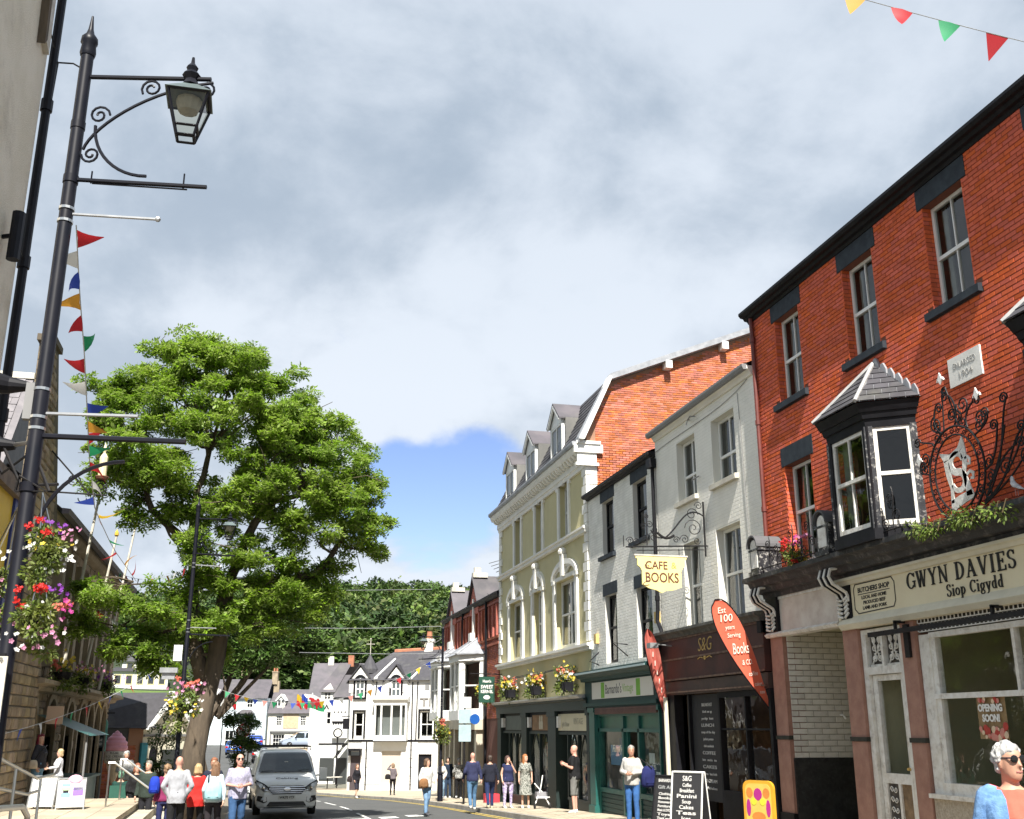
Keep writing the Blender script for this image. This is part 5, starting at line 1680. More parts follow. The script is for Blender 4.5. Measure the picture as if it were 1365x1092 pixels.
mb.fbox(fx,45.9,55.9,-.1,.42,1.55,1.98)
mb.build('shop_beam',M_CCOL,rb)
mb =MB()
for a,b in ((46.4,49.1),(51.4,53.4),(53.8,55.4)):mb.fbox(fx,a,b,-.02,.05,-1.5,1.5)
mb.build('dark_shopfront',mat('dark_shop_glass',(.03,.033,.035),.08,spec=.8),rb)
mb =MB()
for k in range(4):mb.tube([fx(43.2+k *.45,-1.5,8.6+k *.12),fx(44.6+k *.5,-.2,8.1+k *.2)],.018,4)
mb.tube([fx(43.6,-.9,7.4),fx(43.6,-.9,9.3)],.025,5)
mb.thing('roof_aerial',M_GALV,'thin metal television aerial on the slate roof beside the olive house','aerial',fx(43.6,-.9,7.4))
## far end of the street
def lfr(u,d,z):
 return (u,-d,z)
LB =((0,0,0),(1,0,0),(0,-1,0))
M_SUNW =mat('white_roughcast',(.70,.69,.66),.8,col2=(.63,.62,.59),scale=.8,bump=.12,bscale=20,dirt=.15,dcol=(.5,.48,.43),dscale=.6)
M_PBLUE =mat('pale_blue_render',(.66,.74,.78),.8,col2=(.60,.68,.72),scale=.5,dirt=.1)
M_DPANE =glass_mat('dark_window_glass',(.45,.48,.48),1.,.03,1.5)
ho_=thing('hotel','white painted hotel with arched dormers and black trim at the bend','building',(6.75,75,-2.5),rad(-19.4))
mb =MB()
hl =[(.22,.88,3.45,5.15),(4.75,5.7,3.45,5.2),(2.2,3.5,.5,2.6),(.05,.75,0,2.55),(4.7,5.6,.2,2.4)]
wall_face(mb,lfr,-.1,9.5,-.4,7.2,hl,.16)
mb.add([lfr(-.1,0,-.4),lfr(-.1,0,7.2),lfr(.2,-5.2,7.2),lfr(.2,-5.2,-.4)],[(0,1,2,3)])
mb.add([lfr(9.5,0,-.4),lfr(9.5,0,7.2),lfr(9.5,-7,7.2),lfr(9.5,-7,-.4)],[(0,1,2,3)])
for c in (.55,3.05):
 h =.78
 mb.fprism(lfr,[(c -h,6.4),(c +h,6.4),(c +h,7.2),(c,8.1),(c -h,7.2)],-.3,.05)
mb.build('wall',M_SUNW,ho_)
rm =MB()
for h,cols in ((hl[0],1),(hl[1],2)):sash(ho_,lfr,h[0]+.02,h[1]-.02,h[2],h[3]-.02,.1,cols=cols,rm=rm,glass=M_DPANE,fw=.09)
mb =MB()
for h in hl[:2]:
 mb.fbox(lfr,h[0]-.12,h[0],0,.04,h[2]-.05,h[3]+.1).fbox(lfr,h[1],h[1]+.12,0,.04,h[2]-.05,h[3]+.1).fbox(lfr,h[0],h[1],0,.04,h[3],h[3]+.1)
mb.build('black_window_surround',M_BLACK,ho_)
for c in (.55,3.05):
 h,z0,z1=.33,6.08,7.05
 mb =MB()
 ot =[(c -h -.13,z0-.05)]+[(c -(h +.13)*math.cos(rad(t)),z1+(h +.2)*math.sin(rad(t))) for t in range(0,181,15)]+[(c +h +.13,z0-.05)]
 it =[(c -h,z0)]+[(c -h *math.cos(rad(t)),z1+(h +.06)*math.sin(rad(t))) for t in range(0,181,15)]+[(c +h,z0)]
 for q in range(len(ot)-1):mb.fprism(lfr,[ot[q],ot[q +1],it[q +1],it[q]],.052,.10)
 mb.fbox(lfr,c -h -.13,c +h +.13,.052,.13,z0-.13,z0)
 wd =mb.build('arched_window',M_BLACK,ho_)
 MB().fprism(lfr,it,.052,.058).build('pane',mat('dim_arched_glass',(.10,.115,.12),.12,spec=.7),wd)
 mb =MB()
 for x in (c -h +.04,c,c +h -.04):mb.fbox(lfr,x -.035,x +.035,.058,.08,z0,z1+(.3 if x ==c else .1))
 for z in (z0+.04,z0+.55,z1-.02):mb.fbox(lfr,c -h,c +h,.058,.078,z -.035,z +.035)
 mb.build('glazing_bars',M_WHITE,wd)
 mb =MB()
 for s in (-1,1):
  q =[lfr(c +s *.95,.18,7.0),lfr(c,.18,8.22),lfr(c,-2.4,8.22),lfr(c +s *.95,-1.2,7.0)]
  mb.add(q +[(x,y,z +.08) for x,y,z in q],[(0,1,2,3),(7,6,5,4),(0,4,5,1),(1,5,6,2),(2,6,7,3),(3,7,4,0)])
 mb.build('dormer_roof',M_SLATE,ho_)
mb =MB()
mb.fbox(lfr,1.72,3.95,0,.62,3.25,3.6).fbox(lfr,1.72,3.95,0,.62,5.55,5.75)
for u in (1.72,2.15,2.85,3.5,3.83):mb.fbox(lfr,u,u +.12,.45,.6,3.6,5.55)
mb.fbox(lfr,1.72,1.84,0,.45,3.6,5.55).fbox(lfr,3.83,3.95,0,.45,3.6,5.55)
mb.fprofile(lfr,[(0,5.75),(.66,5.75),(.72,5.85),(.80,5.92),(.80,6.02),(0,6.2)],1.6,4.05)
orh =mb.build('oriel',M_SUNW,ho_)
for a,b in ((1.84,2.15),(2.27,2.85),(2.97,3.5),(3.62,3.83)):
 MB().add([lfr(a,.52,3.6),lfr(b,.52,3.6),lfr(b,.52,5.55),lfr(a,.52,5.55)],[(0,1,2,3)]).build('pane',M_DPANE,orh)
mb =MB()
room(mb,lfr,1.85,3.8,3.5,5.6,.4,-.8)
mb.build('oriel_room',M_ROOM,orh)
mb =MB().fbox(lfr,-.12,9.5,0,.06,3.2,3.32)
mb.build('black_band',M_BLACK,ho_)
for z in (2.65,2.1,1.55,1.0,.45):
 for a,b in ((.8,2.15),(3.55,4.65)):MB().fbox(lfr,a,b,-.0,.03,z +.03,z +.53).build('plinth_course',M_SUNW,ho_)
mb =MB().fbox(lfr,.0,.85,0,.5,2.6,2.75).fprism(lfr,[(.0,2.3),(.1,2.3),(.1,2.6),(.0,2.6)],0,.4).fprism(lfr,[(.75,2.3),(.85,2.3),(.85,2.6),(.75,2.6)],0,.4)
mb.build('door_hood',M_BLACK,ho_)
mb =MB().fbox(lfr,.05,.75,-.16,-.12,-.3,2.3)
mb.build('door',flat('hotel_door',(.06,.045,.05)),ho_)
mb =MB().fbox(lfr,2.2,3.5,-.18,-.13,-.3,2.7)
mb.build('recess_panel',mat('recess_shade_buff',(.5,.44,.36),.8),ho_)  # buff tone puts the shade under the oriel into the recess colour
mb =MB().fbox(lfr,4.7,5.6,-.17,-.12,0,2.4)
mb.build('cellar_door',M_BLACK,ho_)
mb =MB()
for u in (1.15,4.2):mb.tube([lfr(u,.06,3.2 if u <2 else 7.1),lfr(u,.06,.1)],.045,6)
mb.tube([lfr(4.55,.06,7.1),lfr(4.5,.06,3.3)],.04,6).tube([lfr(1.7,.06,7.1),lfr(1.65,.06,6.1)],.04,6)
mb.build('drainpipe',M_BLACK,ho_)
words(ho_,'THE',.72,flat('grey_hotel_lettering',(.22,.21,.2)),5.6,.03,5.75,LB,width=1.75,bold=.012,ext=.03)
MB().fbox(lfr,5.05,5.35,-.04,.02,6.55,6.95).build('small_vent',M_GREY,ho_)
mb =MB()
e0,e1=lfr(-.3,.25,7.2),lfr(9.6,.25,7.2)
r0,r1=lfr(2.2,-3.2,9.35),lfr(9.6,-3.2,9.75)
mb.add([e0,e1,r1,r0],[(0,1,2,3)])
mb.add([e0,r0,lfr(.1,-6,7.2)],[(0,1,2)])
mb.add([r0,r1,lfr(9.6,-7,7.2),lfr(.1,-6,7.2)],[(0,1,2,3)])
rfh =mb.build('roof',M_SLATE,ho_)
mb =MB().tube([r0,r1],.14,6)
mb.build('ridge_tiles',M_TREAD,rfh)
mb =MB()
for c in (1.6,3.95):mb.fbox(lfr,c,c +.14,-1.9,.1,7.3,7.42)
for c in (1.55,4.1):mb.tube([lfr(c,.22,7.28),lfr(c +.9,-2.2,8.75)],.09,5)
mb.build('lead_flashing',M_WHITE,rfh)
mb =MB().lathe([(.62,-.3),(.6,0),(.02,1.0)],lfr(.95,-.9,8.0),12)
mb.build('turret_roof',M_SLATE,rfh)
mb =MB().tube([lfr(.95,-.9,8.9),lfr(.95,-.9,10.1)],.025,5).tube([lfr(.65,-.9,9.7),lfr(1.25,-.9,9.7)],.022,4).ball(lfr(.95,-.9,10.05),.06,6,4)
mb.build('weather_vane',M_SILL,rfh)
mb =MB().fbox(lfr,4.4,5.0,-3.5,-2.9,8.9,10.1).fbox(lfr,4.34,5.06,-3.56,-2.84,10.0,10.2)
ch =mb.build('chimney',M_STUCCO,rfh)
MB().lathe([(.22,0),(.18,.5),(.2,.55)],lfr(4.7,-3.2,10.2),8).build('chimney_pot',M_TREAD,ch)
mb =MB().tube(bez(lfr(4.6,-3.2,9.8),lfr(5.4,-3.2,9.9),lfr(6,-3.2,10.6),lfr(6.2,-3.2,10.8)),.02,4)
mb.build('chimney_wire',M_GREY,ch)
rm.build('rooms',M_ROOM,ho_)
mb =MB()
for k in range(4):
 mb.fbox(lfr,-.16,-.11,-.8-k *.8,-.5-k *.8,5.6,5.8).fbox(lfr,-.16,-.11,-.8-k *.8,-.5-k *.8,3.9,4.1)
mb.build('small_side_window',M_BLACK,ho_)
mb =MB().fbox(lfr,-.9,-.15,-1.4,-1.28,4.0,4.7).tube([lfr(-.15,-1.34,4.85),lfr(-1.0,-1.34,4.85)],.03,4)
mb.build('projecting_sign',M_BLACK,ho_)
# white gabled house with black trim beyond the hotel
gh =thing('gabled_white_house','narrow white house with black bands and a steep slate roof left of the hotel','building',(4.9,88.5,-2.6),rad(-16))
mb =MB()
wall_face(mb,lfr,.6,2.9,-.4,7.0,[(1.1,1.5,4.4,5.4)],.1)
shell(mb,lfr,.6,2.9,-.4,7.0,6)
mb.fprism(lfr,[(.6,7.0),(1.65,7.0),(1.3,7.6)],-.1,0)
mb.fbox(lfr,1.7,2.9,0,.4,3.4,6.4)
mb.build('wall',M_SUNW,gh)
mb =MB()
for z in (4.55,6.35):mb.fbox(lfr,1.68,2.92,.38,.45,z,z +.12)
for k in range(6):mb.fprism(lfr,[(1.7+k *.2,4.55),(1.9+k *.2,4.55),(1.8+k *.2,4.4)],.39,.44)
for k in range(4):mb.fbox(lfr,1.8+k *.28,1.9+k *.28,.39,.42,5.3,5.42)
for x,z in ((1.0,6.5),(1.25,6.5),(1.0,6.75),(1.25,6.75)):mb.ball(lfr(x,.02,z),.09,6,4)
mb.fprism(lfr,[(.9,5.6),(1.1,6.0),(1.3,5.6),(1.2,5.6),(1.1,5.85),(1.0,5.6)],0,.04)
mb.fbox(lfr,.6,2.9,0,.05,2.9,3.0)
mb.build('black_trim',M_BLACK,gh)
sash(gh,lfr,1.11,1.49,4.41,5.39,.05,cols=1,fw=.06,glass=M_DPANE)
mb =MB()
q =[lfr(.4,.2,6.9),lfr(1.75,.2,6.9),lfr(2.6,-2,9.3),lfr(1.6,-2,9.3)]
mb.add(q,[(0,1,2,3)]).add([lfr(.4,.2,6.9),lfr(1.6,-2,9.3),lfr(.4,-5.5,6.9)],[(0,1,2)]).add([lfr(1.6,.5,6.5),lfr(3.0,.5,6.5),lfr(3.0,-1.2,8.3),lfr(2.2,-1.2,8.3)],[(0,1,2,3)])
mb.add([lfr(1.6,-2,9.3),lfr(3.2,-2,9.3),lfr(3.2,-6,6.9),lfr(.4,-5.5,6.9)],[(0,1,2,3)])
mb.build('roof',M_SLATE2,gh)
MB().fbox(lfr,2.3,2.75,-2.3,-1.9,9.0,9.9).build('chimney',M_TREAD,gh)
mb =MB()
for k in range(5):mb.fprism(lfr,[(2.1+k *.22,1.9+k *.28),(2.32+k *.22,2.18+k *.28),(2.32+k *.22,2.26+k *.28),(2.1+k *.22,1.98+k *.28)],.3,1.6,k % 2)
mb.build('striped_awning',[M_WHITE,M_BLACK],gh)
mb =MB().fbox(lfr,2.15,2.9,-.02,.03,-.3,1.9).fbox(lfr,.75,1.9,-.02,.03,.2,1.9)
mb.build('shop_window',mat('dark_far_window',(.045,.05,.05),.15,spec=.7),gh)
g2=thing('slate_roofed_house','plain white house with a grey slate roof behind the narrow gabled house','building',(5.1,97,-2.6),rad(-10))
mb =MB()
wall_face(mb,lfr,0,5,-.5,6.8,[],.1)
shell(mb,lfr,0,5,-.5,6.8,6)
mb.build('wall',M_SUNW,g2)
mb =MB().add([lfr(-.2,.2,6.75),lfr(5,.2,6.75),lfr(5,-3,9.8),lfr(-.2,-3,9.8)],[(0,1,2,3)]).add([lfr(-.2,-6,6.75),lfr(5,-6,6.75),lfr(5,-3,9.8),lfr(-.2,-3,9.8)],[(0,1,2,3)])
mb.build('roof',M_SLATE2,g2)
MB().fbox(lfr,1.1,1.6,-3.3,-2.8,9.4,10.4).build('chimney',M_SILL,g2)
# pale blue house and stone cottage facing down the street
bh =thing('pale_blue_house','pale blue rendered house with a dark slate roof and small oriel window','building',(-5.0,135,-1.0),rad(-13.5))
W_=7.15
hl =[(1.0,1.75,5.0,5.62),(4.75,5.45,4.8,5.75),(5.0,6.0,.2,1.9),(2.4,3.4,0,2.2)]
mb =MB()
wall_face(mb,lfr,0,W_,-1,5.9,hl,.15)
shell(mb,lfr,0,W_,-1,5.9,6)
mb.build('wall',M_PBLUE,bh)
rm =MB()
for i,h in enumerate(hl):sash(bh,lfr,h[0],h[1],h[2],h[3],.08,cols=2,rm=rm,glass=M_DPANE,fw=.06,barw=.05,mt=M_WHITE)
mb =MB()
mb.fbox(lfr,3.95,5.6,0,.6,2.75,2.95)
for u in (3.95,4.35,4.75,5.15,5.5):mb.fbox(lfr,u,u +.1,.45,.58,2.95,4.1)
mb.fbox(lfr,3.95,5.6,0,.6,4.05,4.15).fbox(lfr,3.95,5.6,.45,.58,3.5,3.6)
mb.build('oriel',M_GREY,bh)
mb =MB().fbox(lfr,4.0,5.5,.3,.45,2.95,4.05)
mb.build('oriel_glass',mat('dark_far_window',(.045,.05,.05),.15),bh)
mb =MB().add([lfr(3.75,.75,4.12),lfr(5.8,.75,4.12),lfr(5.3,0,4.6),lfr(4.25,0,4.6)],[(0,1,2,3)]).add([lfr(3.75,.75,4.12),lfr(4.25,0,4.6),lfr(3.75,0,4.12)],[(0,1,2)]).add([lfr(5.8,.75,4.12),lfr(5.3,0,4.6),lfr(5.8,0,4.12)],[(0,1,2)])
mb.build('oriel_roof',M_SLATE2,bh)
mb =MB().add([lfr(-.3,.3,5.85),lfr(W_+.1,.3,5.85),lfr(W_-.1,-3,8.2),lfr(.3,-3,8.2)],[(0,1,2,3)]).add([lfr(-.3,-6,5.85),lfr(W_+.1,-6,5.85),lfr(W_-.1,-3,8.2),lfr(.3,-3,8.2)],[(0,1,2,3)]).add([lfr(-.3,.3,5.85),lfr(.3,-3,8.2),lfr(-.3,-6,5.85)],[(0,1,2)])
r_=mb.build('roof',M_SLATE2,bh)
for u in (3.2,7.0):
 c_=MB().fbox(lfr,u,u +.65,-3.3,-2.6,7.6,9.1).fbox(lfr,u -.05,u +.7,-3.35,-2.55,9.0,9.15).build('chimney',M_STONED,r_)
 mb =MB()
 for k in (.15,.48):mb.lathe([(.12,0),(.1,.4)],lfr(u +k,-2.95,9.15),6)
 mb.build('chimney_pot',M_TREAD,c_)
rm.build('rooms',M_ROOM,bh)
MB().fbox(lfr,6.0,6.5,.0,.06,2.9,3.35).build('wall_sign',M_BLACK,bh)
sc =thing('stone_cottage','cream and buff stone cottage with two white dormers and a wide shop window','building',(2.5,133.4,-1.0),rad(-13.5))
W_=4.9
hl =[(.65,1.35,2.75,3.9),(3.5,4.2,2.75,3.9),(.35,1.75,.0,1.75),(2.75,4.4,.2,1.75)]
mb =MB()
wall_face(mb,lfr,-.3,W_,-1,4.2,hl,.15)
shell(mb,lfr,-.3,W_,-1,4.2,6)
mb.build('wall',mat('cream_cottage_wall',(.72,.68,.58),.85,col2=(.64,.6,.5),scale=.8),sc)
MB().fbox(lfr,1.5,3.3,0,.05,2.45,4.15).build('stone_facing',mat('buff_rubble',(.56,.43,.28),.9,col2=(.45,.34,.22),scale=5,bump=.4),sc)
rm =MB()
for i,h in enumerate(hl):sash(sc,lfr,h[0],h[1],h[2],h[3],.08,cols=3 if i <2 else 4,rows=(2,2),rm=rm,glass=M_DPANE,fw=.06,barw=.035)
mb =MB().fbox(lfr,0,4.6,0,.2,2.0,2.2).fbox(lfr,0,.2,0,.08,-.5,2).fbox(lfr,4.45,4.65,0,.08,-.5,2)
mb.build('shop_fascia',M_GREY,sc)
mb =MB().add([lfr(-.4,.3,4.15),lfr(W_+.2,.3,4.15),lfr(W_+.2,-3,7.0),lfr(-.4,-3,7.0)],[(0,1,2,3)]).add([lfr(-.4,-6,4.15),lfr(W_+.2,-6,4.15),lfr(W_+.2,-3,7.0),lfr(-.4,-3,7.0)],[(0,1,2,3)])
r_=mb.build('roof',M_SLATE2,sc)
for c in (1.0,3.85):
 h =.45
 mb =MB()
 fd =lambda u,d,z:lfr(u,d -.5,z)
 mb.fbox(fd,c -h,c +h,-1.5,0,4.85,5.75).fprism(fd,[(c -h,5.75),(c +h,5.75),(c,6.2)],-1.6,0)
 d_=mb.build('dormer',M_WHITE,r_)
 mb =MB()
 for s in (-1,1):
  q =[fd(c +s *.68,.15,5.6),fd(c,.15,6.35),fd(c,-1.9,6.35),fd(c +s *.68,-1.5,5.6)]
  mb.add(q +[(x,y,z +.06) for x,y,z in q],[(0,1,2,3),(7,6,5,4),(0,4,5,1),(1,5,6,2),(2,6,7,3),(3,7,4,0)])
  mb.fprism(fd,[(c +s *.66,5.58),(c,6.33),(c,6.2),(c +s *.56,5.58)],.14,.2)
 d_2=mb.build('dormer_roof',M_WHITE,d_)
 mb =MB()
 for s in (-1,1):mb.fbox(fd,c +s *.2-.15,c +s *.2+.15,.005,.02,5.05,5.7)
 mb.build('pane',MATS['dark_far_window'],d_)
c_=MB().fbox(lfr,.05-.5,.2,-3.2,-2.6,6.6,8.0).build('chimney',M_STONED,r_)
rm.build('rooms',M_ROOM,sc)
struct_w =thing('stone_retaining_wall','low buff stone wall holding up the car park before the stone cottage','wall',(5.4,122,-2))
mb =MB().box(3.4,7.8,121.7,122.1,-2.4,-.55)
mb.build('wall',mat('buff_rubble',(.5,.4,.28)),struct_w)
MB().box(3.3,7.9,121.6,122.2,-.55,-.45).build('coping',M_SILL,struct_w)
struct('car_park',MB().box(3.4,9.5,122.1,131,-2.2,-.62),M_ASPH)
mb =MB()
for k in range(5):mb.tube([(2.9,108+k *3,gz(108+k *3)-.1),(2.9,108+k *3,gz(108+k *3)+.9)],.06,6)
for z in (.5,.85):mb.tube([(2.9,108,gz(108)+z),(2.9,120,gz(120)+z)],.03,5)
mb.thing('railing',M_GALV,'thin grey railing beside the road rising past the stone wall','railing',(2.9,114,-1.8))
# single-storey shop with slate roof, cream gable to the street
ls =thing('slate_roofed_shop','low brick shop with grey slate roof and a cream gable with teal corner','building',(-4.45,50.4,-1.6),rad(14))
mb =MB()
wall_face(mb,lfr,-4,0,-.4,3.3,[(-2.2,-.6,2.55,3.2)],.1)
shell(mb,lfr,-4,0,-.4,3.3,5)
wl =mb.build('wall',M_MORT2,ls)
bricks(ls,lfr,-3.2,-.25,-.3,2.5,[],M_RED3,n_ind=0,parent=wl)
gg =lambda u,d,z:(d *.45+u *.9,u *.45-d *.9,z)
mb =MB().fprism(lambda u,d,z:(u *.82+d *.3,u *.57-d *.2,z),[(0,-.4),(2.75,-.4),(2.75,3.3),(1.3,4.65),(0,3.3)],0,.02)
mb.build('gable_front',M_CREAMP,ls)
gfr2=lambda u,d,z:(u *.82+d *.57,u *.57-d *.82,z)
mb =MB()
mb.fprism(gfr2,[(-.15,3.15),(.1,3.15),(1.38,4.55),(1.3,4.8)],.02,.35)
mb.fprism(gfr2,[(2.9,3.15),(2.65,3.15),(1.22,4.55),(1.3,4.8)],.02,.35)
mb.build('bargeboard',M_WHITE,ls)
mb =MB().fbox(gfr2,-.12,.22,.0,.12,-.3,2.6)
mb.build('teal_corner',flat('teal_paint',(.03,.20,.26)),ls)
mb =MB().fbox(gfr2,0,2.7,.02,.1,2.85,2.95).fbox(gfr2,1.2,2.5,.02,.06,-.3,2.3,1)
mb.build('gable_shopfront',[M_GREY,MATS['dark_far_window']],ls)
mb =MB()
q =[lfr(-4.2,.3,3.2),lfr(.1,.3,3.2),gfr2(1.3,.35,4.75),lfr(-4.2,-2.2,4.7)]
mb.add(q,[(0,1,2,3)])
mb.add([gfr2(1.3,.35,4.75),lfr(-4.2,-2.2,4.7),lfr(-4.2,-5,3.2),gfr2(2.9,.3,3.2)],[(0,1,2,3)])
r_=mb.build('roof',M_SLATE,ls)
slates(ls,lfr(-4.1,.31,3.22),(1,.0,0),Vector(q[3])-Vector(q[0]),17,13,M_SLATE,sw=.27,sh=.21,parent=r_)
mb =MB().fbox(lfr,-2.2,-.6,-.08,-.04,2.55,3.2)
mb.build('strip_window',MATS['dark_far_window'],ls)
mb =MB().fprism(gfr2,[(.62+.2*math.cos(rad(t)),2.05+.4*math.sin(rad(t))) for t in range(0,360,24)],.02,.05)
el =mb.build('oval_sign',M_BLACK,ls)
# white house far up the left hillside
wh =thing('hillside_house','white house with green roofs standing on the grassy hillside beyond the shop','building',(-24,201,7.8),rad(2))
mb =MB()
wall_face(mb,lfr,0,9.5,-1,3.2,[],.1); shell(mb,lfr,0,9.5,-1,3.2,6)
mb.fbox(lfr,1.5,8.2,-5,-1.4,3.2,5.0)
mb.build('wall',M_SUNW,wh)
mb =MB().add([lfr(-.4,.4,3.1),lfr(9.9,.4,3.1),lfr(9.0,-1.6,3.9),lfr(.4,-1.6,3.9)],[(0,1,2,3)]).add([lfr(1.0,-1.0,4.9),lfr(8.6,-1,4.9),lfr(8.0,-3.2,6.4),lfr(1.8,-3.2,6.4)],[(0,1,2,3)]).add([lfr(1.0,-5.4,4.9),lfr(8.6,-5.4,4.9),lfr(8.0,-3.2,6.4),lfr(1.8,-3.2,6.4)],[(0,1,2,3)])
mb.build('roof',M_SLATE,wh)
for k in range(5):
 mb =MB().fbox(lfr,.5+k *1.85,1.7+k *1.85,.0,.05,.9,2.6)
 f_=mb.build('window',mat('pale_yellow_frame',(.6,.55,.3),.6),wh)
 MB().fbox(lfr,.65+k *1.85,1.55+k *1.85,.05,.07,1.05,2.45).build('pane',MATS['dark_far_window'],f_)
for k in range(3):
 f_=MB().fbox(lfr,2.2+k *2.1,3.4+k *2.1,-1.4,-1.35,3.6,4.7).build('window',MATS['pale_yellow_frame'],wh)
 MB().fbox(lfr,2.35+k *2.1,3.25+k *2.1,-1.35,-1.33,3.7,4.6).build('pane',MATS['dark_far_window'],f_)
mb =MB()
for j in range(6):
 for i in range(6):
  pass
lawn =grid(np.linspace(-34,-8,10),np.linspace(168,199,10),lambda x,y:hill(x,y)+.12)
struct('lawn',lawn,M_GRASS,smooth='all')
## LEFT SIDE: stone town hall
M_STW =mat('rubble_joint',(.11,.09,.065),.95,bump=.5,bscale=20)
TX =-5.6
def fl(u,d,z):
 return (TX +d,u,z)
FLB =((TX,0,0),(0,1,0),(1,0,0))
th =thing('town_hall','dark sandstone town hall with pointed arches, tall mullions and slate roof','building',(TX,35,-.7))
T0,T1=29.4,47.0
mb =MB()
arch =[]
for c in (30.6,33.6,37.0,39.6,41.6,43.4,45.2):
 arch.append((c -.75,c +.75,-1.5,2.35))
tall =[(30.6+k *1.55,31.45+k *1.55,3.35,6.2) for k in range(9)]
wall_face(mb,fl,T0,T1,-1.6,7.2,arch +tall,.5)
shell(mb,fl,T0,T1,-1.6,7.2,9)
tw =mb.build('wall',M_STW,th)
def rubble(par,fr,u0,u1,z0,z1,holes,mt,n_ind=0):
 pcs =[]
 z =z0
 while z <z1-.05:
  h =min(R.uniform(.17,.30),z1-z)
  u =u0
  while u <u1-.05:
   l =min(R.uniform(.25,.62),u1-u)
   if not any(hh[0]<u +l -.02 and hh[1]>u +.02 and hh[2]<z +h -.02 and hh[3]>z +.02 for hh in holes):
    pcs.append((u,u +l,z,z +h))
   u +=l
  z +=h
 pcs.sort(key=lambda p:(in_view(fr(p[0],0,p[2])) or 999))
 big =MB()
 for i,(a,b,c,d) in enumerate(pcs):
  pr =R.uniform(.012,.045)
  g_=0.012
  i0=[fr(a +g_,0,c +g_),fr(b -g_,0,c +g_),fr(b -g_,0,d -g_),fr(a +g_,0,d -g_)]
  e =.025
  o_=[fr(a +g_+e,pr +R.uniform(-.01,.01),c +g_+e),fr(b -g_-e,pr +R.uniform(-.01,.01),c +g_+e),fr(b -g_-e,pr +R.uniform(-.01,.01),d -g_-e),fr(a +g_+e,pr +R.uniform(-.01,.01),d -g_-e)]
  fs =[(4,5,6,7),(0,1,5,4),(1,2,6,5),(2,3,7,6),(3,0,4,7),(0,3,2,1)]
  if i <n_ind:MB().add(i0+o_,fs).build('stone',mt,par,fix=False)
  else:big.add(i0+o_,fs)
 if big.v:
  o =big.build('stonework',mt,par); o['kind']='stuff'
rubble(tw,fl,T0,T1,-1.5,7.15,arch +tall,M_STONE,160)
fe =lambda u,d,z:(TX -u,T0-d,z)
mb =MB().add([fe(0,0,-1.5),fe(8,0,-1.5),fe(8,0,7.2),fe(0,0,7.2)],[(0,1,2,3)])
ew =mb.build('end_wall',M_STW,th)
rubble(ew,fe,0,3.5,-1.5,7.15,[],M_STONE,0)
PIER =[(26.0,-1.5),(29.7,-1.5),(29.55,6.4),(26.75,10.64),(25.9,10.64)]
mb =MB().add([(TX +.05,y,z) for y,z in PIER]+[(TX +.35,y,z) for y,z in PIER],[(0,1,2,3,4),(9,8,7,6,5)]+[(i,(i +1) % 5,5+(i +1) % 5,5+i) for i in range(5)])
mb.fbox(fl,25.8,26.85,.0,.42,10.64,10.8)
pr_=mb.build('corner_pier',M_STW,th)
hp =[(29.2-(z -6.4)*.66,40,z,z +5) for z in np.arange(6.4,10.6,.3)]
rubble(pr_,lambda u,d,z:(TX +.35+d,u,z),25.95,29.5,-1.4,10.5,hp,M_STONE,110)
rubble(pr_,lambda u,d,z:(TX +.35-u,25.9-d,z),0,.3,-1.4,10.5,[],M_STONE,0)
for (a,b,z0,z1) in arch:
 c,h =(a +b)/2,(b -a)/2
 mb =MB()
 def pa(k):
  r =h +k
  return [(c -r,-1.5)]+[(c -r +(2*h +k)*(1-math.cos(rad(t))) if False else c -r *math.cos(rad(t)),z1-.95+(1.05+k)*math.sin(rad(t))**.75) for t in range(0,91,15)]+[(c +r *math.cos(rad(90-t)) if False else c +r *math.sin(rad(t)),z1-.95+(1.05+k)*math.cos(rad(t))**.75) for t in range(15,91,15)]+[(c +r,-1.5)]
 o_,i_=pa(.22),pa(0)
 for q in range(len(o_)-1):mb.fprism(fl,[o_[q],o_[q +1],i_[q +1],i_[q]],-.2,.10)
 ar_=mb.build('arch_surround',M_STONED,th)
 mb =MB()
 for s in (0,1):
  ii =pa(0)
  side =[p for p in ii if (p[0]<=c +.01 if s ==0 else p[0]>=c -.01)]
  cor =(a,z1+.15) if s ==0 else (b,z1+.15)
  sd_=[p for p in side if p[1]>z1-1.0]
  if len(sd_)>1:mb.fprism(fl,sd_+[cor] if s ==0 else sd_+[cor],-.3,.0)
 mb.fbox(fl,a,b,-.3,.05,z1+.12,z1+.4)
 mb.build('spandrel',M_STONED,ar_)
 mb =MB().fbox(fl,a,b,-.5,-.45,-1.5,z1)
 mb.fbox(fl,c -.05,c +.05,-.45,-.38,-1.5,z1,1).fbox(fl,a,b,-.45,-.38,.5,.62,1)
 mb.build('arch_glazing',[MATS['dark_far_window'],M_GREEN],ar_)
for a,b,z0,z1 in tall:
 mb =MB().fbox(fl,a,b,-.46,-.4,z0,z1)
 mb.build('tall_window',MATS['dark_far_window'],th)
 mb =MB().fprism(fl,[(b,z0-.1),(b +.5,z0-.1),(b +.45,z1+.2),(b +.05,z1+.2)],.0,.28).fbox(fl,b -.02,b +.55,0,.36,z0-.1,z0+.2)
 mb.build('mullion_shaft',M_STONED,th)
mb =MB()
mb.fprofile(fl,[(0,2.55),(.25,2.6),(.30,2.7),(.55,2.75),(.55,2.85),(0,2.95)],29.2,T1)
mb.fprofile(fl,[(0,6.9),(.2,6.95),(.28,7.1),(.28,7.2),(0,7.25)],T0,T1)
mb.build('string_course',M_STONED,th)
RZ =10.8
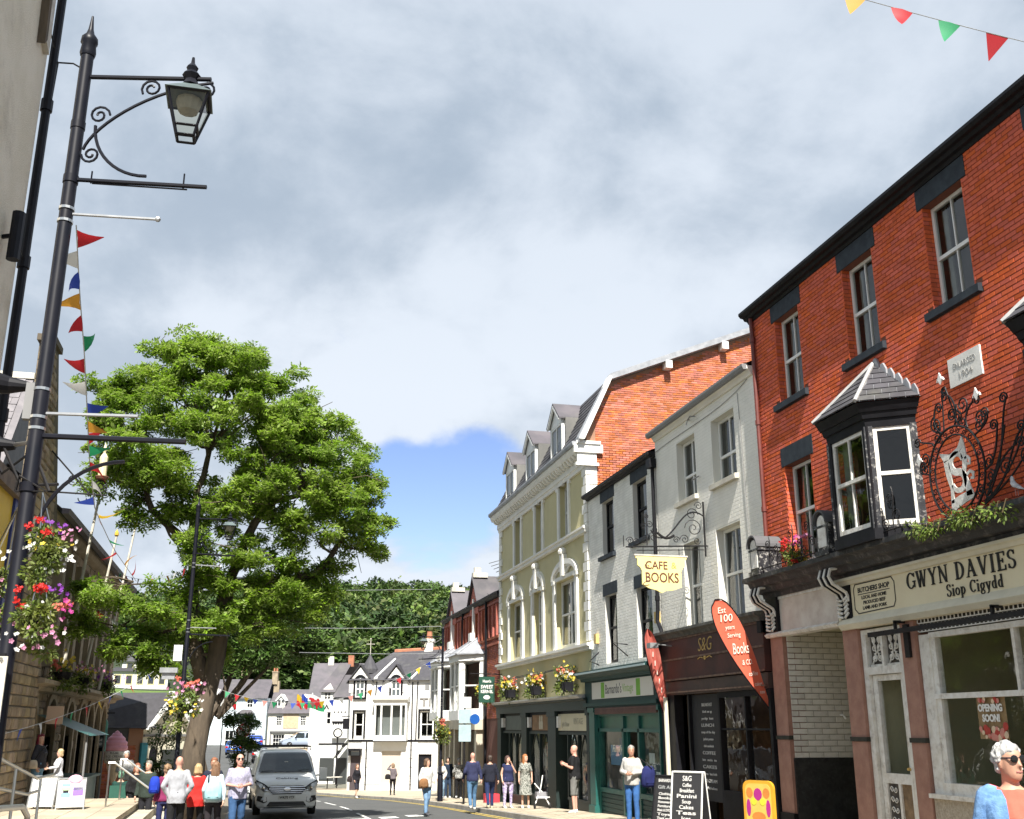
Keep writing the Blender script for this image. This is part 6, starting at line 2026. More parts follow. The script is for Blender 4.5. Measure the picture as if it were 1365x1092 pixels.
mb =MB().add([fl(T0-.2,.5,7.15),fl(T1,.5,7.15),fl(T1,-4,RZ),fl(T0+3.6,-4,RZ)],[(0,1,2,3)]).add([fl(T0-.2,-9,7.15),fl(T1,-9,7.15),fl(T1,-4,RZ),fl(T0+3.6,-4,RZ)],[(0,1,2,3)])
M_PSL =mat('pale_pinkish_slate',(.20,.185,.195),.7,col2=(.15,.14,.15),scale=3,island=.2,bump=.15)
q0,q1=Vector((TX -9,T0-.25,7.12)),Vector((TX +.5,T0-.25,7.12))
q2,q3=Vector((TX -4,T0+3.6,RZ)),Vector((TX -4,T0+3.6,RZ))
rf_=mb.build('roof',M_SLATE,th)
up =Vector(fl(0,-4,RZ))-Vector(fl(0,.5,7.15))
slates(th,fl(T0+3.6,.51,7.17),(0,1,0),up,42,24,M_SLATE,sw=.32,sh=.28,parent=rf_)
mb =MB().fprofile(fl,[(.45,7.05),(.62,7.05),(.66,7.18),(.45,7.2)],T0-.2,T1)
mb.build('verge',M_SLATE2,rf_)
e0,e1=Vector((TX -7,T0-.1,7.15)),Vector((-7.0,T0-.1,7.15))
RZ =11.75
us =Vector((0,3.3,RZ -7.15))
mb =MB().add([e0,e1,e1+us,e0+us],[(0,1,2,3)])
mb.add([e1,e1+us,e1+Vector((0,6.6,0))],[(0,1,2)])
fr2=mb.build('front_roof',M_PSL,th)
slates(th,e0+Vector((0,-.01,.02)),(1,0,0),us,15,17,M_PSL,sw=.36,sh=.33,n_ind=0,parent=fr2)
MB().box(TX -7,-6.98,T0+3.1,T0+3.35,RZ -.05,RZ +.14).build('ridge_tiles',M_SILL,fr2)
st =thing('market_stall','green painted market stall with sloping cover against the town hall arches','stall',(-4.9,33,-.75))
mb =MB().box(-5.3,-4.3,31.5,35.0,-.8,.3).box(-5.35,-4.2,31.3,35.2,.3,.36)
mb.add([(-5.5,31.2,2.0),(-4.1,31.2,1.45),(-4.1,35.3,1.45),(-5.5,35.3,2.0)],[(0,1,2,3)])
mb.build('counter',M_GREENL,st)
mb =MB()
for x,y in ((-4.2,31.4),(-4.2,35.1)):mb.tube([(x,y,-.8),(x,y,1.5)],.03,6)
mb.build('post',M_GREY,st)
MB().box(-5.15,-4.75,30.6,30.7,1.75,2.2).build('notice_panel',mat('buff_notice',(.5,.36,.26),.8),st)
# near house on the left: pebbledashed corner with a dark downpipe
NX =-3.2
nh =thing('pebbledash_house','cream pebbledashed house corner with a black downpipe at the left edge','building',(NX,8,0))
fn =lambda u,d,z:(NX +d,u,z)
mb =MB()
wall_face(mb,fn,8.6,13.1,-.5,12.6,[],.2)
shell(mb,fn,8.6,13.1,-.5,12.6,6)
mb.build('wall',M_ROUGH,nh)
mb =MB().tube([fn(13.2,.06,12.6),fn(13.2,.06,0)],.058,10)
for z in (11.3,9.45,7.2,5.2):mb.tube([fn(13.2,.06,z),fn(13.2,.06,z +.16)],.078,10)
mb.build('downpipe',M_POST,nh)
mb =MB().fprism(fn,[(12.4,12.6),(12.75,12.6),(12.9,10.1),(12.55,10.2)],0,.07)
mb.build('pale_raking_board',mat('weathered_pale_board',(.55,.52,.47),.8,col2=(.4,.36,.3),scale=6),nh)
mb =MB().fprism(fn,[(12.25,12.6),(12.4,12.6),(12.6,10.12),(12.5,10.0)],0,.10)
mb.build('dark_raking_edge',M_BARK,nh)
mb =MB().tube([fn(12.25,.16,7.5),fn(12.25,.16,6.9)],.075,10).tube([fn(12.25,.1,7.2),fn(12.3,.0,7.2)],.03,5).tube([fn(12.3,.1,7.35),fn(13.2,.06,7.3)],.008,4)
mb.build('wall_lantern',M_POST,nh)
mb =MB().tube([fn(13.2,.1,10.2),fn(13.25,.3,10.25),fn(13.25,.4,10.2)],.012,5).tube([fn(13.0,.03,10.5),fn(13.3,.1,10.25),fn(13.22,.1,9.5)],.01,4)
mb.build('pipe_bracket',M_IRON,nh)
hb =thing('hanging_board','blue and yellow hanging board with a timber top rail at the left edge','sign',(-1.9,8.3,3))
mb =MB().box(-1.97,-1.83,7.3,9.16,3.38,3.50)
mb.build('top_rail',mat('weathered_rail',(.20,.15,.11),.8,col2=(.12,.09,.07),scale=8),hb)
mb =MB().box(-1.94,-1.86,8.62,9.0,2.5,3.38).box(-1.94,-1.86,7.3,9.0,2.42,2.5)
mb.build('frame',flat('deep_blue_paint',(.015,.035,.20),.4),hb)
mb =MB().box(-1.92,-1.88,7.3,8.62,2.5,3.38)
mb.build('panel',flat('bright_yellow_paint',(.70,.46,.03),.5),hb)
MB().box(-1.95,-1.80,9.25,9.4,3.02,3.36).thing('junction_box',M_CREAMP,'cream metal box fixed behind the dark lamp post by the hanging board','box',(-1.85,9.35,3.1))
# raised terrace, steps and steel handrails
PZ =-.11
struct('terrace',MB().box(-5.6,-2.55,18,30.6,-1.2,PZ -.002).box(-2.55,-2.15,26.0,30.6,-1.2,PZ -.16).box(-2.15,-1.75,26.0,30.6,-1.2,PZ -.32),mat('pale_terrace_stone',(.50,.45,.36),.85,col2=(.42,.375,.3),scale=2,bump=.15))
rest =MB()
for x in np.arange(-5.5,-2.6,.6):
 for y in np.arange(20,30.4,.6):rest.box(x,x +.585,y,y +.585,PZ -.03,PZ +.004+R.uniform(0,.003))
o =rest.build('terrace_paving',M_PAVE); tag(o,'square buff paving laid over the raised terrace on the left','paving',None,'stuff')
def rail(name,label,runs,posts,r=.024):
 t =thing(name,label,'handrail',runs[0][0])
 mb =MB()
 for pts in runs:mb.tube(pts,r,8)
 mb.build('rail',M_STEEL,t)
 for p in posts:MB().tube([(p[0],p[1],p[3]),(p[0],p[1],p[2])],r *.9,8).build('post',M_STEEL,t)
 return t
rail('steel_handrail','brushed steel handrail stepping down from the terrace beside the seated people',[[(-3.15,27.6,.87),(-3.0,27.6,.87),(-2.0,27.6,.16),(-1.8,27.6,.16)],[(-3.15,30.2,.87),(-3.0,30.2,.87),(-2.0,30.2,.16)]],[(-3.12,27.6,.86,PZ),(-1.95,27.6,.16,-.6),(-3.1,30.2,.86,PZ)])
rail('steel_handrail','sloping steel handrail in front of the woman with red hair and the two white boards',[[(-3.1,14.5,1.42),(-3.1,18.3,.93),(-3.1,19.7,.93)],[(-3.5,16,.98),(-3.1,17.6,.74),(-3.1,18.4,.74)]],[(-3.1,18.6,.93,-.3),(-3.1,16.6,1.14,-.2),(-3.1,15.0,1.34,-.2)])
rail('steel_handrail','low curved steel handrail end at the bottom left corner',[[(-2.3,9,1.06),(-2.1,10.9,.99),(-2.05,11.5,.96),(-2.04,11.75,.86),(-2.04,11.8,.7),(-2.04,11.8,.3)]],[(-2.2,10.0,1.02,0)],.028)
# flagpoles leaning out from the hall, candle lamp bracket, plant boxes
for i,(p0,p1,lb) in enumerate((((-5.15,32.1,2.9),(-4.66,32.0,8.35),'white leaning flagpole with a yellow tip nearest the dark lamp post'),((-5.15,36,2.9),(-4.6,36,7.6),'white leaning flagpole, middle one along the town hall ledge'),((-5.15,40,2.9),(-4.5,40,8.6),'white leaning flagpole furthest along the town hall ledge'))):
 t =thing('flagpole',lb,'flagpole',p0,0,'flagpoles on the town hall')
 MB().tube([p0,p1],[.05,.035],8).build('pole',mat('weathered_white_pole',(.66,.62,.54),.7,col2=(.5,.46,.38),scale=4),t)
 MB().lathe([(.03,0),(.07,.05),(.06,.14),(.0,.26)],p1,8).build('finial',flat('gilt_finial',(.65,.42,.05),.5),t)
t =thing('candle_bracket','iron scroll bracket carrying a cream candle lamp out from the stone pier','lamp',(-5.25,27.4,7.2))
bx =lambda x,z:Vector((x,27.4,z))
mb =MB().tube([bx(-5.25,7.25),bx(-3.85,7.22)],.022,6).tube([bx(-5.25,8.3),bx(-4.25,7.24)],.02,6)
mb.tube(spiral(bx(-4.65,7.55),.16,.03,0,1.8,26),.014,5).tube(spiral(bx(-4.0,7.42),.19,.03,PI,-2,28),.018,5).tube(arc(bx(-4.4,7.12),.1,PI,2*PI,10),.014,5)
mb.build('bracket',M_IRON,t)
MB().lathe([(.0,0),(.14,.02),(.17,.08),(.15,.1)],bx(-4.0,7.6),10).build('drip_pan',flat('rusty_pan',(.16,.07,.04)),t)
MB().lathe([(.10,0),(.10,.5),(.07,.56),(.03,.62),(.05,.72),(.0,.9)],bx(-4.0,7.68),10).build('candle',flat('cream_candle',(.78,.68,.42),.5),t)
## TREES
def leaf_cloud(rng,centres,n_per,ln,wd,mname,droop=.25,frond=3):
 """numpy cloud of leaf sprays; each clump gets sprays radiating outward and hanging a little"""
 V,F =[],[]
 base =0
 allp =[]
 for (c,r,sz,dens) in centres:
  n =int(n_per *dens)
  d =rng.normal(size=(n,3)); d /=np.linalg.norm(d,axis=1)[:,None]
  rr =rng.random(n)**.42
  p =d *rr[:,None]*np.array([r,r,r *sz])+np.array(c)
  a =d *.8+rng.normal(size=(n,3))*.55
  a[:,2]=a[:,2]*.55-droop
  a /=np.linalg.norm(a,axis=1)[:,None]
  allp.append((p,a))
 P =np.concatenate([q[0] for q in allp]); A =np.concatenate([q[1] for q in allp])
 n =len(P)
 up =np.array([0,0,1.])+rng.normal(size=(n,3))*.45
 B =np.cross(A,up); B /=(np.linalg.norm(B,axis=1)[:,None]+1e-9)
 verts,faces =[],[]
 out =[]
 for k in range(frond):
  t =(k +.3)/frond
  stem =P +A *(ln *1.5*t)[...,None] if not np.isscalar(ln) else P +A *(ln *1.5*t)
  stem =stem -np.array([0,0,1.])*(ln *.25*t *t)
  for s in (-1,1):
   dirv =B *s *.85+A *.55+rng.normal(size=(n,3))*.18
   dirv /=np.linalg.norm(dirv,axis=1)[:,None]
   L_=ln *rng.uniform(.7,1.2,n)[:,None]
   w_=wd *rng.uniform(.7,1.2,n)[:,None]
   side =np.cross(dirv,up); side /=(np.linalg.norm(side,axis=1)[:,None]+1e-9)
   mid =stem +dirv *L_*.5
   out.append(np.stack([stem,mid +side *w_*.5,stem +dirv *L_,mid -side *w_*.5],axis=1))
 Q =np.concatenate(out).reshape(-1,3)
 m =len(Q)//4
 me =bpy.data.meshes.new(mname)
 me.vertices.add(len(Q)); me.vertices.foreach_set('co',Q.astype(np.float32).ravel())
 me.loops.add(m *4); me.loops.foreach_set('vertex_index',np.arange(m *4,dtype=np.int32))
 me.polygons.add(m); me.polygons.foreach_set('loop_start',np.arange(0,m *4,4,dtype=np.int32))
 me.update(calc_edges=True)
 me.validate()
 return me
def limb(mb,p0,p1,r0,r1,rng,bend=.12,n=7,seg=6):
 p0,p1=Vector(p0),Vector(p1)
 l =(p1-p0).length
 pts =[]
 off =Vector((rng.normal(),rng.normal(),rng.normal()))*l *bend
 for i in range(n +1):
  t =i /n
  pts.append(p0.lerp(p1,t)+off *math.sin(PI *t)+Vector((rng.normal(),rng.normal(),rng.normal()))*l *.015)
 mb.tube(pts,[r0+(r1-r0)*(i /n) for i in range(n +1)],seg)
 return pts
rng =np.random.default_rng(5)
bt =thing('street_tree','tall bright green feathery tree with leaning trunk on the left pavement','tree',(-1.42,31.2,gz(31)))
TB =31.0
CR =[(-1.75,12.6,.95,.8,0,1),(-.6,12.2,.85,.65,.4,.8),(-2.75,12.3,.8,.65,-.3,.8),(-3.6,11.6,.9,.7,.3,.8),(.25,11.5,.9,.7,-.4,.9),(-1.4,11.4,1.3,.9,-.8,1.2),
      (-4.4,11.05,.8,.5,.2,.5),(-4.85,11.3,.5,.3,0,.28),(-2.7,10.9,1.2,.9,-.9,1.1),(-.2,10.6,1.3,.9,-.9,1.2),(1.0,10.9,.9,.7,.3,.8),(-4.2,10.1,1.0,.7,-.4,.8),(-4.6,10.2,.5,.35,.3,.3),
      (1.7,10.2,1.0,.7,.2,.9),(2.4,9.7,.8,.55,.3,.6),(-1.8,9.9,1.3,.9,-1.2,1.2),(-3.4,9.3,1.2,.8,-.9,1.1),(.9,9.5,1.3,.85,-.8,1.2),(-4.5,9.2,.7,.5,0,.6),(2.6,8.9,.95,.6,-.2,.8),(3.2,8.5,.6,.4,.2,.4),
      (-.3,8.9,1.3,.8,-1.3,1.1),(-4.1,8.3,.8,.55,-.2,.7),(-2.4,8.5,1.2,.8,-1.1,1.0),(1.6,8.4,1.2,.7,-.9,1.0),(3.1,7.6,.85,.5,0,.7),(2.4,7.4,.9,.5,-.7,.7),(.3,7.7,1.1,.6,-1.2,.8),(-3.6,7.5,.7,.45,-.3,.55),(-1.4,7.4,.9,.6,-1.0,.55),
      (2.9,6.7,.7,.4,.2,.4),(1.5,6.9,.8,.45,-.6,.55),(.7,6.4,.7,.4,-.4,.35),(2.2,6.2,.45,.3,.2,.2),
      (-2.2,11.0,1.5,1.1,1.6,.9),(-.2,10.2,1.5,1.1,1.8,.9),(1.2,9.0,1.4,.9,1.6,.8),(-3.6,9.2,1.4,.9,1.6,.8),(-1.2,8.6,1.4,.9,2.0,.7),
      (-3.9,5.0,.8,.5,-.6,.7),(-4.4,4.4,.7,.5,-.2,.6),(-3.1,4.4,.9,.6,-.6,.8),(-3.4,3.7,.8,.5,-.2,.7),(-2.3,4.2,.8,.6,-.3,.7),(-2.5,3.3,.7,.45,-.1,.6),(-4.5,5.5,.5,.3,0,.3),(-1.0,3.9,.7,.6,.9,.4),
      (-.5,4.9,.9,.5,-.5,.7),(.5,5.2,.8,.5,-.3,.7),(-1.8,5.3,.9,.55,-.6,.8),(1.1,4.7,.7,.45,.0,.6),(.2,4.2,.6,.4,-.45,.5),(-1.3,4.4,.7,.45,-.5,.6),(1.7,5.4,.7,.4,.3,.5),
      (-1.6,6.4,.9,.5,-.9,.8),(-.4,6.2,.9,.5,-.8,.8),(.6,7.0,.9,.5,-.9,.8),(-2.6,7.6,.9,.6,-.8,.8),(-.5,7.9,1.1,.6,-1.1,.9),(-1.0,5.6,.8,.45,-.6,.7),(2.0,8.0,1.0,.6,-.6,.8),(-3.0,8.6,1.1,.7,-.8,.9),(.4,10.0,1.2,.8,-1.0,.9),(-1.2,12.0,.9,.6,-.4,.9),(1.4,9.9,.9,.6,-.5,.8),(-2.4,11.7,.9,.6,-.6,.9),(.0,5.5,.9,.45,.4,.6),(.9,5.9,.8,.4,.0,.6)]
mb =MB()
g0=gz(31)
trunk =[Vector((-1.42,31.2,g0-.2)),Vector((-1.40,31.2,1.0)),Vector((-1.22,31.15,2.4)),Vector((-1.0,31.1,3.6)),Vector((-.95,31.1,4.6)),Vector((-.85,31.0,5.6))]
mb.tube(trunk,[.42,.31,.27,.25,.24,.20],14)
mb.tube([Vector((-1.2,31.15,2.6)),Vector((-1.6,31.2,3.8)),Vector((-1.75,31.3,5.0)),Vector((-1.9,31.3,6.6))],[.24,.2,.16,.12],10)
tr =mb.build('trunk',M_BARK,bt,smooth='all')
mb =MB()
hubs =[Vector((-.85,31.0,5.6)),Vector((-1.9,31.3,6.6))]
h2=[]
for tgt in ((-3.4,30.6,8.4),(-1.6,31.2,9.6),(.9,30.8,8.2),(-.4,31.8,9.0),(2.2,30.9,6.9)):
 hb_=min(hubs,key=lambda h:(h -Vector(tgt)).length)
 pts =limb(mb,hb_,tgt,.15,.07,rng)
 h2+=pts[3:]
for (x,z,rx,rz,dy,dn) in CR:
 c =Vector((x,TB +dy,z))
 if z <6:src =min(trunk,key=lambda h:(h -c).length)
 else:src =min(h2,key=lambda h:(h -c).length)
 limb(mb,src,c,.05,.018,rng,.1,6,5)
 for _ in range(3):
  limb(mb,c.lerp(src,.3),c +Vector((rng.normal()*rx *.6,rng.normal()*rx *.6,rng.normal()*rz *.6)),.02,.008,rng,.1,3,4)
mb.build('limbs',M_BARK,bt)
cent =[]
for (x,z,rx,rz,dy,dn) in CR:
 n =int(6.2*rx *(1.0+.5*dn))
 for _ in range(n):
  v =rng.normal(size=3); v /=np.linalg.norm(v)
  k =rng.random()**.5
  c =(x +v[0]*rx *k,TB +dy +v[1]*rx *k,z +v[2]*rz *k)
  cent.append((c,rng.uniform(.20,.38),.48,rng.uniform(.5,1.4)))
me =leaf_cloud(rng,cent,74,.14,.058,'crown',droop=.3,frond=3)
me.materials.append(M_LEAF)
o =bpy.data.objects.new('crown',me); COL.objects.link(o); o.parent =bt
o.location =-bt.location; o['kind']='stuff'
def small_tree(name,label,base,lobes,mt,n_per,ln,wd,tr_r=.14,cat='tree',group=None,stems=True):
 t =thing(name,label,cat,base,0,group)
 mb =MB()
 b =Vector(base)
 top =Vector(lobes[0][0])
 limb(mb,b -Vector((0,0,.2)),top,tr_r,tr_r *.35,rng,.04,8,8)
 for c,r,sz,d in lobes[1:]:
  limb(mb,b.lerp(top,.45),Vector(c),tr_r *.45,.02,rng,.1,5,5)
 mb.build('trunk',M_BARK,t)
 cc =[]
 for c,r,sz,d in lobes:
  for _ in range(max(3,int(9*d))):
   v =rng.normal(size=3); v /=np.linalg.norm(v); k =rng.random()**.45
   cc.append(((c[0]+v[0]*r *k,c[1]+v[1]*r *k,c[2]+v[2]*r *sz *k),r *rng.uniform(.28,.45),.7,rng.uniform(.6,1.3)))
 me =leaf_cloud(rng,cc,n_per,ln,wd,'crown',droop=.1,frond=2)
 me.materials.append(mt)
 o =bpy.data.objects.new('crown',me); COL.objects.link(o); o.parent =t
 o.location =-t.location; o['kind']='stuff'
 return t
M_LEAFD =mat('dark_bush_leaf',(.028,.062,.014),.6,col2=(.018,.042,.010),scale=.8,island=.45,trans=.25)
g4=gz(37)
small_tree('young_tree','leafy green bush growing to the right of the leaning trunk',(-.35,35,g4),[((-.3,35,1.2),.42,.8,1),((-.1,35,1.8),.42,.8,1),((-.5,35,1.9),.36,.8,.8),((.05,35,1.2),.32,.8,.7),((-.3,35,.7),.36,.8,.8)],M_LEAF2,34,.10,.05,.05)
small_tree('young_tree','small airy bush left of the trunk before the cream gable shop',(-2.75,38,g4),[((-2.7,38,1.3),.55,.9,1),((-2.9,38,.5),.5,.8,.8),((-2.5,38,2.2),.4,.8,.6),((-2.5,38,.3),.5,.8,.7)],M_LEAF2,20,.12,.06,.05)
small_tree('shade_tree','dark spreading tree behind the bright street tree and above the road',(-2.6,58,gz(58)),[((-.2,58,7.0),2.0,.75,1.6),((-2.4,58,6.6),2.0,.75,1.5),((1.6,58,6.4),1.8,.7,1.5),((.4,58,8.4),1.7,.7,1.4),((2.8,58.5,5.6),1.2,.6,1.0),((-4.2,58,6.4),1.8,.75,1.3),((1.6,57.5,7.8),1.3,.7,1.0),((-5.8,58.5,7.0),1.7,.75,1.2),((.6,57,5.2),1.2,.6,.9),((-1.6,57,5.0),1.3,.6,.9)],M_LEAF2,62,.24,.13,.26)
small_tree('shade_tree','broad dark tree beyond the slate shop, left of the hillside house',(-26,112,gz(112)),[((-25,112,9.5),3.6,.8,1.6),((-29,112,8.5),3.4,.8,1.4),((-22,112,13),3.0,.8,1.2),((-27,112,14),3.0,.8,1.2)],M_LEAF2,60,.45,.24,.35)
# the wooded hill: individual crowns along the skyline, one mass below
rngw =np.random.default_rng(11)
def wood_crown(seed,r,h,n,ln,nm='crown'):
 rg =np.random.default_rng(seed)
 cc =[]
 for _ in range(16):
  v =rg.normal(size=3); v /=np.linalg.norm(v); k =rg.random()**.4
  cc.append(((v[0]*r *.62*k,v[1]*r *.62*k,h *.62+v[2]*h *.30*k),r *rg.uniform(.30,.48),.8,1))
 return leaf_cloud(rg,cc,n,ln,ln *.6,nm,droop=.05,frond=1)
M_WOODS =[mat('wood_leaf_%s' % nm,c,.8,col2=tuple(x *.62 for x in c),scale=.09,island=.4,trans=.2) for nm,c in (('mid',(.075,.135,.024)),('dark',(.042,.085,.018)),('bright',(.125,.195,.03)),('olive',(.11,.14,.028)))]
protos =[]
for k in range(4):
 me =wood_crown(30+k,6.5,14,70,1.25)
 me.materials.append(M_WOODS[k % 2])
 tm =MB().tube([(0,0,-1),(.1,0,4),(.2,.1,9)],[.45,.35,.15],6).mesh('trunk',M_BARK)
 protos.append((me,tm))
n_sky =0
for k in range(34):
 px =250+k *14.0+rngw.uniform(-5,5)
 v =sky_dir(px,960)
 D =rngw.uniform(448,466)
 x,y =v.x /v.y *D,D
 s =rngw.uniform(.62,1.15)
 t =thing('hill_tree','rounded tree on the skyline of the wooded hill','tree',(x,y,hill(x,y)-.5),rngw.uniform(0,6),'trees along the skyline of the wooded hill')
 me,tm =protos[k % 4]
 c =link_mesh('crown',me,t,scale=(s,s,s *rngw.uniform(.85,1.15))); c['kind']='stuff'
 link_mesh('trunk',tm,t,scale=(s,s,s))
ALLQ,ALLM =[],[]
for mi in range(4):
 protoQ =[]
 for k in range(3):
  me =wood_crown(50+mi *5+k,6.0,13,21,1.15,'tmp')
  co =np.empty(len(me.vertices)*3,np.float32); me.vertices.foreach_get('co',co)
  protoQ.append(co.reshape(-1,3)); bpy.data.meshes.remove(me)
 for _ in range(400 if mi <2 else 190):
  y =rngw.uniform(172,462)
  v0,v1=sky_dir(60 if y >300 else 235,960),sky_dir(700,960)
  f =rngw.random()
  x =y *(v0.x /v0.y *(1-f)+v1.x /v1.y *f)
  if y <250 and x <-6:continue
  s =rngw.uniform(.7,1.25)
  a =rngw.uniform(0,6.28)
  co =protoQ[rngw.integers(3)]*s
  c_,s_=math.cos(a),math.sin(a)
  ALLQ.append(np.stack([co[:,0]*c_-co[:,1]*s_+x,co[:,0]*s_+co[:,1]*c_+y,co[:,2]+hill(x,y)-1.5],axis=1))
  ALLM.append(np.full(len(co)//4,mi,np.int32))
Q =np.concatenate(ALLQ)
m =len(Q)//4
me =bpy.data.meshes.new('woodland')
me.vertices.add(len(Q)); me.vertices.foreach_set('co',Q.astype(np.float32).ravel())
me.loops.add(m *4); me.loops.foreach_set('vertex_index',np.arange(m *4,dtype=np.int32))
me.polygons.add(m); me.polygons.foreach_set('loop_start',np.arange(0,m *4,4,dtype=np.int32))
me.polygons.foreach_set('material_index',np.concatenate(ALLM))
me.update(calc_edges=True)
for mw in M_WOODS:me.materials.append(mw)
o =bpy.data.objects.new('woodland',me); COL.objects.link(o)
tag(o,'dense mixed green woodland covering the far hillside','woodland',None,'stuff')
## STREET LAMPS
def scroll_bracket(mb,f,r=.012):
 mb.tube(bez(f(.06,-.62),f(.10,-.45),f(.45,-.12),f(.98,-.05)),r,5)
 mb.tube(spiral(f(.93,-.12),.07,.015,PI /2,-1.5,18,f.ax,(0,0,1)),r *.8,5)
 mb.tube(spiral(f(.15,-.33),.08,.015,0,1.5,18,f.ax,(0,0,1)),r *.8,5)
 mb.tube(spiral(f(.12,-.66),.07,.015,PI,1.5,18,f.ax,(0,0,1)),r *.8,5)
 mb.tube(spiral(f(.52,-.10),.08,.02,PI *1.2,-1.5,18,f.ax,(0,0,1)),r *.8,5)
def lantern(t,f,x,ztop,s=1.):
 c =Vector(f(x,ztop))
 fr_=lambda a,b,z:tuple(c +Vector((a *s,b *s,z *s)))
 tw,bw,zt,zb =.20,.085,-.20,-.66
 mb =MB()
 for sx in (-1,1):
  for sy in (-1,1):
   mb.tube([fr_(sx *tw,sy *tw,zt),fr_(sx *bw,sy *bw,zb)],.014*s,4)
 for z,wd in ((zt,tw),(zb +.1,bw +.024),(zb,bw)):
  q =[fr_(-wd,-wd,z),fr_(wd,-wd,z),fr_(wd,wd,z),fr_(-wd,wd,z)]
  for a,b in zip(q,q[1:]+q[:1]):mb.tube([a,b],.016*s,4)
 fm =mb.build('lantern_frame',M_POST,t)
 mb =MB()
 q0=[fr_(-.23,-.23,zt +.0),fr_(.23,-.23,zt +.0),fr_(.23,.23,zt +.0),fr_(-.23,.23,zt +.0)]
 q1=[fr_(-.05,-.05,zt +.17),fr_(.05,-.05,zt +.17),fr_(.05,.05,zt +.17),fr_(-.05,.05,zt +.17)]
 mb.add(q0+q1,[(0,1,5,4),(1,2,6,5),(2,3,7,6),(3,0,4,7),(4,5,6,7),(3,2,1,0)])
 mb.build('lantern_roof',mat('lamp_roof_grey',(.10,.13,.13),.45,col2=(.06,.08,.08),scale=6),fm)
 mb =MB().lathe([(.07,0),(.045,.05),(.07,.09),(.035,.13),(.045,.16),(.015,.2),(.01,.25)],fr_(0,0,zt +.16),8)
 mb.build('lantern_finial',M_POST,fm)
 for a,b in (((-1,-1),(1,-1)),((1,-1),(1,1)),((1,1),(-1,1)),((-1,1),(-1,-1))):
  k =.97
  MB().add([fr_(a[0]*tw *k,a[1]*tw *k,zt),fr_(b[0]*tw *k,b[1]*tw *k,zt),fr_(b[0]*bw *k,b[1]*bw *k,zb),fr_(a[0]*bw *k,a[1]*bw *k,zb)],[(0,1,2,3)]).build('lantern_pane',glass_mat('lamp_pane',(.86,.85,.78),.8,.05,1.45),fm,fix=False)
 MB().lathe([(.13*s,0),(.13*s,-.03*s),(.10*s,-.14*s),(.02,-.17*s)],fr_(0,0,zt -.01),10).build('reflector',M_LENS,fm)
def lamp_post(name,label,X,Y,zg,zt,ang,group,sgn=1,banner=True,low=True,s=.72):
 """black post, scroll bracket and hanging lantern, banner arms; ang is the arm's heading"""
 t =thing(name,label,'street lamp',(X,Y,zg),0,group)
 ax =Vector((math.cos(ang),math.sin(ang),0))
 def f(x,z):
  return Vector((X,Y,0))+ax *x +Vector((0,0,zt -.45+z))
 f.ax =tuple(ax)
 mb =MB()
 mb.tube([(X,Y,zg -.2),(X,Y,zg +1.0),(X,Y,zg +1.1),(X,Y,zt -.25)],[.115,.105,.056,.047],12)
 for z,r in ((zt -.9,.053),(zt -1.35,.055),(zg +1.05,.13),(zg +3.2,.062)):mb.tube([(X,Y,z),(X,Y,z +.06)],r,12)
 mb.lathe([(.052,0),(.06,.03),(.052,.10),(.064,.12),(.06,.16),(.03,.2),(.02,.24),(.008,.36)],(X,Y,zt -.27),12)
 mb.build('post',M_POST,t,smooth=True)
 mb =MB().tube([f(.05,0),f(.96,-.02)],.019,6)
 scroll_bracket(mb,f)
 mb.build('bracket',M_POST,t)
 lantern(t,f,.81,-.05,s)
 if banner:
  mb =MB().tube([f(.05,-.87),f(1.0,-.93)],.018,6).tube([f(.16,-.90),f(.86,-.95)],.007,4)
  mb.tube(arc(f(.55,-.42),.42,PI,PI *1.5,12,f.ax),.013,5).tube([f(.15,-.9),f(.15,-.8)],.006,4).tube([f(.83,-.94),f(.83,-.82)],.006,4)
  mb.build('banner_arm',M_POST,t)
  MB().tube([f(.05,-1.15),f(.66,-1.19)],.012,6).ball(f(.67,-1.19),.022,6,4).build('banner_arm',M_GALV,t)
 if low:
  MB().tube([f(.05,-2.82),f(1.02,-2.86)],.02,6).build('banner_arm',M_POST,t)
  MB().tube([f(.05,-2.66),f(.68,-2.68)],.012,6).build('banner_arm',M_GALV,t)
  mb =MB().tube(arc(f(.62,-3.55),.55,PI /2,PI,12,f.ax),.014,5)
  mb.build('hoop',M_POST,t)
 mb =MB()
 for z in (-1.12,-1.22,-2.5,-2.7,-2.78):mb.tube([(X,Y,zt -.45+z),(X,Y,zt -.45+z +.02)],.056,12)
 mb.build('steel_strap',M_STEEL,t)
 return t,f
a_arm =math.atan2(-.23,.97)
lp,f1=lamp_post('street_lamp','nearest black lamp post with hanging lantern, rising at the left beside the pebbledashed house',-1.54,7.46,0,6.86,a_arm,'black lamp posts with hanging lanterns')
lp2,f2=lamp_post('street_lamp','black lamp post standing before the trunk of the bright green street tree',-1.58,26.9,gleft(26.9),7.09,a_arm,'black lamp posts with hanging lanterns')
lp3,f3=lamp_post('street_lamp','distant black lamp post on the right kerb before the red brick bays',7.68,44.4,gz(44.4),5.75,PI +a_arm,'black lamp posts with hanging lanterns',low=False)
MB().box(-1.850,-1.656,26.723,26.951,3.185,3.550).thing('camera_box',M_WHITE,'white camera housing strapped to the second lamp post','camera',(-1.713,26.837,3.299))
mb =MB().box(-2.113,-1.713,26.494,26.837,2.899,3.013).box(-2.056,-1.770,26.551,26.780,2.751,2.899)
mb.thing('floodlight',M_GALV,'grey floodlight under the white camera housing on the second lamp post','floodlight',(-1.884,26.723,2.842))
MB().box(-1.782,-1.507,26.746,26.791,1.986,2.442).thing('notice',M_WHITE,'plain white notice strapped to the second lamp post above its basket','notice',(-1.644,26.768,2.157))
t =thing('post_sign','black and white direction sign with its back to us low on the nearest lamp post','sign',(-1.56,7.4,2.0))
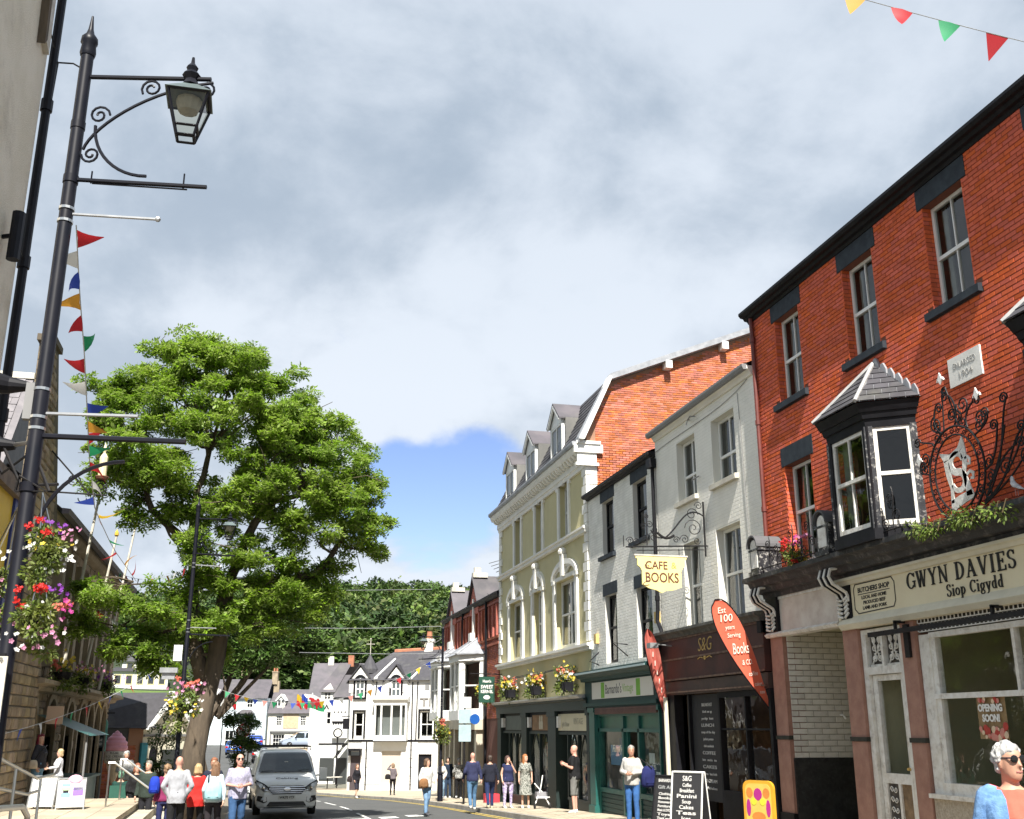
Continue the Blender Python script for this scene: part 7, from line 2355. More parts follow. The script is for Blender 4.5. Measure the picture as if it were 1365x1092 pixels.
MB().box(-1.68,-1.52,7.34,7.37,1.86,2.14).build('plate',M_BLACK,t)
MB().box(-1.66,-1.57,7.32,7.34,2.02,2.10).box(-1.66,-1.56,7.32,7.34,1.90,1.96).build('white_band',M_WHITE,t)
mb =MB().box(-1.55,-1.50,7.32,7.34,1.72,2.12)
mb.thing('post_notice',M_SILL,'narrow pale notice strip on the nearest lamp post below the flower baskets','notice',(-1.52,7.33,1.9))
for i,(x,z,lb) in enumerate(((-1.78,3.98,'upper black horn loudspeaker strapped to the nearest lamp post'),(-1.82,3.55,'lower black horn loudspeaker strapped to the nearest lamp post'))):
 t =thing('loudspeaker',lb,'loudspeaker',(x,7.6,z),0)
 MB().loft([((x -.11,7.55,z),.09,.085,(0,.6,.8),(0,.8,-.6)),((x,7.6,z),.06,.06,(0,.6,.8),(0,.8,-.6)),((x +.13,7.6,z),.03,.03,(0,.6,.8),(0,.8,-.6))],12).build('horn',M_BLACK,t)
 MB().tube([(x +.1,7.6,z),(-1.54,7.46,z)],.015,5).build('clamp',M_STEEL,t)
MB().box(-1.655,-1.60,7.5,7.56,3.72,3.98).thing('control_box',M_GREY,'small grey control box on the nearest lamp post beside the loudspeakers','box',(-1.64,7.55,3.9))
t =thing('iron_decoration','bent iron decoration frame fixed behind the nearest lamp post','ironwork',(-1.7,7.5,3.3))
mb =MB().tube([(-2.0,7.7,3.75),(-1.75,7.6,3.35),(-1.55,7.5,3.5),(-1.4,7.4,3.2)],.012,5).tube([(-2.0,7.7,3.4),(-1.8,7.6,3.6),(-1.6,7.5,3.25),(-1.35,7.4,3.25)],.012,5).tube([(-1.62,7.45,3.2),(-1.42,7.4,3.2),(-1.6,7.42,3.3),(-1.62,7.45,3.2)],.01,5)
mb.build('bars',M_IRON,t)
# no right turn sign on its pole behind the van
t =thing('no_turn_sign','round red bordered no turn sign on a grey pole left of the van','road sign',(-.16,37.2,gz(37)))
MB().tube([(-.16,37.2,gz(37)-.1),(-.16,37.2,1.8)],.03,8).build('pole',M_GREY,t)
fs =lambda u,d,z:(-.16+u,37.15-d,1.55+z)
cir =lambda r,n=28:[(r *math.cos(2*PI *i /n),r *math.sin(2*PI *i /n)) for i in range(n)]
MB().fprism(fs,cir(.20),.0,.012).build('disc',M_WHITE,t)
mb =MB()
o_,i_=cir(.225),cir(.175)
for k in range(28):mb.fprism(fs,[o_[k],o_[(k +1) % 28],i_[(k +1) % 28],i_[k]],-.004,.016)
mb.fprism(fs,[(-.15,.11),(-.11,.15),(.15,-.11),(.11,-.15)],.016,.02)
mb.build('red_ring',flat('sign_red',(.45,.02,.03),.4),t)
mb =MB().fprism(fs,[(-.02,-.11),(.03,-.11),(.03,.06),(-.02,.06)],.0125,.0155).fprism(fs,[(-.09,.02),(.03,.02),(.03,.07),(-.09,.07)],.0127,.0157).fprism(fs,[(-.08,-.02),(-.08,.11),(-.14,.045)],.0123,.0153)
mb.build('arrow',M_INK,t)
t =thing('direction_sign','pole of pale blue and white direction panels with a blue disc on the right pavement','road sign',(7.85,40.3,gz(40)))
MB().tube([(7.85,40.3,gz(40)-.1),(7.85,40.3,2.9)],.04,8).build('pole',M_IRON,t)
for z0,z1,m_ in ((1.15,1.75,flat('pale_blue_panel',(.36,.47,.50))),(1.8,2.3,MATS['pale_blue_panel']),(2.35,2.75,M_WHITE)):
 MB().box(7.62,8.08,40.22,40.26,z0,z1).build('panel',m_,t)
MB().fprism(lambda u,d,z:(8.22+u,40.215-d,1.95+z),cir(.19,20),0,.02).build('blue_disc',flat('road_sign_blue',(.01,.09,.36),.4),t)
## HANGING SIGNS, FLAGS
t =thing('hanging_sign','yellow cafe and books sign hanging from an ornate iron bracket on the cream house','sign',(9.75,21.9,5.5))
sx =lambda x,z:Vector((x,21.9,z))
XA =(-1,0,0)
mb =MB().tube([sx(9.74,6.6),sx(9.74,5.35)],.024,6).tube([sx(9.95,5.60),sx(7.85,5.50)],.017,6).tube([sx(9.7,5.50),sx(8.1,5.43)],.011,5)
mb.tube(bez(sx(9.72,6.28),sx(9.3,6.55),sx(9.15,6.0),sx(8.8,5.75)),.018,6).tube(bez(sx(8.8,5.75),sx(8.6,5.68),sx(8.5,5.8),sx(8.45,5.9)),.016,6)
mb.tube(bez(sx(9.0,5.8),sx(8.85,5.70),sx(8.75,5.70),sx(8.6,5.85)),.03,6)
for x,z,r,a,k in ((9.48,5.98,.22,0,1.8),(9.45,6.3,.15,PI,-1.5),(9.62,6.5,.10,0,1.5),(9.25,5.72,.11,0,1.6),(9.05,5.70,.08,PI,-1.5),(9.55,5.70,.09,PI,1.4),(8.5,5.74,.12,0,1.6),(8.3,5.66,.09,PI,-1.5),(8.42,6.02,.09,0,1.5),(8.28,5.98,.08,PI,-1.5),(8.35,6.2,.06,0,1.5),(8.1,5.62,.08,0,1.6),(7.95,5.64,.09,0,1.7)):
 mb.tube(spiral(sx(x,z),r,.015,a,k,22,XA),.0095,5)
mb.tube([sx(8.35,5.55),sx(8.35,6.3)],.013,5).tube([sx(7.8,5.5),sx(7.8,5.75)],.011,5)
mb.build('bracket',M_IRON,t)
mb =MB()
for x in (8.25,9.1):mb.tube([sx(x,5.5),sx(x,5.34)],.009,5)
mb.build('chain',M_IRON,t)
fsg =lambda u,d,z:(8.66+u,21.9-d,z)
outl =[(-.60,5.32),(-.60,5.26),(-.56,5.25),(-.56,5.10),(-.50,5.06),(-.46,4.98),(-.46,4.68),(-.30,4.60),(-.12,4.56),(-.02,4.50),(.08,4.55),(.26,4.57),(.46,4.64),(.46,4.98),(.50,5.06),(.56,5.10),(.56,5.25),(.60,5.26),(.60,5.32)]
pn =MB().fprism(fsg,outl,-.025,.025).build('sign_panel',M_YSIGN,t)
MB().fbox(fsg,-.63,.63,-.035,.035,5.31,5.345).build('top_rail',M_SILL,t)
SGB =((8.66,21.9,0),(1,0,0),(0,-1,0))
words(pn,'CAFE',.25,M_DBROWN,-.12,.027,5.10,SGB,width=.52,bold=.004)
words(pn,'&',.2,flat('orange_print',(.75,.36,.08)),.29,.027,5.11,SGB)
words(pn,'BOOKS',.30,M_DBROWN,.0,.027,4.83,SGB,width=.78,bold=.005)
mb =MB()
mb.tube(spiral((8.66-.33,21.872,5.08),.07,.02,PI /2,1,14),.008,4).tube(bez((8.66-.34,21.872,4.76),(8.66-.5,21.872,4.7),(8.66-.46,21.872,4.62),(8.66-.3,21.872,4.68)),.008,4)
mb.build('flourish',M_DBROWN,pn)
M_FLAGO =mat('orange_red_flag',(.74,.16,.085),.7,col2=(.68,.13,.075),scale=2,trans=.25)
M_FLAGD =mat('red_flag',(.46,.085,.065),.7,col2=(.55,.16,.12),scale=3,trans=.25)
def feather(label,base,tip,wid,mtl,txt,flip=1,fold=.0):
 """feather flag: curved pole from the wall out over the pavement, cloth on one side with a billow"""
 t =thing('feather_flag',label,'flag',base,0,'feather flags on the cafe wall')
 B,T =Vector(base),Vector(tip)
 ax =(T -B)
 ln =ax.length
 ax.normalize()
 side =Vector((-ax.z,0,ax.x))*flip
 nrm =ax.cross(side).normalized()
 if nrm.y >0:nrm =-nrm
 n,m =26,8
 def edge(k):
  return abs(wid)*(math.sin(min(k,.74)/.74*PI /2)**1.15 if k <.74 else math.sqrt(max(0,1-((k -.74)/.26)**2)))
 vs,fs =[],[]
 for i in range(n +1):
  k =i /n
  p =B +ax *ln *k
  for j in range(m +1):
   q =2*j /m -1
   vs.append(tuple(p +side *edge(k)*q +Vector((0,1,0))*((1-q *q)*.012+math.sin(q *5+k *4)*fold)))
 for i in range(n):
  for j in range(m):
   a =i *(m +1)+j
   fs.append((a,a +1,a +m +2,a +m +1))
 cl =MB().add(vs,fs).build('cloth',mtl,t,smooth='all')
 mb =MB().tube([B -ax *.25]+[B +ax *ln *(i /n)+side *(edge(i /n)+.012) for i in range(n +1)]+[B +ax *ln *k -side *(edge(k)+.012) for k in (.98,.94,.88,.8)],.013,6)
 mb.build('pole',M_BLACK,t)
 return t,cl,B,ax,side,nrm,ln,edge
t,cl,B,ax,side,nrm,ln,edge =feather('broad orange red feather flag with white lettering at the cafe end by the passage',(9.82,19.35,1.95),(8.74,19.3,4.08),.26,M_FLAGO,None,1)
s2=side if edge(.5)>0 else -side
for k,q,s_,h,wd in ((.92,.5,'Est',.16,.22),(.85,.45,'100',.2,.34),(.77,.62,'years',.12,.26),(.70,.42,'Serving',.12,.36),(.58,.5,'Books',.30,.44),(.46,.5,'& CO.',.14,.28),(.36,.5,'coffee',.12,.24),(.27,.5,'cakes',.11,.2),(.2,.5,'tea',.09,.13)):
 c =B +ax *ln *(k -.02)+Vector((0,-.012,0))
 U =Vector((1,0,.12)).normalized()
 D =Vector((0,-1,0))
 me =text_mesh('lettering',s_,h,flat('flag_print',(.80,.72,.62)),width=wd *.78,ext=.001,shear=.15)
 o =bpy.data.objects.new('lettering',me); COL.objects.link(o); o.parent =cl
 Z_=D.cross(U)
 o.matrix_local =Matrix.Translation(c -Vector(LOC[cl.name])) @ Matrix((U,Z_,D)).transposed().to_4x4()
t,cl,B,ax,side,nrm,ln,edge =feather('slim faded red feather flag seen nearly edge-on beside the green charity shop',(9.80,24.45,1.35),(9.20,24.35,3.95),.16,M_FLAGD,None,1,.05)
mb =MB()
for k in range(7):
 c =B +ax *ln *(.35+k *.08)+side *edge(.4+k *.07)*.2+Vector((0,-.05,0))
 mb.tube([c,c +ax *.12+Vector((.03,0,0))],.012,4)
mb.build('flag_lettering',flat('flag_print',(.80,.72,.62)),cl)
t =thing('projecting_sign','dark green projecting sign with white lettering at the corner of the olive house','sign',(9.7,42.6,3))
MB().box(8.86,9.5,42.55,42.62,2.6,3.6).build('board',flat('sign_dark_green',(.012,.065,.04),.5),t)
MB().tube([(9.8,42.58,3.7),(8.5,42.58,3.72)],.02,5).build('arm',M_IRON,t)
SG2=((9.18,42.55,0),(1,0,0),(0,-1,0))
for s_,z,h,wd in (("Heart's",3.42,.14,.34),('SWEET',3.2,.19,.5),('KERNEL',3.02,.17,.5)):words(t,s_,h,M_WHITE,0,.004,z,SG2,width=wd,bold=.004)
MB().fprism(lambda u,d,z:(9.18+u,42.55-d,z),[(.14*math.cos(rad(a)),2.8+.08*math.sin(rad(a))) for a in range(0,360,30)],0,.008).build('emblem',M_WHITE,t)
## BUNTING
PCOL ={'red':(.52,.02,.03),'white':(.72,.72,.69),'green':(.02,.30,.12),'blue':(.03,.07,.40),'yellow':(.70,.46,.03),'orange':(.66,.32,.04),'pink':(.6,.25,.22)}
PM ={k:mat('pennant_'+k,v,.6,var=.12,scale=4,trans=.35) for k,v in PCOL.items()}
def bunting(label,p0,p1,sag,cols,size,group='bunting strings over the street',t0=.04,t1=.96,flutter=.5,mid=None,seed=3):
 rg =random.Random(seed)
 p0,p1=Vector(p0),Vector(p1)
 t =thing('bunting',label,'bunting',p0,0,group)
 path =[p0]+[Vector(q) for q in (mid or ())]+[p1]
 def pt(k):
  x =k *(len(path)-1)
  i =min(int(x),len(path)-2)
  return path[i].lerp(path[i +1],x -i)-Vector((0,0,sag *4*k *(1-k)))
 MB().tube([pt(i /24) for i in range(25)],.0045 if size <.3 else .008,4).build('cord',flat('bunting_cord',(.5,.5,.48)),t)
 n =len(cols)
 for i,c in enumerate(cols):
  k =t0+(t1-t0)*i /max(1,n -1)
  a =pt(k)
  tn =(pt(min(1,k +.01))-pt(max(0,k -.01))).normalized()
  dn =Vector((rg.uniform(-.5,.5),rg.uniform(-.5,.5),-1)) if abs(tn.z)<.75 else Vector((rg.uniform(-1,1),rg.uniform(-.6,.6),rg.uniform(-.5,.3)))
  if mid:
   vd =(a -Vector((0,0,EYE))).normalized()
   dn =tn.cross(vd)*rg.choice((1,-1,1))+vd *rg.uniform(-.4,.4)+Vector((0,0,rg.uniform(-.3,.5)))
  dn =(dn -tn *dn.dot(tn)*.8).normalized()
  nn =tn.cross(dn).normalized()
  cu =rg.uniform(-flutter,flutter)*size
  w_=size *.42
  m =4
  vs,fs =[],[]
  for r in range(m +1):
   q =r /m
   c_=a +dn *size *q *(1-.15*abs(cu)/size)+nn *cu *q *q
   h =w_*(1-q)*.98+.002
   vs +=[tuple(c_-tn *h),tuple(c_+nn *cu *.12*(1-q)),tuple(c_+tn *h)]
  for r in range(m):
   o =r *3
   fs +=[(o,o +1,o +4,o +3),(o +1,o +2,o +5,o +4)]
  MB().add(vs,fs).build('pennant',PM[c],t,fix=False,smooth='all')
 return t
bunting('bunting string crossing the top right corner of the sky',(4.66,7.12,8.09),(6.85,6.55,7.33),.02,['orange','red','green','red','white','blue'],.24,t0=.1,t1=1.0,flutter=.7)
BMX =[(-1.47,7.5,5.2),(-1.46,7.86,4.85),(-1.44,8.27,4.48),(-1.44,8.78,4.08),(-1.46,9.19,3.87),(-1.49,10.03,3.58),(-1.52,11.68,3.5),(-1.58,14.78,3.54)]
BM0,BM1=(BMX[0],BMX[-1])
BMID =BMX[1:-1]
bunting('bunting string running down from the nearest lamp post past the candle bracket',BM0,BM1,0,['red','white','blue','orange','red','green','red','white','blue','orange','red','green','red','white','blue','yellow','red','green','red','orange','red'],.17,t0=.03,t1=.97,flutter=1.0,seed=8,mid=BMID)
bunting('bunting string sloping up from the red haired woman towards the tree',(-3.3,14.2,1.5),(-2.2,26,2.9),.18,['yellow','blue','white','red','green','red','yellow','blue','green','red','white','blue'],.17,t0=.12,t1=.95,seed=4)
bunting('short bunting string dropping from the flagpole into the tree leaves',(-4.75,31.9,5.1),(-3.3,31,4.25),.06,['green','red','white','blue'],.32,t0=.08,t1=.95,seed=6)
bunting('bunting string tangled through the tree below the second lamp post arms',(-4.2,34,6.2),(-1.58,26.9,5.52),.3,['green','red','blue','white','green','red','green','orange','white','red'],.22,t0=.05,t1=.9,seed=9)
bunting('long bunting string across the far end of the street before the white hotel',(7.66,44.45,4.6),(-1.6,47.2,3.3),1.25,['white','blue','yellow','green','red','white','blue','orange','green','pink','white','blue','yellow','pink','green','blue','white','green','pink','blue','yellow','red','green','white'],.27,t0=.02,t1=.97,seed=5,flutter=.2)
for i,(a,b,lb) in enumerate((((7.6,44.4,5.72),(1.6,46,5.66),'higher overhead wire from the distant lamp post towards the tree'),((9.7,46,4.75),(1.9,47.0,4.72),'lower overhead wire crossing before the wooded hill'),((9.7,60,9.2),(-4,62,9.0),'highest faint wire crossing before the wooded hill'))):
 MB().tube([a,Vector(a).lerp(Vector(b),.5)-Vector((0,0,.05)),b],.013,5).thing('overhead_wire',M_GALV,lb,'wire',a)
## FLOWER BASKETS
M_PETAL ={k:mat('petal_'+k,v,.6,var=.2,scale=9,trans=.3) for k,v in {'red':(.62,.02,.015),'white':(.78,.77,.74),'pink':(.66,.28,.45),'magenta':(.55,.05,.28),'purple':(.20,.03,.32),'yellow':(.72,.55,.06),'coral':(.72,.18,.12)}.items()}
def bloom(mb,c,r,m,rg,n=5):
 d =Vector((rg.uniform(-.6,.9),rg.uniform(-1,-.2),rg.uniform(-.2,.7))).normalized()
 a =d.orthogonal().normalized(); b =d.cross(a)
 for k in range(n):
  th =2*PI *k /n
  e0,e1=a *math.cos(th -.55)+b *math.sin(th -.55),a *math.cos(th +.55)+b *math.sin(th +.55)
  mid =a *math.cos(th)+b *math.sin(th)
  mb.add([tuple(c),tuple(c +e0*r *.8+d *r *.25),tuple(c +mid *r *1.05+d *r *.32),tuple(c +e1*r *.8+d *r *.25)],[(0,1,2,3)],m)
def basket(label,c,r,h,nleaf,cols,nb,br,seed,chain=None,ln=.06,bowl=True,group='hanging flower baskets',name='flower_basket',cat='flower basket'):
 rg =random.Random(seed)
 c =Vector(c)
 t =thing(name,label,cat,c,0,group)
 if bowl:
  MB().lathe([(.02,-.5*r),(r *.35,-.45*r),(r *.55,-.2*r),(r *.6,0)],c,12).build('basket',M_BLACK,t)
 mb =MB()
 for _ in range(12):
  p =c +Vector((rg.uniform(-1,1)*r *.6,rg.uniform(-1,1)*r *.6,rg.uniform(-h *.7,h *.5)))
  leaf_clump(p,r *.45,nleaf //7,ln *.85,ln *.42,mb,0,.9,.2,rg)
 o =mb.build('foliage',M_LEAF4,t); o['kind']='stuff'
 mb =MB()
 keys =list(dict.fromkeys(k for k,_ in cols))
 for k,(x0,z0,sx_,sz_) in cols:
  heads =k in ('red','coral')
  hc =[(rg.gauss(0,sx_*r),rg.gauss(0,sz_*r),rg.gauss(.5,.25)) for _ in range(max(2,nb //4))]
  for q in range(nb *(4 if heads else 1)):
   if heads:
    h_=hc[q % len(hc)]
    p =c +Vector((x0*r +h_[0]+rg.gauss(0,br *.8),-abs(h_[2])*r +rg.gauss(0,br *.6),z0*r +h_[1]+rg.gauss(0,br *.7)))
   else:p =c +Vector((x0*r +rg.gauss(0,sx_*r *.8),-abs(rg.gauss(.55,.25))*r,z0*r +rg.gauss(0,sz_*r *.8)))
   bloom(mb,p,br *rg.uniform(.7,1.2)*(.65 if heads else 1),keys.index(k),rg)
 o =mb.build('blossoms',[M_PETAL[k] for k in keys],t); o['kind']='stuff'
 if chain:
  mb =MB()
  for a in range(3):
   th =a *2.1
   mb.tube([c +Vector((math.cos(th)*r *.5,math.sin(th)*r *.5,0)),Vector(chain)],.005,4)
  mb.build('chain',M_STEEL,t)
 return t
basket('lower hanging basket of red geraniums and pink petunias on the nearest lamp post',(-1.37,7.33,2.34),.135,.30,900,[('red',(-.7,1.3,.35,.2)),('red',(.1,1.35,.3,.15)),('red',(-.5,.75,.3,.15)),('purple',(.9,1.45,.3,.15)),('pink',(.9,-.6,.45,.5)),('pink',(.0,-.9,.5,.5)),('white',(.3,.2,.8,.6)),('white',(-.3,-1.0,.6,.4)),('magenta',(1.5,.5,.2,.2)),('coral',(.5,.6,.6,.3))],9,.017,2,(-1.38,7.4,2.85),.045)
basket('upper hanging basket of red, white and cream flowers on the nearest lamp post',(-1.37,7.38,2.79),.135,.28,800,[('red',(-.6,1.2,.3,.2)),('red',(.2,1.1,.2,.15)),('purple',(.5,1.25,.6,.2)),('pink',(1.2,.8,.4,.3)),('white',(-.5,.2,.3,.3)),('white',(1.1,.0,.4,.4)),('white',(.5,-.7,.6,.2)),('yellow',(.2,.3,.7,.5))],8,.0165,3,(-1.45,7.45,3.2),.045)
basket('shadowed hanging basket with white flowers cut by the left edge of the photo',(-1.72,7.6,2.68),.16,.3,420,[('white',(.2,.3,.5,.5)),('pink',(.2,-.9,.4,.3))],12,.018,4,(-1.6,7.5,3.1),.04)
basket('lowest shadowed basket with lilac flowers cut by the left edge of the photo',(-1.68,7.55,2.32),.14,.24,300,[('pink',(.3,.5,.4,.3)),('purple',(.1,.2,.5,.3))],10,.018,5,None,.04)
basket('flower basket of pink and cream blooms on the second lamp post',(-1.49,26.6,2.21),.40,.75,620,[('coral',(.2,1.0,.7,.2)),('pink',(.1,.9,.7,.2)),('yellow',(-.3,.0,.7,.5)),('white',(.4,.0,.7,.5))],22,.045,6,None,.10)
basket('flower basket on the distant right lamp post',(7.62,44.2,1.5),.42,.8,420,[('coral',(.0,.6,.6,.3)),('yellow',(0,0,.6,.4))],14,.05,7,None,.12)
for i,(y,lb) in enumerate(((44.0,'yellow flower trough left of the olive house corner by the green sign'),(39.8,'leftmost yellow flower trough above the olive shopfront'),(36.05,'middle yellow flower trough above the olive shopfront'),(32.3,'rightmost yellow flower trough above the olive shopfront'))):
 t =basket(lb,fx(y,.38,3.05),.40,.62,420,[('yellow',(-.3,.5,.5,.4)),('yellow',(.4,.2,.5,.4)),('white',(.0,.3,.6,.4)),('coral',(.2,.6,.5,.2))],20,.05,20+i,None,.12,False,'flower troughs along the olive house','flower_trough','flower trough')
 MB().fbox(fx,y -.38,y +.38,.2,.55,2.72,3.0).build('trough',M_BLACK,t)
basket('pink geranium trough on the balcony cornice between the flaking console piers',fx(17.2,.42,4.66),.24,.3,420,[('magenta',(-.2,.8,.5,.3)),('pink',(.3,1.3,.4,.2)),('red',(-.9,.0,.3,.5)),('yellow',(.5,-.2,.5,.4))],18,.035,31,None,.075,False,None,'flower_trough','flower trough')
for i,(y,lb) in enumerate(((31.5,'orange flower tub on the town hall ledge, nearest'),(35.2,'pink flower tub on the town hall ledge, second'),(40.5,'purple flower tub on the town hall ledge, furthest'))):
 basket(lb,(TX +.6,y,3.1),.42,.5,300,[('coral' if i ==0 else 'pink',(.2,.6,.7,.3)),('yellow' if i <2 else 'purple',(.3,.5,.6,.3))],16,.05,40+i,None,.13,True,'flower tubs on the town hall ledge','flower_tub','flower tub')
t =thing('balcony_rail_strip','thin black wire rail holding the troughs along the olive house front','railing',fx(37,.5,3.2))
mb =MB().tube([fx(31,.56,3.42),fx(34,.56,3.36),fx(38,.56,3.36),fx(42.6,.56,3.3)],.014,4)
for y in (33.9,38.0,41.5):mb.tube([fx(y,.02,3.5),fx(y,.56,3.4),fx(y,.56,2.6)],.014,4)
mb.build('rail',M_IRON,t)
## VEHICLES
M_VAN =mat('silver_van_paint',(.82,.83,.81),.35,metal=.0,coat=.6,var=.05,scale=2)
M_CHROME =mat('chrome',(.75,.75,.75),.12,metal=1.)
M_LAMP =mat('headlamp_glass',(.62,.64,.66),.06,metal=.5,col2=(.12,.13,.14),scale=14)
M_BLKP =mat('black_plastic_trim',(.02,.02,.021),.55,spec=.3)
M_PLATE =flat('plate_white',(.75,.75,.70),.5)
M_PLATEY =flat('plate_yellow',(.70,.52,.05),.5)
M_TAIL =mat('tail_lamp',(.45,.01,.01),.2)
def car_body(stations,half,belt,tum,zb,zw=None):
 """loft of rounded cross-sections along y; stations (y, top z, width factor)"""
 secs =[]
 for (y,zt,wf) in stations:
  w_=half *wf
  b =min(belt,zt -.06)
  wt =w_*(1-tum *max(0,(zt -belt))/.9)
  lo =zb +(.10 if wf <.93 else 0)
  ring =[(-w_*.86,lo),(-w_*.97,lo +.10),(-w_,(lo +b)/2+.05),(-w_*.985,b),(-(w_*.3+wt *.7),b +(zt -b)*.55),(-wt,zt -.07),(-wt *.86,zt -.015),(-wt *.4,zt),
    (wt *.4,zt),(wt *.86,zt -.015),(wt,zt -.07),(w_*.3+wt *.7,b +(zt -b)*.55),(w_*.985,b),(w_,(lo +b)/2+.05),(w_*.97,lo +.10),(w_*.86,lo)]
  secs.append([(x,y,z) for x,z in ring])
 mb =MB()
 n =len(secs[0])
 for s_ in secs:mb.v.extend(s_)
 for i in range(len(secs)-1):
  for j in range(n):
   mb.f.append((i *n +j,i *n +(j +1) % n,(i +1)*n +(j +1) % n,(i +1)*n +j)); mb.m.append(0)
 mb.f.append(tuple(range(n))); mb.m.append(0)
 mb.f.append(tuple((len(secs)-1)*n +j for j in range(n))); mb.m.append(0)
 return mb
def wheel(root,x,y,r,w_=.2):
 s =1 if x >0 else -1
 prof =[(r *.62,-w_/2),(r *.95,-w_/2),(r,-w_/2+.03),(r,w_/2-.03),(r *.95,w_/2),(r *.62,w_/2)]
 mb =MB().lathe(prof,(0,0,0),20).xf(Matrix.Translation((x,y,r)) @ Matrix.Rotation(PI /2,4,'Y'))
 wl =mb.build('wheel',M_TYRE,root,local=True,smooth=True)
 mb =MB().lathe([(.03,.02),(r *.58,.0),(r *.64,.05),(r *.64,-.05)],(0,0,0),14)
 for k in range(5):
  a =2*PI *k /5
  mb.tube([(0,0,.05),(math.cos(a)*r *.58,math.sin(a)*r *.58,.04)],.03,4)
 mb.xf(Matrix.Translation((x +s *(w_/2-.04),y,r)) @ Matrix.Rotation(PI /2*s,4,'Y'))
 mb.build('rim',M_GALV,wl,local=True)
def quad_on(mb,pts,m=0):mb.add(pts,[tuple(range(len(pts)))],m)
# the silver van, front towards us
vn =thing('van','silver van with black grille and Cabling lettering facing us in the road','van',(1.32,36.0,gz(36.5)-.14),rad(2))
ST =[(-.02,.80,.70),(.03,.90,.84),(.10,1.0,.92),(.30,1.10,.97),(.62,1.17,.99),(.92,1.24,1),(1.3,1.56,1),(1.62,1.83,1),(1.85,1.93,1),(2.3,1.98,1),(4.75,1.97,1),(4.95,1.88,.97)]
HV =.985
car_body(ST,HV,1.12,.20,.26).build('body',M_VAN,vn,local=True,smooth='all')
def van_z(y):return float(np.interp(y,[s[0] for s in ST],[s[1] for s in ST]))
def van_w(z):return HV *(1-.20*max(0,z -1.12)/.9)
mb =MB()
rows_=[(.99,.84,.03),(1.2,.83,.02),(1.45,.81,.015),(1.66,.78,.015),(1.74,.70,.02)]
P0=[]
for y,k,o in rows_:
 z =van_z(y)+.012
 wt =van_w(z)*.93
 P0.append([(-wt *k /.84,y -.02,z),(-wt *.4,y -.03,z +.005),(wt *.4,y -.03,z +.005),(wt *k /.84,y -.02,z)])
for a,b in zip(P0,P0[1:]):
 for i in range(3):mb.add([a[i],a[i +1],b[i +1],b[i]],[(0,1,2,3)])
mb.build('windscreen',mat('dark_windscreen',(.012,.015,.016),.04,spec=.6,col2=(.03,.04,.04),scale=2.5,coat=.5),vn,local=True,smooth='all')
mb =MB().tube([(-.78,.99,van_z(.99)+.03),(-.1,1.02,van_z(1.02)+.03),(.5,1.0,van_z(1.0)+.03)],.012,4).tube([(.0,.97,van_z(.97)+.03),(.75,1.05,van_z(1.05)+.03)],.012,4)
mb.build('wiper',M_BLKP,vn,local=True)
for s in (-1,1):
 mb =MB().add([(s *(van_w(1.25)+.008),1.25,1.25),(s *(van_w(1.25)+.008),2.2,1.25),(s *(van_w(1.75)+.012),2.2,1.78),(s *(van_w(1.7)+.012),1.72,1.74)],[(0,1,2,3)])
 mb.build('side_window',MATS['dark_windscreen'],vn,local=True)
 mb =MB()
 mb.tube([(s *1.0,1.2,1.18),(s *1.14,1.14,1.2)],.03,5).box(s *1.12-.02*s,s *1.12+.22*s,1.08,1.2,1.08,1.42)
 mi =mb.build('wing_mirror',M_VAN if s >0 else M_BLKP,vn,local=True)
 q =[(s *.58,-.005,.86),(s *.66,.0,.76),(s *.86,.10,.80),(s *.985,.38,1.02),(s *.93,.30,1.07),(s *.72,.05,.96)]
 mb =MB().add(q +[(x *.96,y +.14,z) for x,y,z in q],[(0,1,2,3,4,5),(0,1,7,6),(1,2,8,7),(2,3,9,8),(3,4,10,9),(4,5,11,10),(5,0,6,11)])
 q2=[(x *1.0,y -.02,z) for x,y,z in q]
 hl_=MB().add(q2,[(0,1,2,3,4,5)]).build('headlight',M_LAMP,vn,local=True)
 MB().add([(x,y +.004,z) for x,y,z in [(s *.54,-.02,.87),(s *.65,-.015,.735),(s *.88,.085,.775),(s *1.0,.37,1.02),(s *.95,.29,1.10),(s *.71,.02,.99)]],[(0,1,2,3,4,5)]).build('headlight_surround',M_BLKP,hl_,local=True)
 mb =MB().ball((s *.74,.0,.87),.06,8,5).tube([(s *.60,-.04,.80),(s *.8,.03,.80)],.012,4)
 mb.build('headlight_bulb',M_CHROME,hl_,local=True)
 q =[(s *.62,-.055,.60),(s *.90,.01,.64),(s *.93,.03,.50),(s *.70,-.05,.42),(s *.60,-.055,.46)]
 fg =MB().add(q,[(0,1,2,3,4)]).build('fog_lamp_recess',M_BLKP,vn,local=True)
 MB().ball((s *.76,-.04,.52),.055,8,5).build('fog_lamp',M_LAMP,fg,local=True)
for x,y in ((-.87,.98),(.87,.98),(-.87,4.0),(.87,4.0)):wheel(vn,x,y,.33,.22)
mb =MB()
secs =[]
for z,y,w_ in ((.26,.03,.86),(.32,-.03,.92),(.50,-.05,.95),(.66,-.05,.95),(.74,-.03,.93),(.80,.0,.9)):
 secs.append([(-w_,.32,z),(-w_*.97,.10,z),(-w_*.75,y,z),(0,y -.02,z),(w_*.75,y,z),(w_*.97,.10,z),(w_,.32,z)])
for a,b in zip(secs,secs[1:]):
 for i in range(6):mb.add([a[i],a[i +1],b[i +1],b[i]],[(0,1,2,3)])
mb.build('bumper',M_VAN,vn,local=True,smooth='all')
q =[(-.60,-.045,.86),(-.50,-.055,.93),(.50,-.055,.93),(.60,-.045,.86),(.44,-.075,.68),(-.44,-.075,.68)]
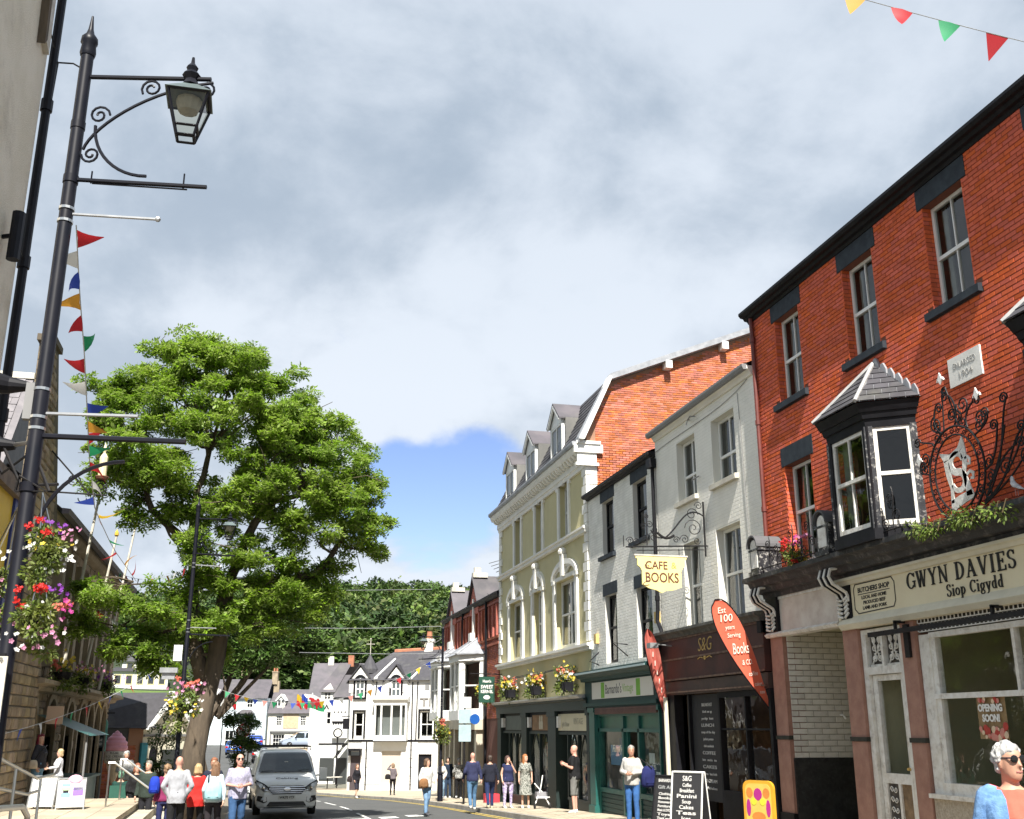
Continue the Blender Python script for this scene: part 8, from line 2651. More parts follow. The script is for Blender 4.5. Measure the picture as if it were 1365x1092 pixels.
gr =MB().add(q +[(x,y +.1,z) for x,y,z in q],[(0,1,2,3,4,5),(0,1,7,6),(1,2,8,7),(2,3,9,8),(3,4,10,9),(4,5,11,10),(5,0,6,11)]).build('grille',M_BLKP,vn,local=True)
mb =MB()
for z,w_ in ((.90,.53),(.84,.56),(.78,.52),(.72,.47)):mb.tube([(-w_,-.065,z),(-w_*.5,-.085,z),(w_*.5,-.085,z),(w_,-.065,z)],.013,4)
mb.build('grille_bar',M_CHROME,gr,local=True)
mb =MB().lathe([(.09,0),(.09,.015),(.02,.02)],(0,0,0),14,sx=1.2,sy=.55).xf(Matrix.Translation((0,-.09,.84)) @ Matrix.Rotation(PI /2,4,'X'))
mb.build('badge',M_CHROME,gr,local=True)
q =[(-.52,-.078,.46),(.52,-.078,.46),(.62,-.06,.33),(-.62,-.06,.33)]
lo =MB().add(q,[(0,1,2,3)]).build('lower_intake',M_BLKP,vn,local=True)
mb =MB()
for z in (.43,.39,.36):mb.tube([(-.55,-.075,z),(.55,-.075,z)],.007,4)
mb.build('intake_mesh',M_GREY,lo,local=True)
MB().tube([(-.7,-.04,.29),(.7,-.04,.29)],.025,5).build('skid_strip',M_CHROME,vn,local=True)
plt =MB().box(-.27,.27,-.095,-.085,.53,.64).build('number_plate',M_PLATE,vn,local=True)
PB =((0,-.096,0),(1,0,0),(0,-1,0))
words(plt,'WK70 VTF',.10,M_INK,0,.001,.585,PB,width=.46,bold=.003)
me =text_mesh('lettering','Cabling',.25,flat('grey_van_lettering',(.10,.10,.11)),width=.70,bold=.003,ext=.001)
o =bpy.data.objects.new('lettering',me); COL.objects.link(o); o.parent =vn
nv =Vector((0,-.19,1)).normalized()
o.matrix_local =Matrix.Translation((0,.42,van_z(.42)+.008)) @ Matrix.Rotation(math.atan2(van_z(.62)-van_z(.30),.32),4,'X')
mb =MB()
for y in (2.0,3.2,4.4):mb.tube([(-.84,y,1.95),(-.84,y,2.08),(.84,y,2.08),(.84,y,1.95)],.022,5)
mb.tube([(-.86,1.95,2.08),(-.86,4.5,2.08)],.016,5).tube([(.86,1.95,2.08),(.86,4.5,2.08)],.016,5)
mb.build('roof_rack',M_BLKP,vn,local=True)
mb =MB()
for k in range(2):mb.box(-.55+k *.7,-.2+k *.7,1.02,1.04,1.29,1.34)
mb.box(-.05,.08,1.3,1.32,1.52,1.62)
mb.build('dashboard_papers',M_WHITE,vn,local=True)
mb =MB()
for x in (-.42,.42):mb.fbox(lambda u,d,z:(u,d,z),x -.22,x +.22,1.9,2.1,.9,1.6)
mb.build('seats',M_BLKP,vn,local=True)
# cars in the distance
def car(name,label,loc,rz,paint,kind='hatch'):
 t =thing(name,label,'car',loc,rz)
 hw =.88
 if kind =='suv':S_=[(-.02,.70,.82),(.08,.86,.93),(.5,1.0,.98),(1.1,1.08,1),(1.5,1.40,1),(1.95,1.62,1),(2.6,1.70,1),(3.9,1.66,1),(4.35,1.35,.97),(4.5,.95,.9)]
 else:S_=[(-.02,.58,.8),(.08,.72,.92),(.5,.84,.98),(1.05,.92,1),(1.5,1.18,1),(1.95,1.40,1),(2.5,1.46,1),(3.3,1.42,1),(3.75,1.18,.98),(4.0,.9,.93),(4.05,.6,.86)]
 bz =1.0 if kind =='suv' else .88
 car_body(S_,hw,bz,.26,.24).build('body',paint,t,local=True,smooth='all')
 zf =lambda y:float(np.interp(y,[s[0] for s in S_],[s[1] for s in S_]))
 wf =lambda z:hw *(1-.26*max(0,z -bz)/.9)
 L_=S_[-1][0]
 gl =MATS['dark_windscreen']
 ya,yb =(1.12,1.88)
 mb =MB()
 for a,b in ((ya,(ya +yb)/2),((ya +yb)/2,yb)):
  za,zb_=zf(a)+.012,zf(b)+.012
  mb.add([(-wf(za)*.86,a -.02,za),(wf(za)*.86,a -.02,za),(wf(zb_)*.82,b -.02,zb_),(-wf(zb_)*.82,b -.02,zb_)],[(0,1,2,3)])
 mb.build('windscreen',gl,t,local=True)
 yr0,yr1=S_[-3][0]-.32,S_[-3][0]+.12
 za,zb_=zf(yr0)+.012,zf(yr1)+.012
 MB().add([(-wf(za)*.84,yr0+.03,za),(wf(za)*.84,yr0+.03,za),(wf(zb_)*.9,yr1+.03,zb_),(-wf(zb_)*.9,yr1+.03,zb_)],[(0,1,2,3)]).build('rear_window',gl,t,local=True)
 ztop =S_[-4][1]
 for s in (-1,1):
  z0,z1=bz +.03,ztop -.12
  for y0,y1 in ((1.55,2.45),(2.52,3.4)):
   MB().add([(s *(wf(z0)*.995+.006),y0-(.25 if y0<2 else 0),z0),(s *(wf(z0)*.995+.006),y1,z0),(s *(wf(z1)+.02),y1-(.12 if y0>2 else 0),z1),(s *(wf(z1)+.02),y0+.12,z1)],[(0,1,2,3)]).build('side_window',gl,t,local=True)
  MB().box(s *.55,s *.80,-.03,.1,.55+(.12 if kind =='suv' else 0),.68+(.12 if kind =='suv' else 0)).build('headlight',M_LAMP,t,local=True)
  MB().box(s *.58,s *.82,L_-.12,L_+.02,.72+(.15 if kind =='suv' else 0),.9+(.15 if kind =='suv' else 0)).build('tail_light',M_TAIL,t,local=True)
  MB().box(s *.9,s *1.06,1.4,1.5,bz,bz +.15).build('wing_mirror',M_BLKP,t,local=True)
 MB().box(-.26,.26,L_+.0,L_+.03,.55,.66).build('number_plate',M_PLATEY,t,local=True)
 MB().box(-.7,.7,L_-.1,L_+.015,.3,.46).build('rear_bumper',M_BLKP,t,local=True)
 MB().box(-.55,.55,-.04,.05,.34,.5).build('grille',M_BLKP,t,local=True)
 for x,y in ((-.77,.8),(.77,.8),(-.77,L_-.85),(.77,L_-.85)):wheel(t,x,y,.32,.2)
 return t
def paint(name,c):return mat(name,c,.3,coat=.7,spec=.5)
gR =lambda y:gz(y)-.125
car('parked_car','dark grey hatchback seen from behind with red tail lights on the rising road',(1.35,118,gR(116)+.02),rad(180),paint('dark_grey_car_paint',(.045,.042,.045)))
car('parked_car','bright blue hatchback parked beyond the dark grey hatchback',(.9,128,gR(127)+.25),rad(178),paint('blue_car_paint',(.02,.07,.42)))
car('parked_car','blue hatchback far up the road, just left of the round no turn sign',(-1.1,123,gR(123)+.05),rad(176),paint('mid_blue_car_paint',(.03,.12,.45)))
car('parked_car','silver blue sport utility car on the car park above the stone wall',(3.6,125.2,-.60),rad(-80),paint('silver_blue_car_paint',(.36,.42,.52)),'suv')
car('parked_car','dark blue hatchback with its front towards us behind the silver van',(3.0,101,gR(102)),rad(8),paint('navy_car_paint',(.02,.025,.05)))
car('parked_car','pale silver car half hidden between the man in the light shirt and the van',(.75,48,gR(49)-.02),rad(0),paint('pale_car_paint',(.45,.47,.47)))
## PEOPLE
SKIN =[mat('skin_pale',(.60,.36,.26),.55,var=.08,scale=8),mat('skin_tan',(.50,.27,.18),.55,var=.08,scale=8),mat('skin_pink',(.62,.33,.25),.55,var=.08,scale=8)]
def fabric(name,c,c2=None,sc=6,**k):return mat('cloth_%s_%d_%d_%d' % (name,c[0]*99,c[1]*99,c[2]*99),c,.9,col2=c2 or tuple(x *.78 for x in c),scale=sc,bump=.25,bscale=16,spec=.15,**k)
def remeshed(mb,voxel,name,smooth_it=4):
 me =mb.mesh(name +'_raw',M_WHITE,fix=True)
 o =bpy.data.objects.new('tmp',me)
 COL.objects.link(o)
 m =o.modifiers.new('r','REMESH'); m.mode ='VOXEL'; m.voxel_size =voxel
 s =o.modifiers.new('s','SMOOTH'); s.iterations =smooth_it; s.factor =.5
 dg =bpy.context.evaluated_depsgraph_get()
 out =bpy.data.meshes.new_from_object(o.evaluated_get(dg))
 out.name =name
 bpy.data.objects.remove(o); bpy.data.meshes.remove(me)
 return out
def crease(me,amp,freq,sz=.35):
 """folds in cloth, locks in hair: push vertices along their normals by a stretched noise"""
 n =len(me.vertices)
 co =np.empty(n *3,np.float32); no =np.empty(n *3,np.float32)
 me.vertices.foreach_get('co',co); me.vertex_normals.foreach_get('vector',no)
 co,no =co.reshape(-1,3),no.reshape(-1,3)
 d =np.array([noise.noise(Vector((x *freq,y *freq,z *freq *sz +7)))+.5*noise.noise(Vector((x *freq *2.1,y *freq *2.1,z *freq *1.3))) for x,y,z in co.tolist()],np.float32)
 me.vertices.foreach_set('co',(co +no *(d *amp)[:,None]).ravel())
 me.update()
 return me
def put_mesh(name,me,mt,parent):
 me.materials.clear(); me.materials.append(mt)
 me.polygons.foreach_set('use_smooth',[True]*len(me.polygons))
 o =bpy.data.objects.new(name,me); COL.objects.link(o); o.parent =parent
 return o
def join_into(me,mb):
 bm =bmesh.new(); bm.from_mesh(me)
 vs =[bm.verts.new(v) for v in mb.v]
 for f in mb.f:
  try:bm.faces.new([vs[i] for i in f])
  except ValueError:pass
 bmesh.ops.recalc_face_normals(bm,faces=bm.faces)
 bm.to_mesh(me); bm.free()
def cap(mb,a,b,r0,r1,n=10):
 a,b =Vector(a),Vector(b)
 d =(b -a)
 if d.length <1e-5:return
 e =d.normalized()
 mb.tube([a -e *r0*.8,a -e *r0*.45,a,b,b +e *r1*.45,b +e *r1*.8],[r0*.45,r0*.86,r0,r1,r1*.86,r1*.45],n)
def person(label,X,Y,zg,heading,h=1.72,sex='m',top='navy',topc=(.03,.04,.09),bottom='jeans',botc=(.07,.13,.25),hairc=(.12,.07,.04),hair='short',skin=0,sleeve='long',legs='trousers',arms='hang',stride=.0,shoes=(.6,.6,.58),bulk=1.,voxel=.019,glasses=False,sit=False,headturn=0.,hem=None,top_mat=None,bot_mat=None,group=None,lean=0.,zoff=0):
 """heading: the way the figure faces, degrees clockwise from up the street (+Y); built facing local -Y"""
 t =thing('person',label,'person',(X,Y,zg),rad(180-heading),group)
 k =h /1.75
 f =sex =='f'
 sk =SKIN[skin]
 V =lambda x,y,z:Vector((x *k,(y -lean *max(0,z -.9))*k,z *k))
 b =bulk
 sh =(.155 if f else .178)*(1+(b -1)*.5)
 hipw =(.105 if f else .095)*(1+(b -1)*.6)
 if sit:
  hip =[V(s *hipw,0,.52) for s in (-1,1)]; knee =[V(s *hipw *1.1,-.42,.52) for s in (-1,1)]; ank =[V(s *hipw *1.1,-.40,.09) for s in (-1,1)]
  dz =-.40
 else:
  st =stride
  hip =[V(s *hipw *.9,0,.92) for s in (-1,1)]
  knee =[V(-hipw *.95,-st *.55-.02,.50),V(hipw *.95,st *.25-.03,.50)]
  ank =[V(-hipw,-st *.75,.085),V(hipw,st *1.0,.085+(.06 if st >.1 else 0))]
  dz =0
 T =lambda x,y,z:V(x,y,z +dz)
 shd =[T(s *sh,.0,1.425) for s in (-1,1)]
 if arms =='hang':el =[T(s *(sh +.065*b),.03,1.14) for s in (-1,1)]; wr =[T(s *(sh +.07*b),-.05,.90) for s in (-1,1)]
 elif arms =='front':el =[T(s *(sh +.07),.0,1.15) for s in (-1,1)]; wr =[T(s *.07,-.24,1.12) for s in (-1,1)]
 elif arms =='phone':el =[T(-sh -.04,-.05,1.15),T(sh +.05,-.02,1.15)]; wr =[T(-.10,-.30,1.26),T(.10,-.28,1.24)]
 elif arms =='face':el =[T(-sh -.06,.03,1.14),T(sh +.09,-.10,1.18)]; wr =[T(-sh -.05,-.06,.92),T(.09,-.12,1.50)]
 elif arms =='bag':el =[T(-sh -.06,.05,1.15),T(sh +.08,.02,1.15)]; wr =[T(-sh -.06,-.06,.92),T(sh +.02,-.12,1.02)]
 elif arms =='pocket':el =[T(s *(sh +.10),.06,1.15) for s in (-1,1)]; wr =[T(s *(sh +.0),-.02,.97) for s in (-1,1)]
 elif arms =='out':el =[T(-sh -.06,.03,1.14),T(sh +.1,-.10,1.2)]; wr =[T(-sh -.06,-.06,.9),T(sh +.06,-.34,1.16)]
 elif arms =='up':el =[T(-sh -.06,.03,1.14),T(sh +.16,-.05,1.42)]; wr =[T(-sh -.02,-.12,1.0),T(.12,-.08,1.68)]
 if sit:wr =[T(s *.14,-.3,1.0) for s in (-1,1)]; el =[T(s *(sh +.06),-.04,1.13) for s in (-1,1)]
 if stride >.08 and arms =='hang':
  wr[0]+=Vector((0,.14*k,.02)); wr[1]+=Vector((0,-.12*k,.03))
 if f:TS =[(.84,.155,.115,.01),(.94,.172,.125,.015),(1.06,.135,.10,0),(1.17,.138,.105,-.005),(1.28,.152,.125,-.02),(1.38,.150,.10,-.005),(1.44,.115,.075,.005),(1.475,.06,.055,.008)]
 else:TS =[(.84,.145,.11,.01),(.94,.158,.118,.01),(1.06,.150,.108,0),(1.18,.160,.115,-.005),(1.30,.178,.122,-.008),(1.39,.178,.105,0),(1.45,.125,.078,.005),(1.48,.066,.06,.008)]
 def torso(mb,grow,z0,z1,flare=0.):
  secs =[]
  zs =sorted({z0,z1,*[q[0] for q in TS if z0<q[0]<z1]})
  for z in zs:
   w_=np.interp(z,[q[0] for q in TS],[q[1] for q in TS]); d_=np.interp(z,[q[0] for q in TS],[q[2] for q in TS]); y_=np.interp(z,[q[0] for q in TS],[q[3] for q in TS])
   bb =1+(b -1)*max(.25,1-abs(z -1.05)/.5)
   fl_=flare *max(0,1.0-z)
   secs.append((T(0,y_-(b -1)*.05*bb,z),(w_*bb +grow +fl_)*k,(d_*(1+(bb -1)*1.5)+grow +fl_)*k))
  mb.loft(secs,16)
 mb =MB()
 torso(mb,0,.84,1.475)
 hc =T(0,-.012,1.625)
 mb.loft([(T(0,.012,1.42),.062*k,.062*k),(T(0,.005,1.50),.054*k,.058*k),(T(0,.0,1.57),.055*k,.06*k)],12)
 ht =Matrix.Rotation(rad(headturn),4,'Z')
 def H(x,y,z):return hc +ht @ Vector((x *k,y *k,z *k))
 rings =[(-.118,.018,.020,-.045),(-.105,.042,.045,-.035),(-.075,.058,.075,-.015),(-.03,.068,.088,-.002),(.02,.075,.096,.006),(.06,.074,.094,.008),(.095,.058,.074,.01),(.118,.03,.038,.012),(.125,.006,.008,.012)]
 ax_,ay_=ht @ Vector((1,0,0)),ht @ Vector((0,1,0))
 mb.loft([(H(0,y,z),rx *k,ry *k,ax_,ay_) for z,rx,ry,y in rings],14)
 mb.tube([H(0,-.085,.02),H(0,-.105,-.018),H(0,-.082,-.028)],[.008*k,.014*k,.010*k],6)
 for s in (-1,1):mb.ball(H(s *.074,.01,-.01),.022*k,8,5,sz=1.5,sx=.5)
 for i in (0,1):
  cap(mb,shd[i]-Vector(((-1,1)[i]*.03,0,.01)),el[i],.050*k *b **.5,.038*k)
  cap(mb,el[i],wr[i],.037*k,.026*k)
  cap(mb,hip[i],knee[i],.082*k *b **.5,.056*k)
  cap(mb,knee[i],ank[i],.054*k,.036*k)
  e =(wr[i]-el[i]).normalized()
  cap(mb,wr[i],wr[i]+e *.06*k,.027*k,.034*k,8)
 me =remeshed(mb,voxel,'body')
 hd =MB()
 for i in (0,1):
  s =(-1,1)[i]
  e =(wr[i]-el[i]).normalized()
  inn =Vector((-s,0,0)); inn =(inn -e *inn.dot(e)).normalized()
  fw =e.cross(inn)*(1 if s >0 else -1)
  if fw.y >0:fw =-fw
  p =wr[i]+e *.075*k
  for q,(o_,l) in enumerate(((.026,.066),(.009,.075),(-.009,.070),(-.026,.055))):
   a0=p +fw *o_*k
   hd.tube([a0-e *.02*k,a0+e *l *.45*k +inn *.008*k,a0+e *l *.8*k +inn *.024*k,a0+e *l *.95*k +inn *.042*k],[.0095*k,.009*k,.008*k,.006*k],6)
  a0=wr[i]+e *.035*k +fw *.028*k
  hd.tube([a0-fw *.01*k,a0+fw *.022*k +e *.02*k +inn *.01*k,a0+fw *.026*k +e *.05*k +inn *.02*k],[.012*k,.010*k,.007*k],6)
 join_into(me,hd)
 bo =put_mesh('body',me,sk,t)
 mb =MB()
 for s in (-1,1):mb.ball(H(s *.029,-.083,.028),.0095*k,6,4)
 mb.build('eye',flat('eye_dark',(.03,.025,.02),.3),t,local=True)
 mb =MB().tube([H(-.024,-.083,-.056),H(0,-.090,-.058),H(.024,-.083,-.056)],.0055*k,5)
 mb.build('mouth',flat('lips',(.42,.15,.13),.5),t,local=True)
 if glasses:
  mb =MB()
  for s in (-1,1):mb.ball(H(s *.033,-.090,.026),.026*k,8,5,sy=.35)
  mb.tube([H(-.075,.0,.03),H(-.055,-.085,.032),H(.055,-.085,.032),H(.075,.0,.03)],.005*k,4)
  mb.build('sunglasses',mat('dark_lens',(.01,.01,.01),.08),t,local=True)
 tm =top_mat or fabric(top,topc)
 bmx =bot_mat or fabric(bottom,botc)
 mb =MB()
 z0=hem if hem is not None else (.86 if not f else .88)
 torso(mb,.023,z0,1.455,.07)
 for i in (0,1):
  a0=shd[i]-Vector(((-1,1)[i]*.03,0,.005))
  cap(mb,a0,el[i] if sleeve =='long' else a0.lerp(el[i],.72 if sleeve =='short' else .2),.066*k *b **.5,.055*k)
  if sleeve =='long':cap(mb,el[i],el[i].lerp(wr[i],.93),.054*k,.043*k)
  elif sleeve =='rolled':cap(mb,a0,el[i],.066*k,.055*k)
 put_mesh('top',crease(remeshed(mb,voxel *.9,'top',3),.012*k,11,.5),tm,t)
 mb =MB()
 if legs in ('skirt','dress'):
  zl =.42
  mb.loft([(T(0,.01,1.10),.15*k *b,.115*k *b),(T(0,.012,.95),.185*k *b,.14*k *b),(V(0,.0,.7),.20*k *b,.17*k *b),(V(.01,-.01,zl),.235*k *b,.21*k *b)],18)
 else:
  torso(mb,.012,.82,1.04)
  for i in (0,1):
   cap(mb,hip[i]+Vector((0,0,.02)),knee[i],.100*k *b **.6,.070*k *b **.4)
   if legs =='trousers':cap(mb,knee[i],ank[i]+Vector((0,0,.0)),.068*k,.058*k)
   elif legs =='leggings':cap(mb,knee[i],ank[i],.062*k,.046*k)
   elif legs =='shorts':cap(mb,knee[i],knee[i]+Vector((0,0,-.02)),.078*k,.078*k)
 put_mesh(bottom if bottom in ('jeans','shorts','leggings','skirt','dress_skirt') else 'trousers',crease(remeshed(mb,voxel *.9,'bottom',3),.007*k,12,.6),bmx,t)
 for i in (0,1):
  mb =MB()
  a0=ank[i]
  mb.loft([(a0+Vector((0,.05*k,-.085*k)),.03*k,.02*k,(1,0,0),(0,0,1)),(a0+Vector((0,.035*k,-.04*k)),.042*k,.05*k,(1,0,0),(0,0,1)),(a0+Vector((0,-.03*k,-.04*k)),.046*k,.052*k,(1,0,0),(0,0,1)),(a0+Vector((0,-.12*k,-.06*k)),.048*k,.032*k,(1,0,0),(0,0,1)),(a0+Vector((0,-.18*k,-.07*k)),.03*k,.015*k,(1,0,0),(0,0,1))],10)
  mb.build('shoe',flat('shoe_%d' % int(shoes[0]*100),shoes),t,local=True,smooth='all')
 if hair !='bald':
  hm =mat('hair_%02d%02d%02d' % tuple(int(c *99) for c in hairc),hairc,.6,col2=tuple(c *.55 for c in hairc),scale=18,bump=.6,bscale=60,stretch=(1,1,.2))
  mb =MB()
  mb.loft([(H(0,.055+.0,-.07),.055*k,.045*k,ax_,ay_),(H(0,.040,-.02),.076*k,.068*k,ax_,ay_),(H(0,.028,.03),.084*k,.084*k,ax_,ay_),(H(0,.020,.075),.083*k,.098*k,ax_,ay_),(H(0,.012,.112),.062*k,.078*k,ax_,ay_),(H(0,.012,.138),.028*k,.035*k,ax_,ay_),(H(0,.012,.143),.004*k,.005*k,ax_,ay_)],14)
  if hair in ('long','bob'):
   zl =-.36 if hair =='long' else -.13
   mb.loft([(H(0,.06,zl),.06*k,.02*k,ax_,ay_),(H(0,.07,zl *.6),.10*k,.045*k,ax_,ay_),(H(0,.055,-.06),.094*k,.062*k,ax_,ay_),(H(0,.035,.03),.088*k,.075*k,ax_,ay_)],14)
   for s in (-1,1):cap(mb,H(s *.07,.01,.06),H(s *.085,.01,zl *.75),.026*k,.022*k,8)
  if hair =='curly':
   for _ in range(26 if voxel >.01 else 120):
    a,e =R.uniform(0,2*PI),R.uniform(-.3,1)
    v =Vector((math.cos(a)*math.sqrt(1-min(1,e *e)),math.sin(a)*math.sqrt(1-min(1,e *e)),e))
    if v.y <-.3 and e <.45:continue
    mb.ball(H(v.x *.085,.02+v.y *.09,.03+v.z *.095),(.03 if voxel >.01 else R.uniform(.012,.022))*k,6,4)
  put_mesh('hair',crease(remeshed(mb,.013 if voxel >.01 else .007,'hair',2),.010*k,38,.3 if hair !='curly' else .8),hm,t)
 return t
def bag(name,label,cat,loc,size,col,strap=None,soft=True):
 t =thing(name,label,cat,loc)
 x,y,z =loc
 a,b,c =size
 mb =MB()
 mb.loft([((x,y,z -c /2),a *.42,b *.42),((x,y,z -c *.35),a *.52,b *.55),((x,y,z),a *.5,b *.52),((x,y,z +c *.35),a *.42,b *.40),((x,y,z +c /2),a *.25,b *.2)],14)
 mb.build('pouch',fabric('bag_%d' % int(col[0]*100+col[2]*10),col),t,smooth='all')
 mb =MB().box(x -a *.3,x +a *.3,y -b *.56,y -b *.5,z -c *.3,z +c *.02)
 mb.build('pocket',fabric('bag_%d' % int(col[0]*100+col[2]*10),col),t)
 if strap:MB().tube(strap,.014,5).build('strap',M_BLACK,t)
 return t
GLT =lambda y:gleft(y)
person('bald person in pale grey hooded sweatshirt and black trousers walking away',-1.40,25.0,GLT(25),-4,1.76,'m','pale_grey',(.38,.39,.42),'trousers',(.02,.02,.022),hair='bald',skin=2,arms='pocket',stride=.18,bulk=1.18,voxel=.016,hem=.80)
person('person with short blonde hair in a bright red jacket and dark trousers',-1.02,25.6,GLT(25.6),0,1.60,'f','bright_red',(.62,.035,.03),'trousers',(.025,.025,.03),hairc=(.55,.40,.20),hair='bob',arms='hang',stride=.16,bulk=1.15,voxel=.016,hem=.78)
person('person with long brown hair, pale blue backpack and dark trousers walking away',-.62,24.6,GLT(24.6),5,1.64,'f','pale_blue_top',(.50,.62,.68),'trousers',(.035,.03,.035),hairc=(.24,.13,.07),hair='long',arms='hang',stride=.14,voxel=.016)
bag('backpack','pale blue backpack worn low by the person with long brown hair','backpack',(-.63,24.38,GLT(24.6)+1.06),(.36,.18,.36),(.34,.58,.64),[(-.75,24.42,GLT(24.6)+1.2),(-.75,24.55,GLT(24.6)+1.4)])
person('person in a patterned pale shirt, sunglasses and blue jeans walking towards us',-.13,24.7,GLT(24.7),172,1.80,'m','lilac_check',(.52,.50,.62),'jeans',(.045,.10,.21),hair='bald',skin=2,arms='front',stride=.2,glasses=True,sleeve='rolled',bulk=1.12,voxel=.015,hem=.86,top_mat=fabric('lilac_check',(.42,.41,.52),(.28,.27,.36),30))
person('person with reddish face partly hidden between the red jacket and the long brown hair',-.72,26.6,GLT(26.6),178,1.74,'m','navy_coat',(.025,.03,.05),'trousers',(.03,.03,.035),hairc=(.3,.12,.06),skin=1,voxel=.02)
person('person in plum jacket and dark skirt beside the steel rail',-1.75,26.6,GLT(26.6),-20,1.60,'f','plum',(.20,.03,.09),'skirt',(.03,.035,.10),hairc=(.32,.20,.11),hair='curly',legs='shorts',arms='hang',voxel=.019)
bag('rucksack','royal blue rucksack hanging from the shoulder in the plum jacket','rucksack',(-1.98,26.4,GLT(26.6)+1.17),(.24,.2,.36),(.02,.05,.42))
person('person in dark green coat seen behind the plum jacket',-2.35,29,GLT(29),200,1.70,'m','dark_green_coat',(.04,.055,.045),'trousers',(.03,.03,.03),hairc=(.25,.23,.20),voxel=.021,bulk=1.1)
person('person with brown hair in a black top left of the plum jacket',-2.8,31,GLT(31),160,1.66,'f','black_top_left',(.02,.02,.022),'trousers',(.03,.03,.03),hairc=(.28,.10,.05),hair='bob',voxel=.021)
person('tall white figure with cap and orange front standing by the shop door',-4.0,40,GLT(40)+.1,170,1.85,'m','white_overall',(.70,.70,.68),'trousers',(.62,.28,.04),hairc=(.75,.75,.72),hair='curly',arms='front',bulk=1.2,voxel=.022)
for i,(x,y,c,lb,hc_,hat) in enumerate(((-3.35,32.6,(.02,.06,.05),'person in dark green jacket and green cap sitting with back to us by the steps',(.25,.5,.35),1),(-2.9,34.2,(.10,.08,.09),'person in jeans sitting on a bench right of the green cap',(.2,.15,.1),0))):
 zs =gleft(y)+.12
 person(lb,x,y,zs,10 if i ==0 else 80,1.72,'m','seat_top%d' % i,c,'jeans',(.10,.17,.30),hairc=hc_,sit=True,voxel=.021,bulk=1.15)
 tt =thing('folding_chair','green folding chair under the seated green cap' if i ==0 else 'low dark bench seat under the seated jeans','chair',(x,y,zs))
 MB().box(x -.26,x +.26,y -.1,y +.42,zs +.40,zs +.44).build('seat',M_BLACK,tt)
 MB().box(x -.26,x +.26,y -.16,y -.12,zs +.44,zs +.95).build('backrest',flat('chair_green',(.02,.10,.07)),tt)
 for a in (-.23,.23):
  for b_ in (-.08,.38):MB().tube([(x +a,y +b_,zs),(x +a,y +b_,zs +.42)],.015,5).build('leg',M_IRON,tt)
person('person with long dark red hair in charcoal top and denim shorts on the terrace',-4.98,29.2,PZ,100,1.62,'f','charcoal_top',(.05,.05,.06),'shorts',(.16,.30,.45),hairc=(.22,.01,.03),hair='long',legs='shorts',arms='bag',bulk=1.35,voxel=.016,shoes=(.6,.04,.08),headturn=-35)
bag('handbag','small cream shoulder bag carried by the person with dark red hair','bag',(-5.02,28.85,PZ +.92),(.2,.1,.2),(.68,.58,.44),[(-5.02,28.9,PZ +1.0),(-4.9,28.88,PZ +1.2),(-4.78,29.0,PZ +1.36)])
person('child with blond hair in a white top on the terrace beside the red hair',-4.36,28.4,PZ,250,1.28,'f','white_child_top',(.68,.68,.72),'leggings',(.35,.35,.42),hairc=(.62,.45,.24),hair='bob',arms='out',legs='leggings',voxel=.016,bulk=1.05)
person('person in black jacket and skirt crossing far off before the white hotel',5.75,59.1,gz(59)-.1,150,1.68,'f','black_jacket',(.02,.02,.025),'skirt',(.035,.035,.05),hairc=(.2,.1,.05),hair='bob',legs='shorts',arms='bag',stride=.2,voxel=.024)
bag('handbag','dark bag swinging at the side in the black jacket before the hotel','bag',(5.35,58.9,gz(59)+.85),(.25,.14,.3),(.04,.03,.03))
person('slim person in grey jacket and black leggings holding a phone up near the hotel recess',7.75,59.8,gz(59.8),10,1.62,'f','grey_jacket',(.15,.13,.14),'leggings',(.012,.012,.014),hairc=(.3,.2,.12),hair='bob',legs='leggings',arms='up',voxel=.024,shoes=(.02,.02,.02))
bag('handbag','black shoulder bag on the slim person near the hotel recess','bag',(7.45,59.6,gz(59.8)+.95),(.3,.14,.26),(.02,.02,.02))
person('person in loose white top and pale jeans stepping off the right kerb',5.55,34.6,gz(34.6)-.12,150,1.66,'m','loose_white',(.62,.62,.6),'jeans',(.20,.33,.50),hairc=(.16,.09,.05),hair='bob',arms='bag',stride=.16,bulk=1.15,voxel=.018,headturn=40,shoes=(.05,.05,.06))
bag('handbag','brown leather bag across the loose white top by the kerb','bag',(5.42,34.35,gz(34.6)+.82),(.3,.16,.28),(.25,.13,.06))
person('blonde person in white cardigan and pale blue jeans walking towards us',8.1,46.6,gz(46.6),180,1.62,'f','white_cardigan',(.62,.62,.6),'jeans',(.25,.38,.52),hairc=(.62,.48,.26),hair='long',arms='bag',stride=.15,voxel=.022)
person('dark figure standing behind the white cardigan by the column',9.0,50.0,gz(50),190,1.75,'m','dark_blue_fleece',(.02,.03,.05),'trousers',(.03,.05,.09),hairc=(.05,.04,.03),voxel=.024)
person('person in black and white checked shirt and black trousers by the pale columns',9.2,48.4,gz(48.4),15,1.70,'m','checked_shirt',(.10,.10,.11),'trousers',(.015,.015,.017),hairc=(.30,.29,.27),stride=.12,voxel=.022,top_mat=fabric('checked_shirt',(.03,.03,.03),(.42,.42,.40),16))
person('person with shaved head in navy jumper and blue jeans walking away',7.1,35.0,gz(35),-4,1.72,'m','navy_jumper',(.035,.04,.09),'jeans',(.10,.20,.34),hair='bald',skin=2,stride=.16,bulk=1.15,voxel=.018)
person('person in dark hooded top and navy trousers walking away beside the navy jumper',7.85,35.8,gz(35.8),2,1.64,'m','dark_hoodie',(.02,.022,.035),'trousers',(.03,.045,.12),hairc=(.06,.04,.03),stride=.26,bulk=1.18,voxel=.018,shoes=(.5,.42,.3))
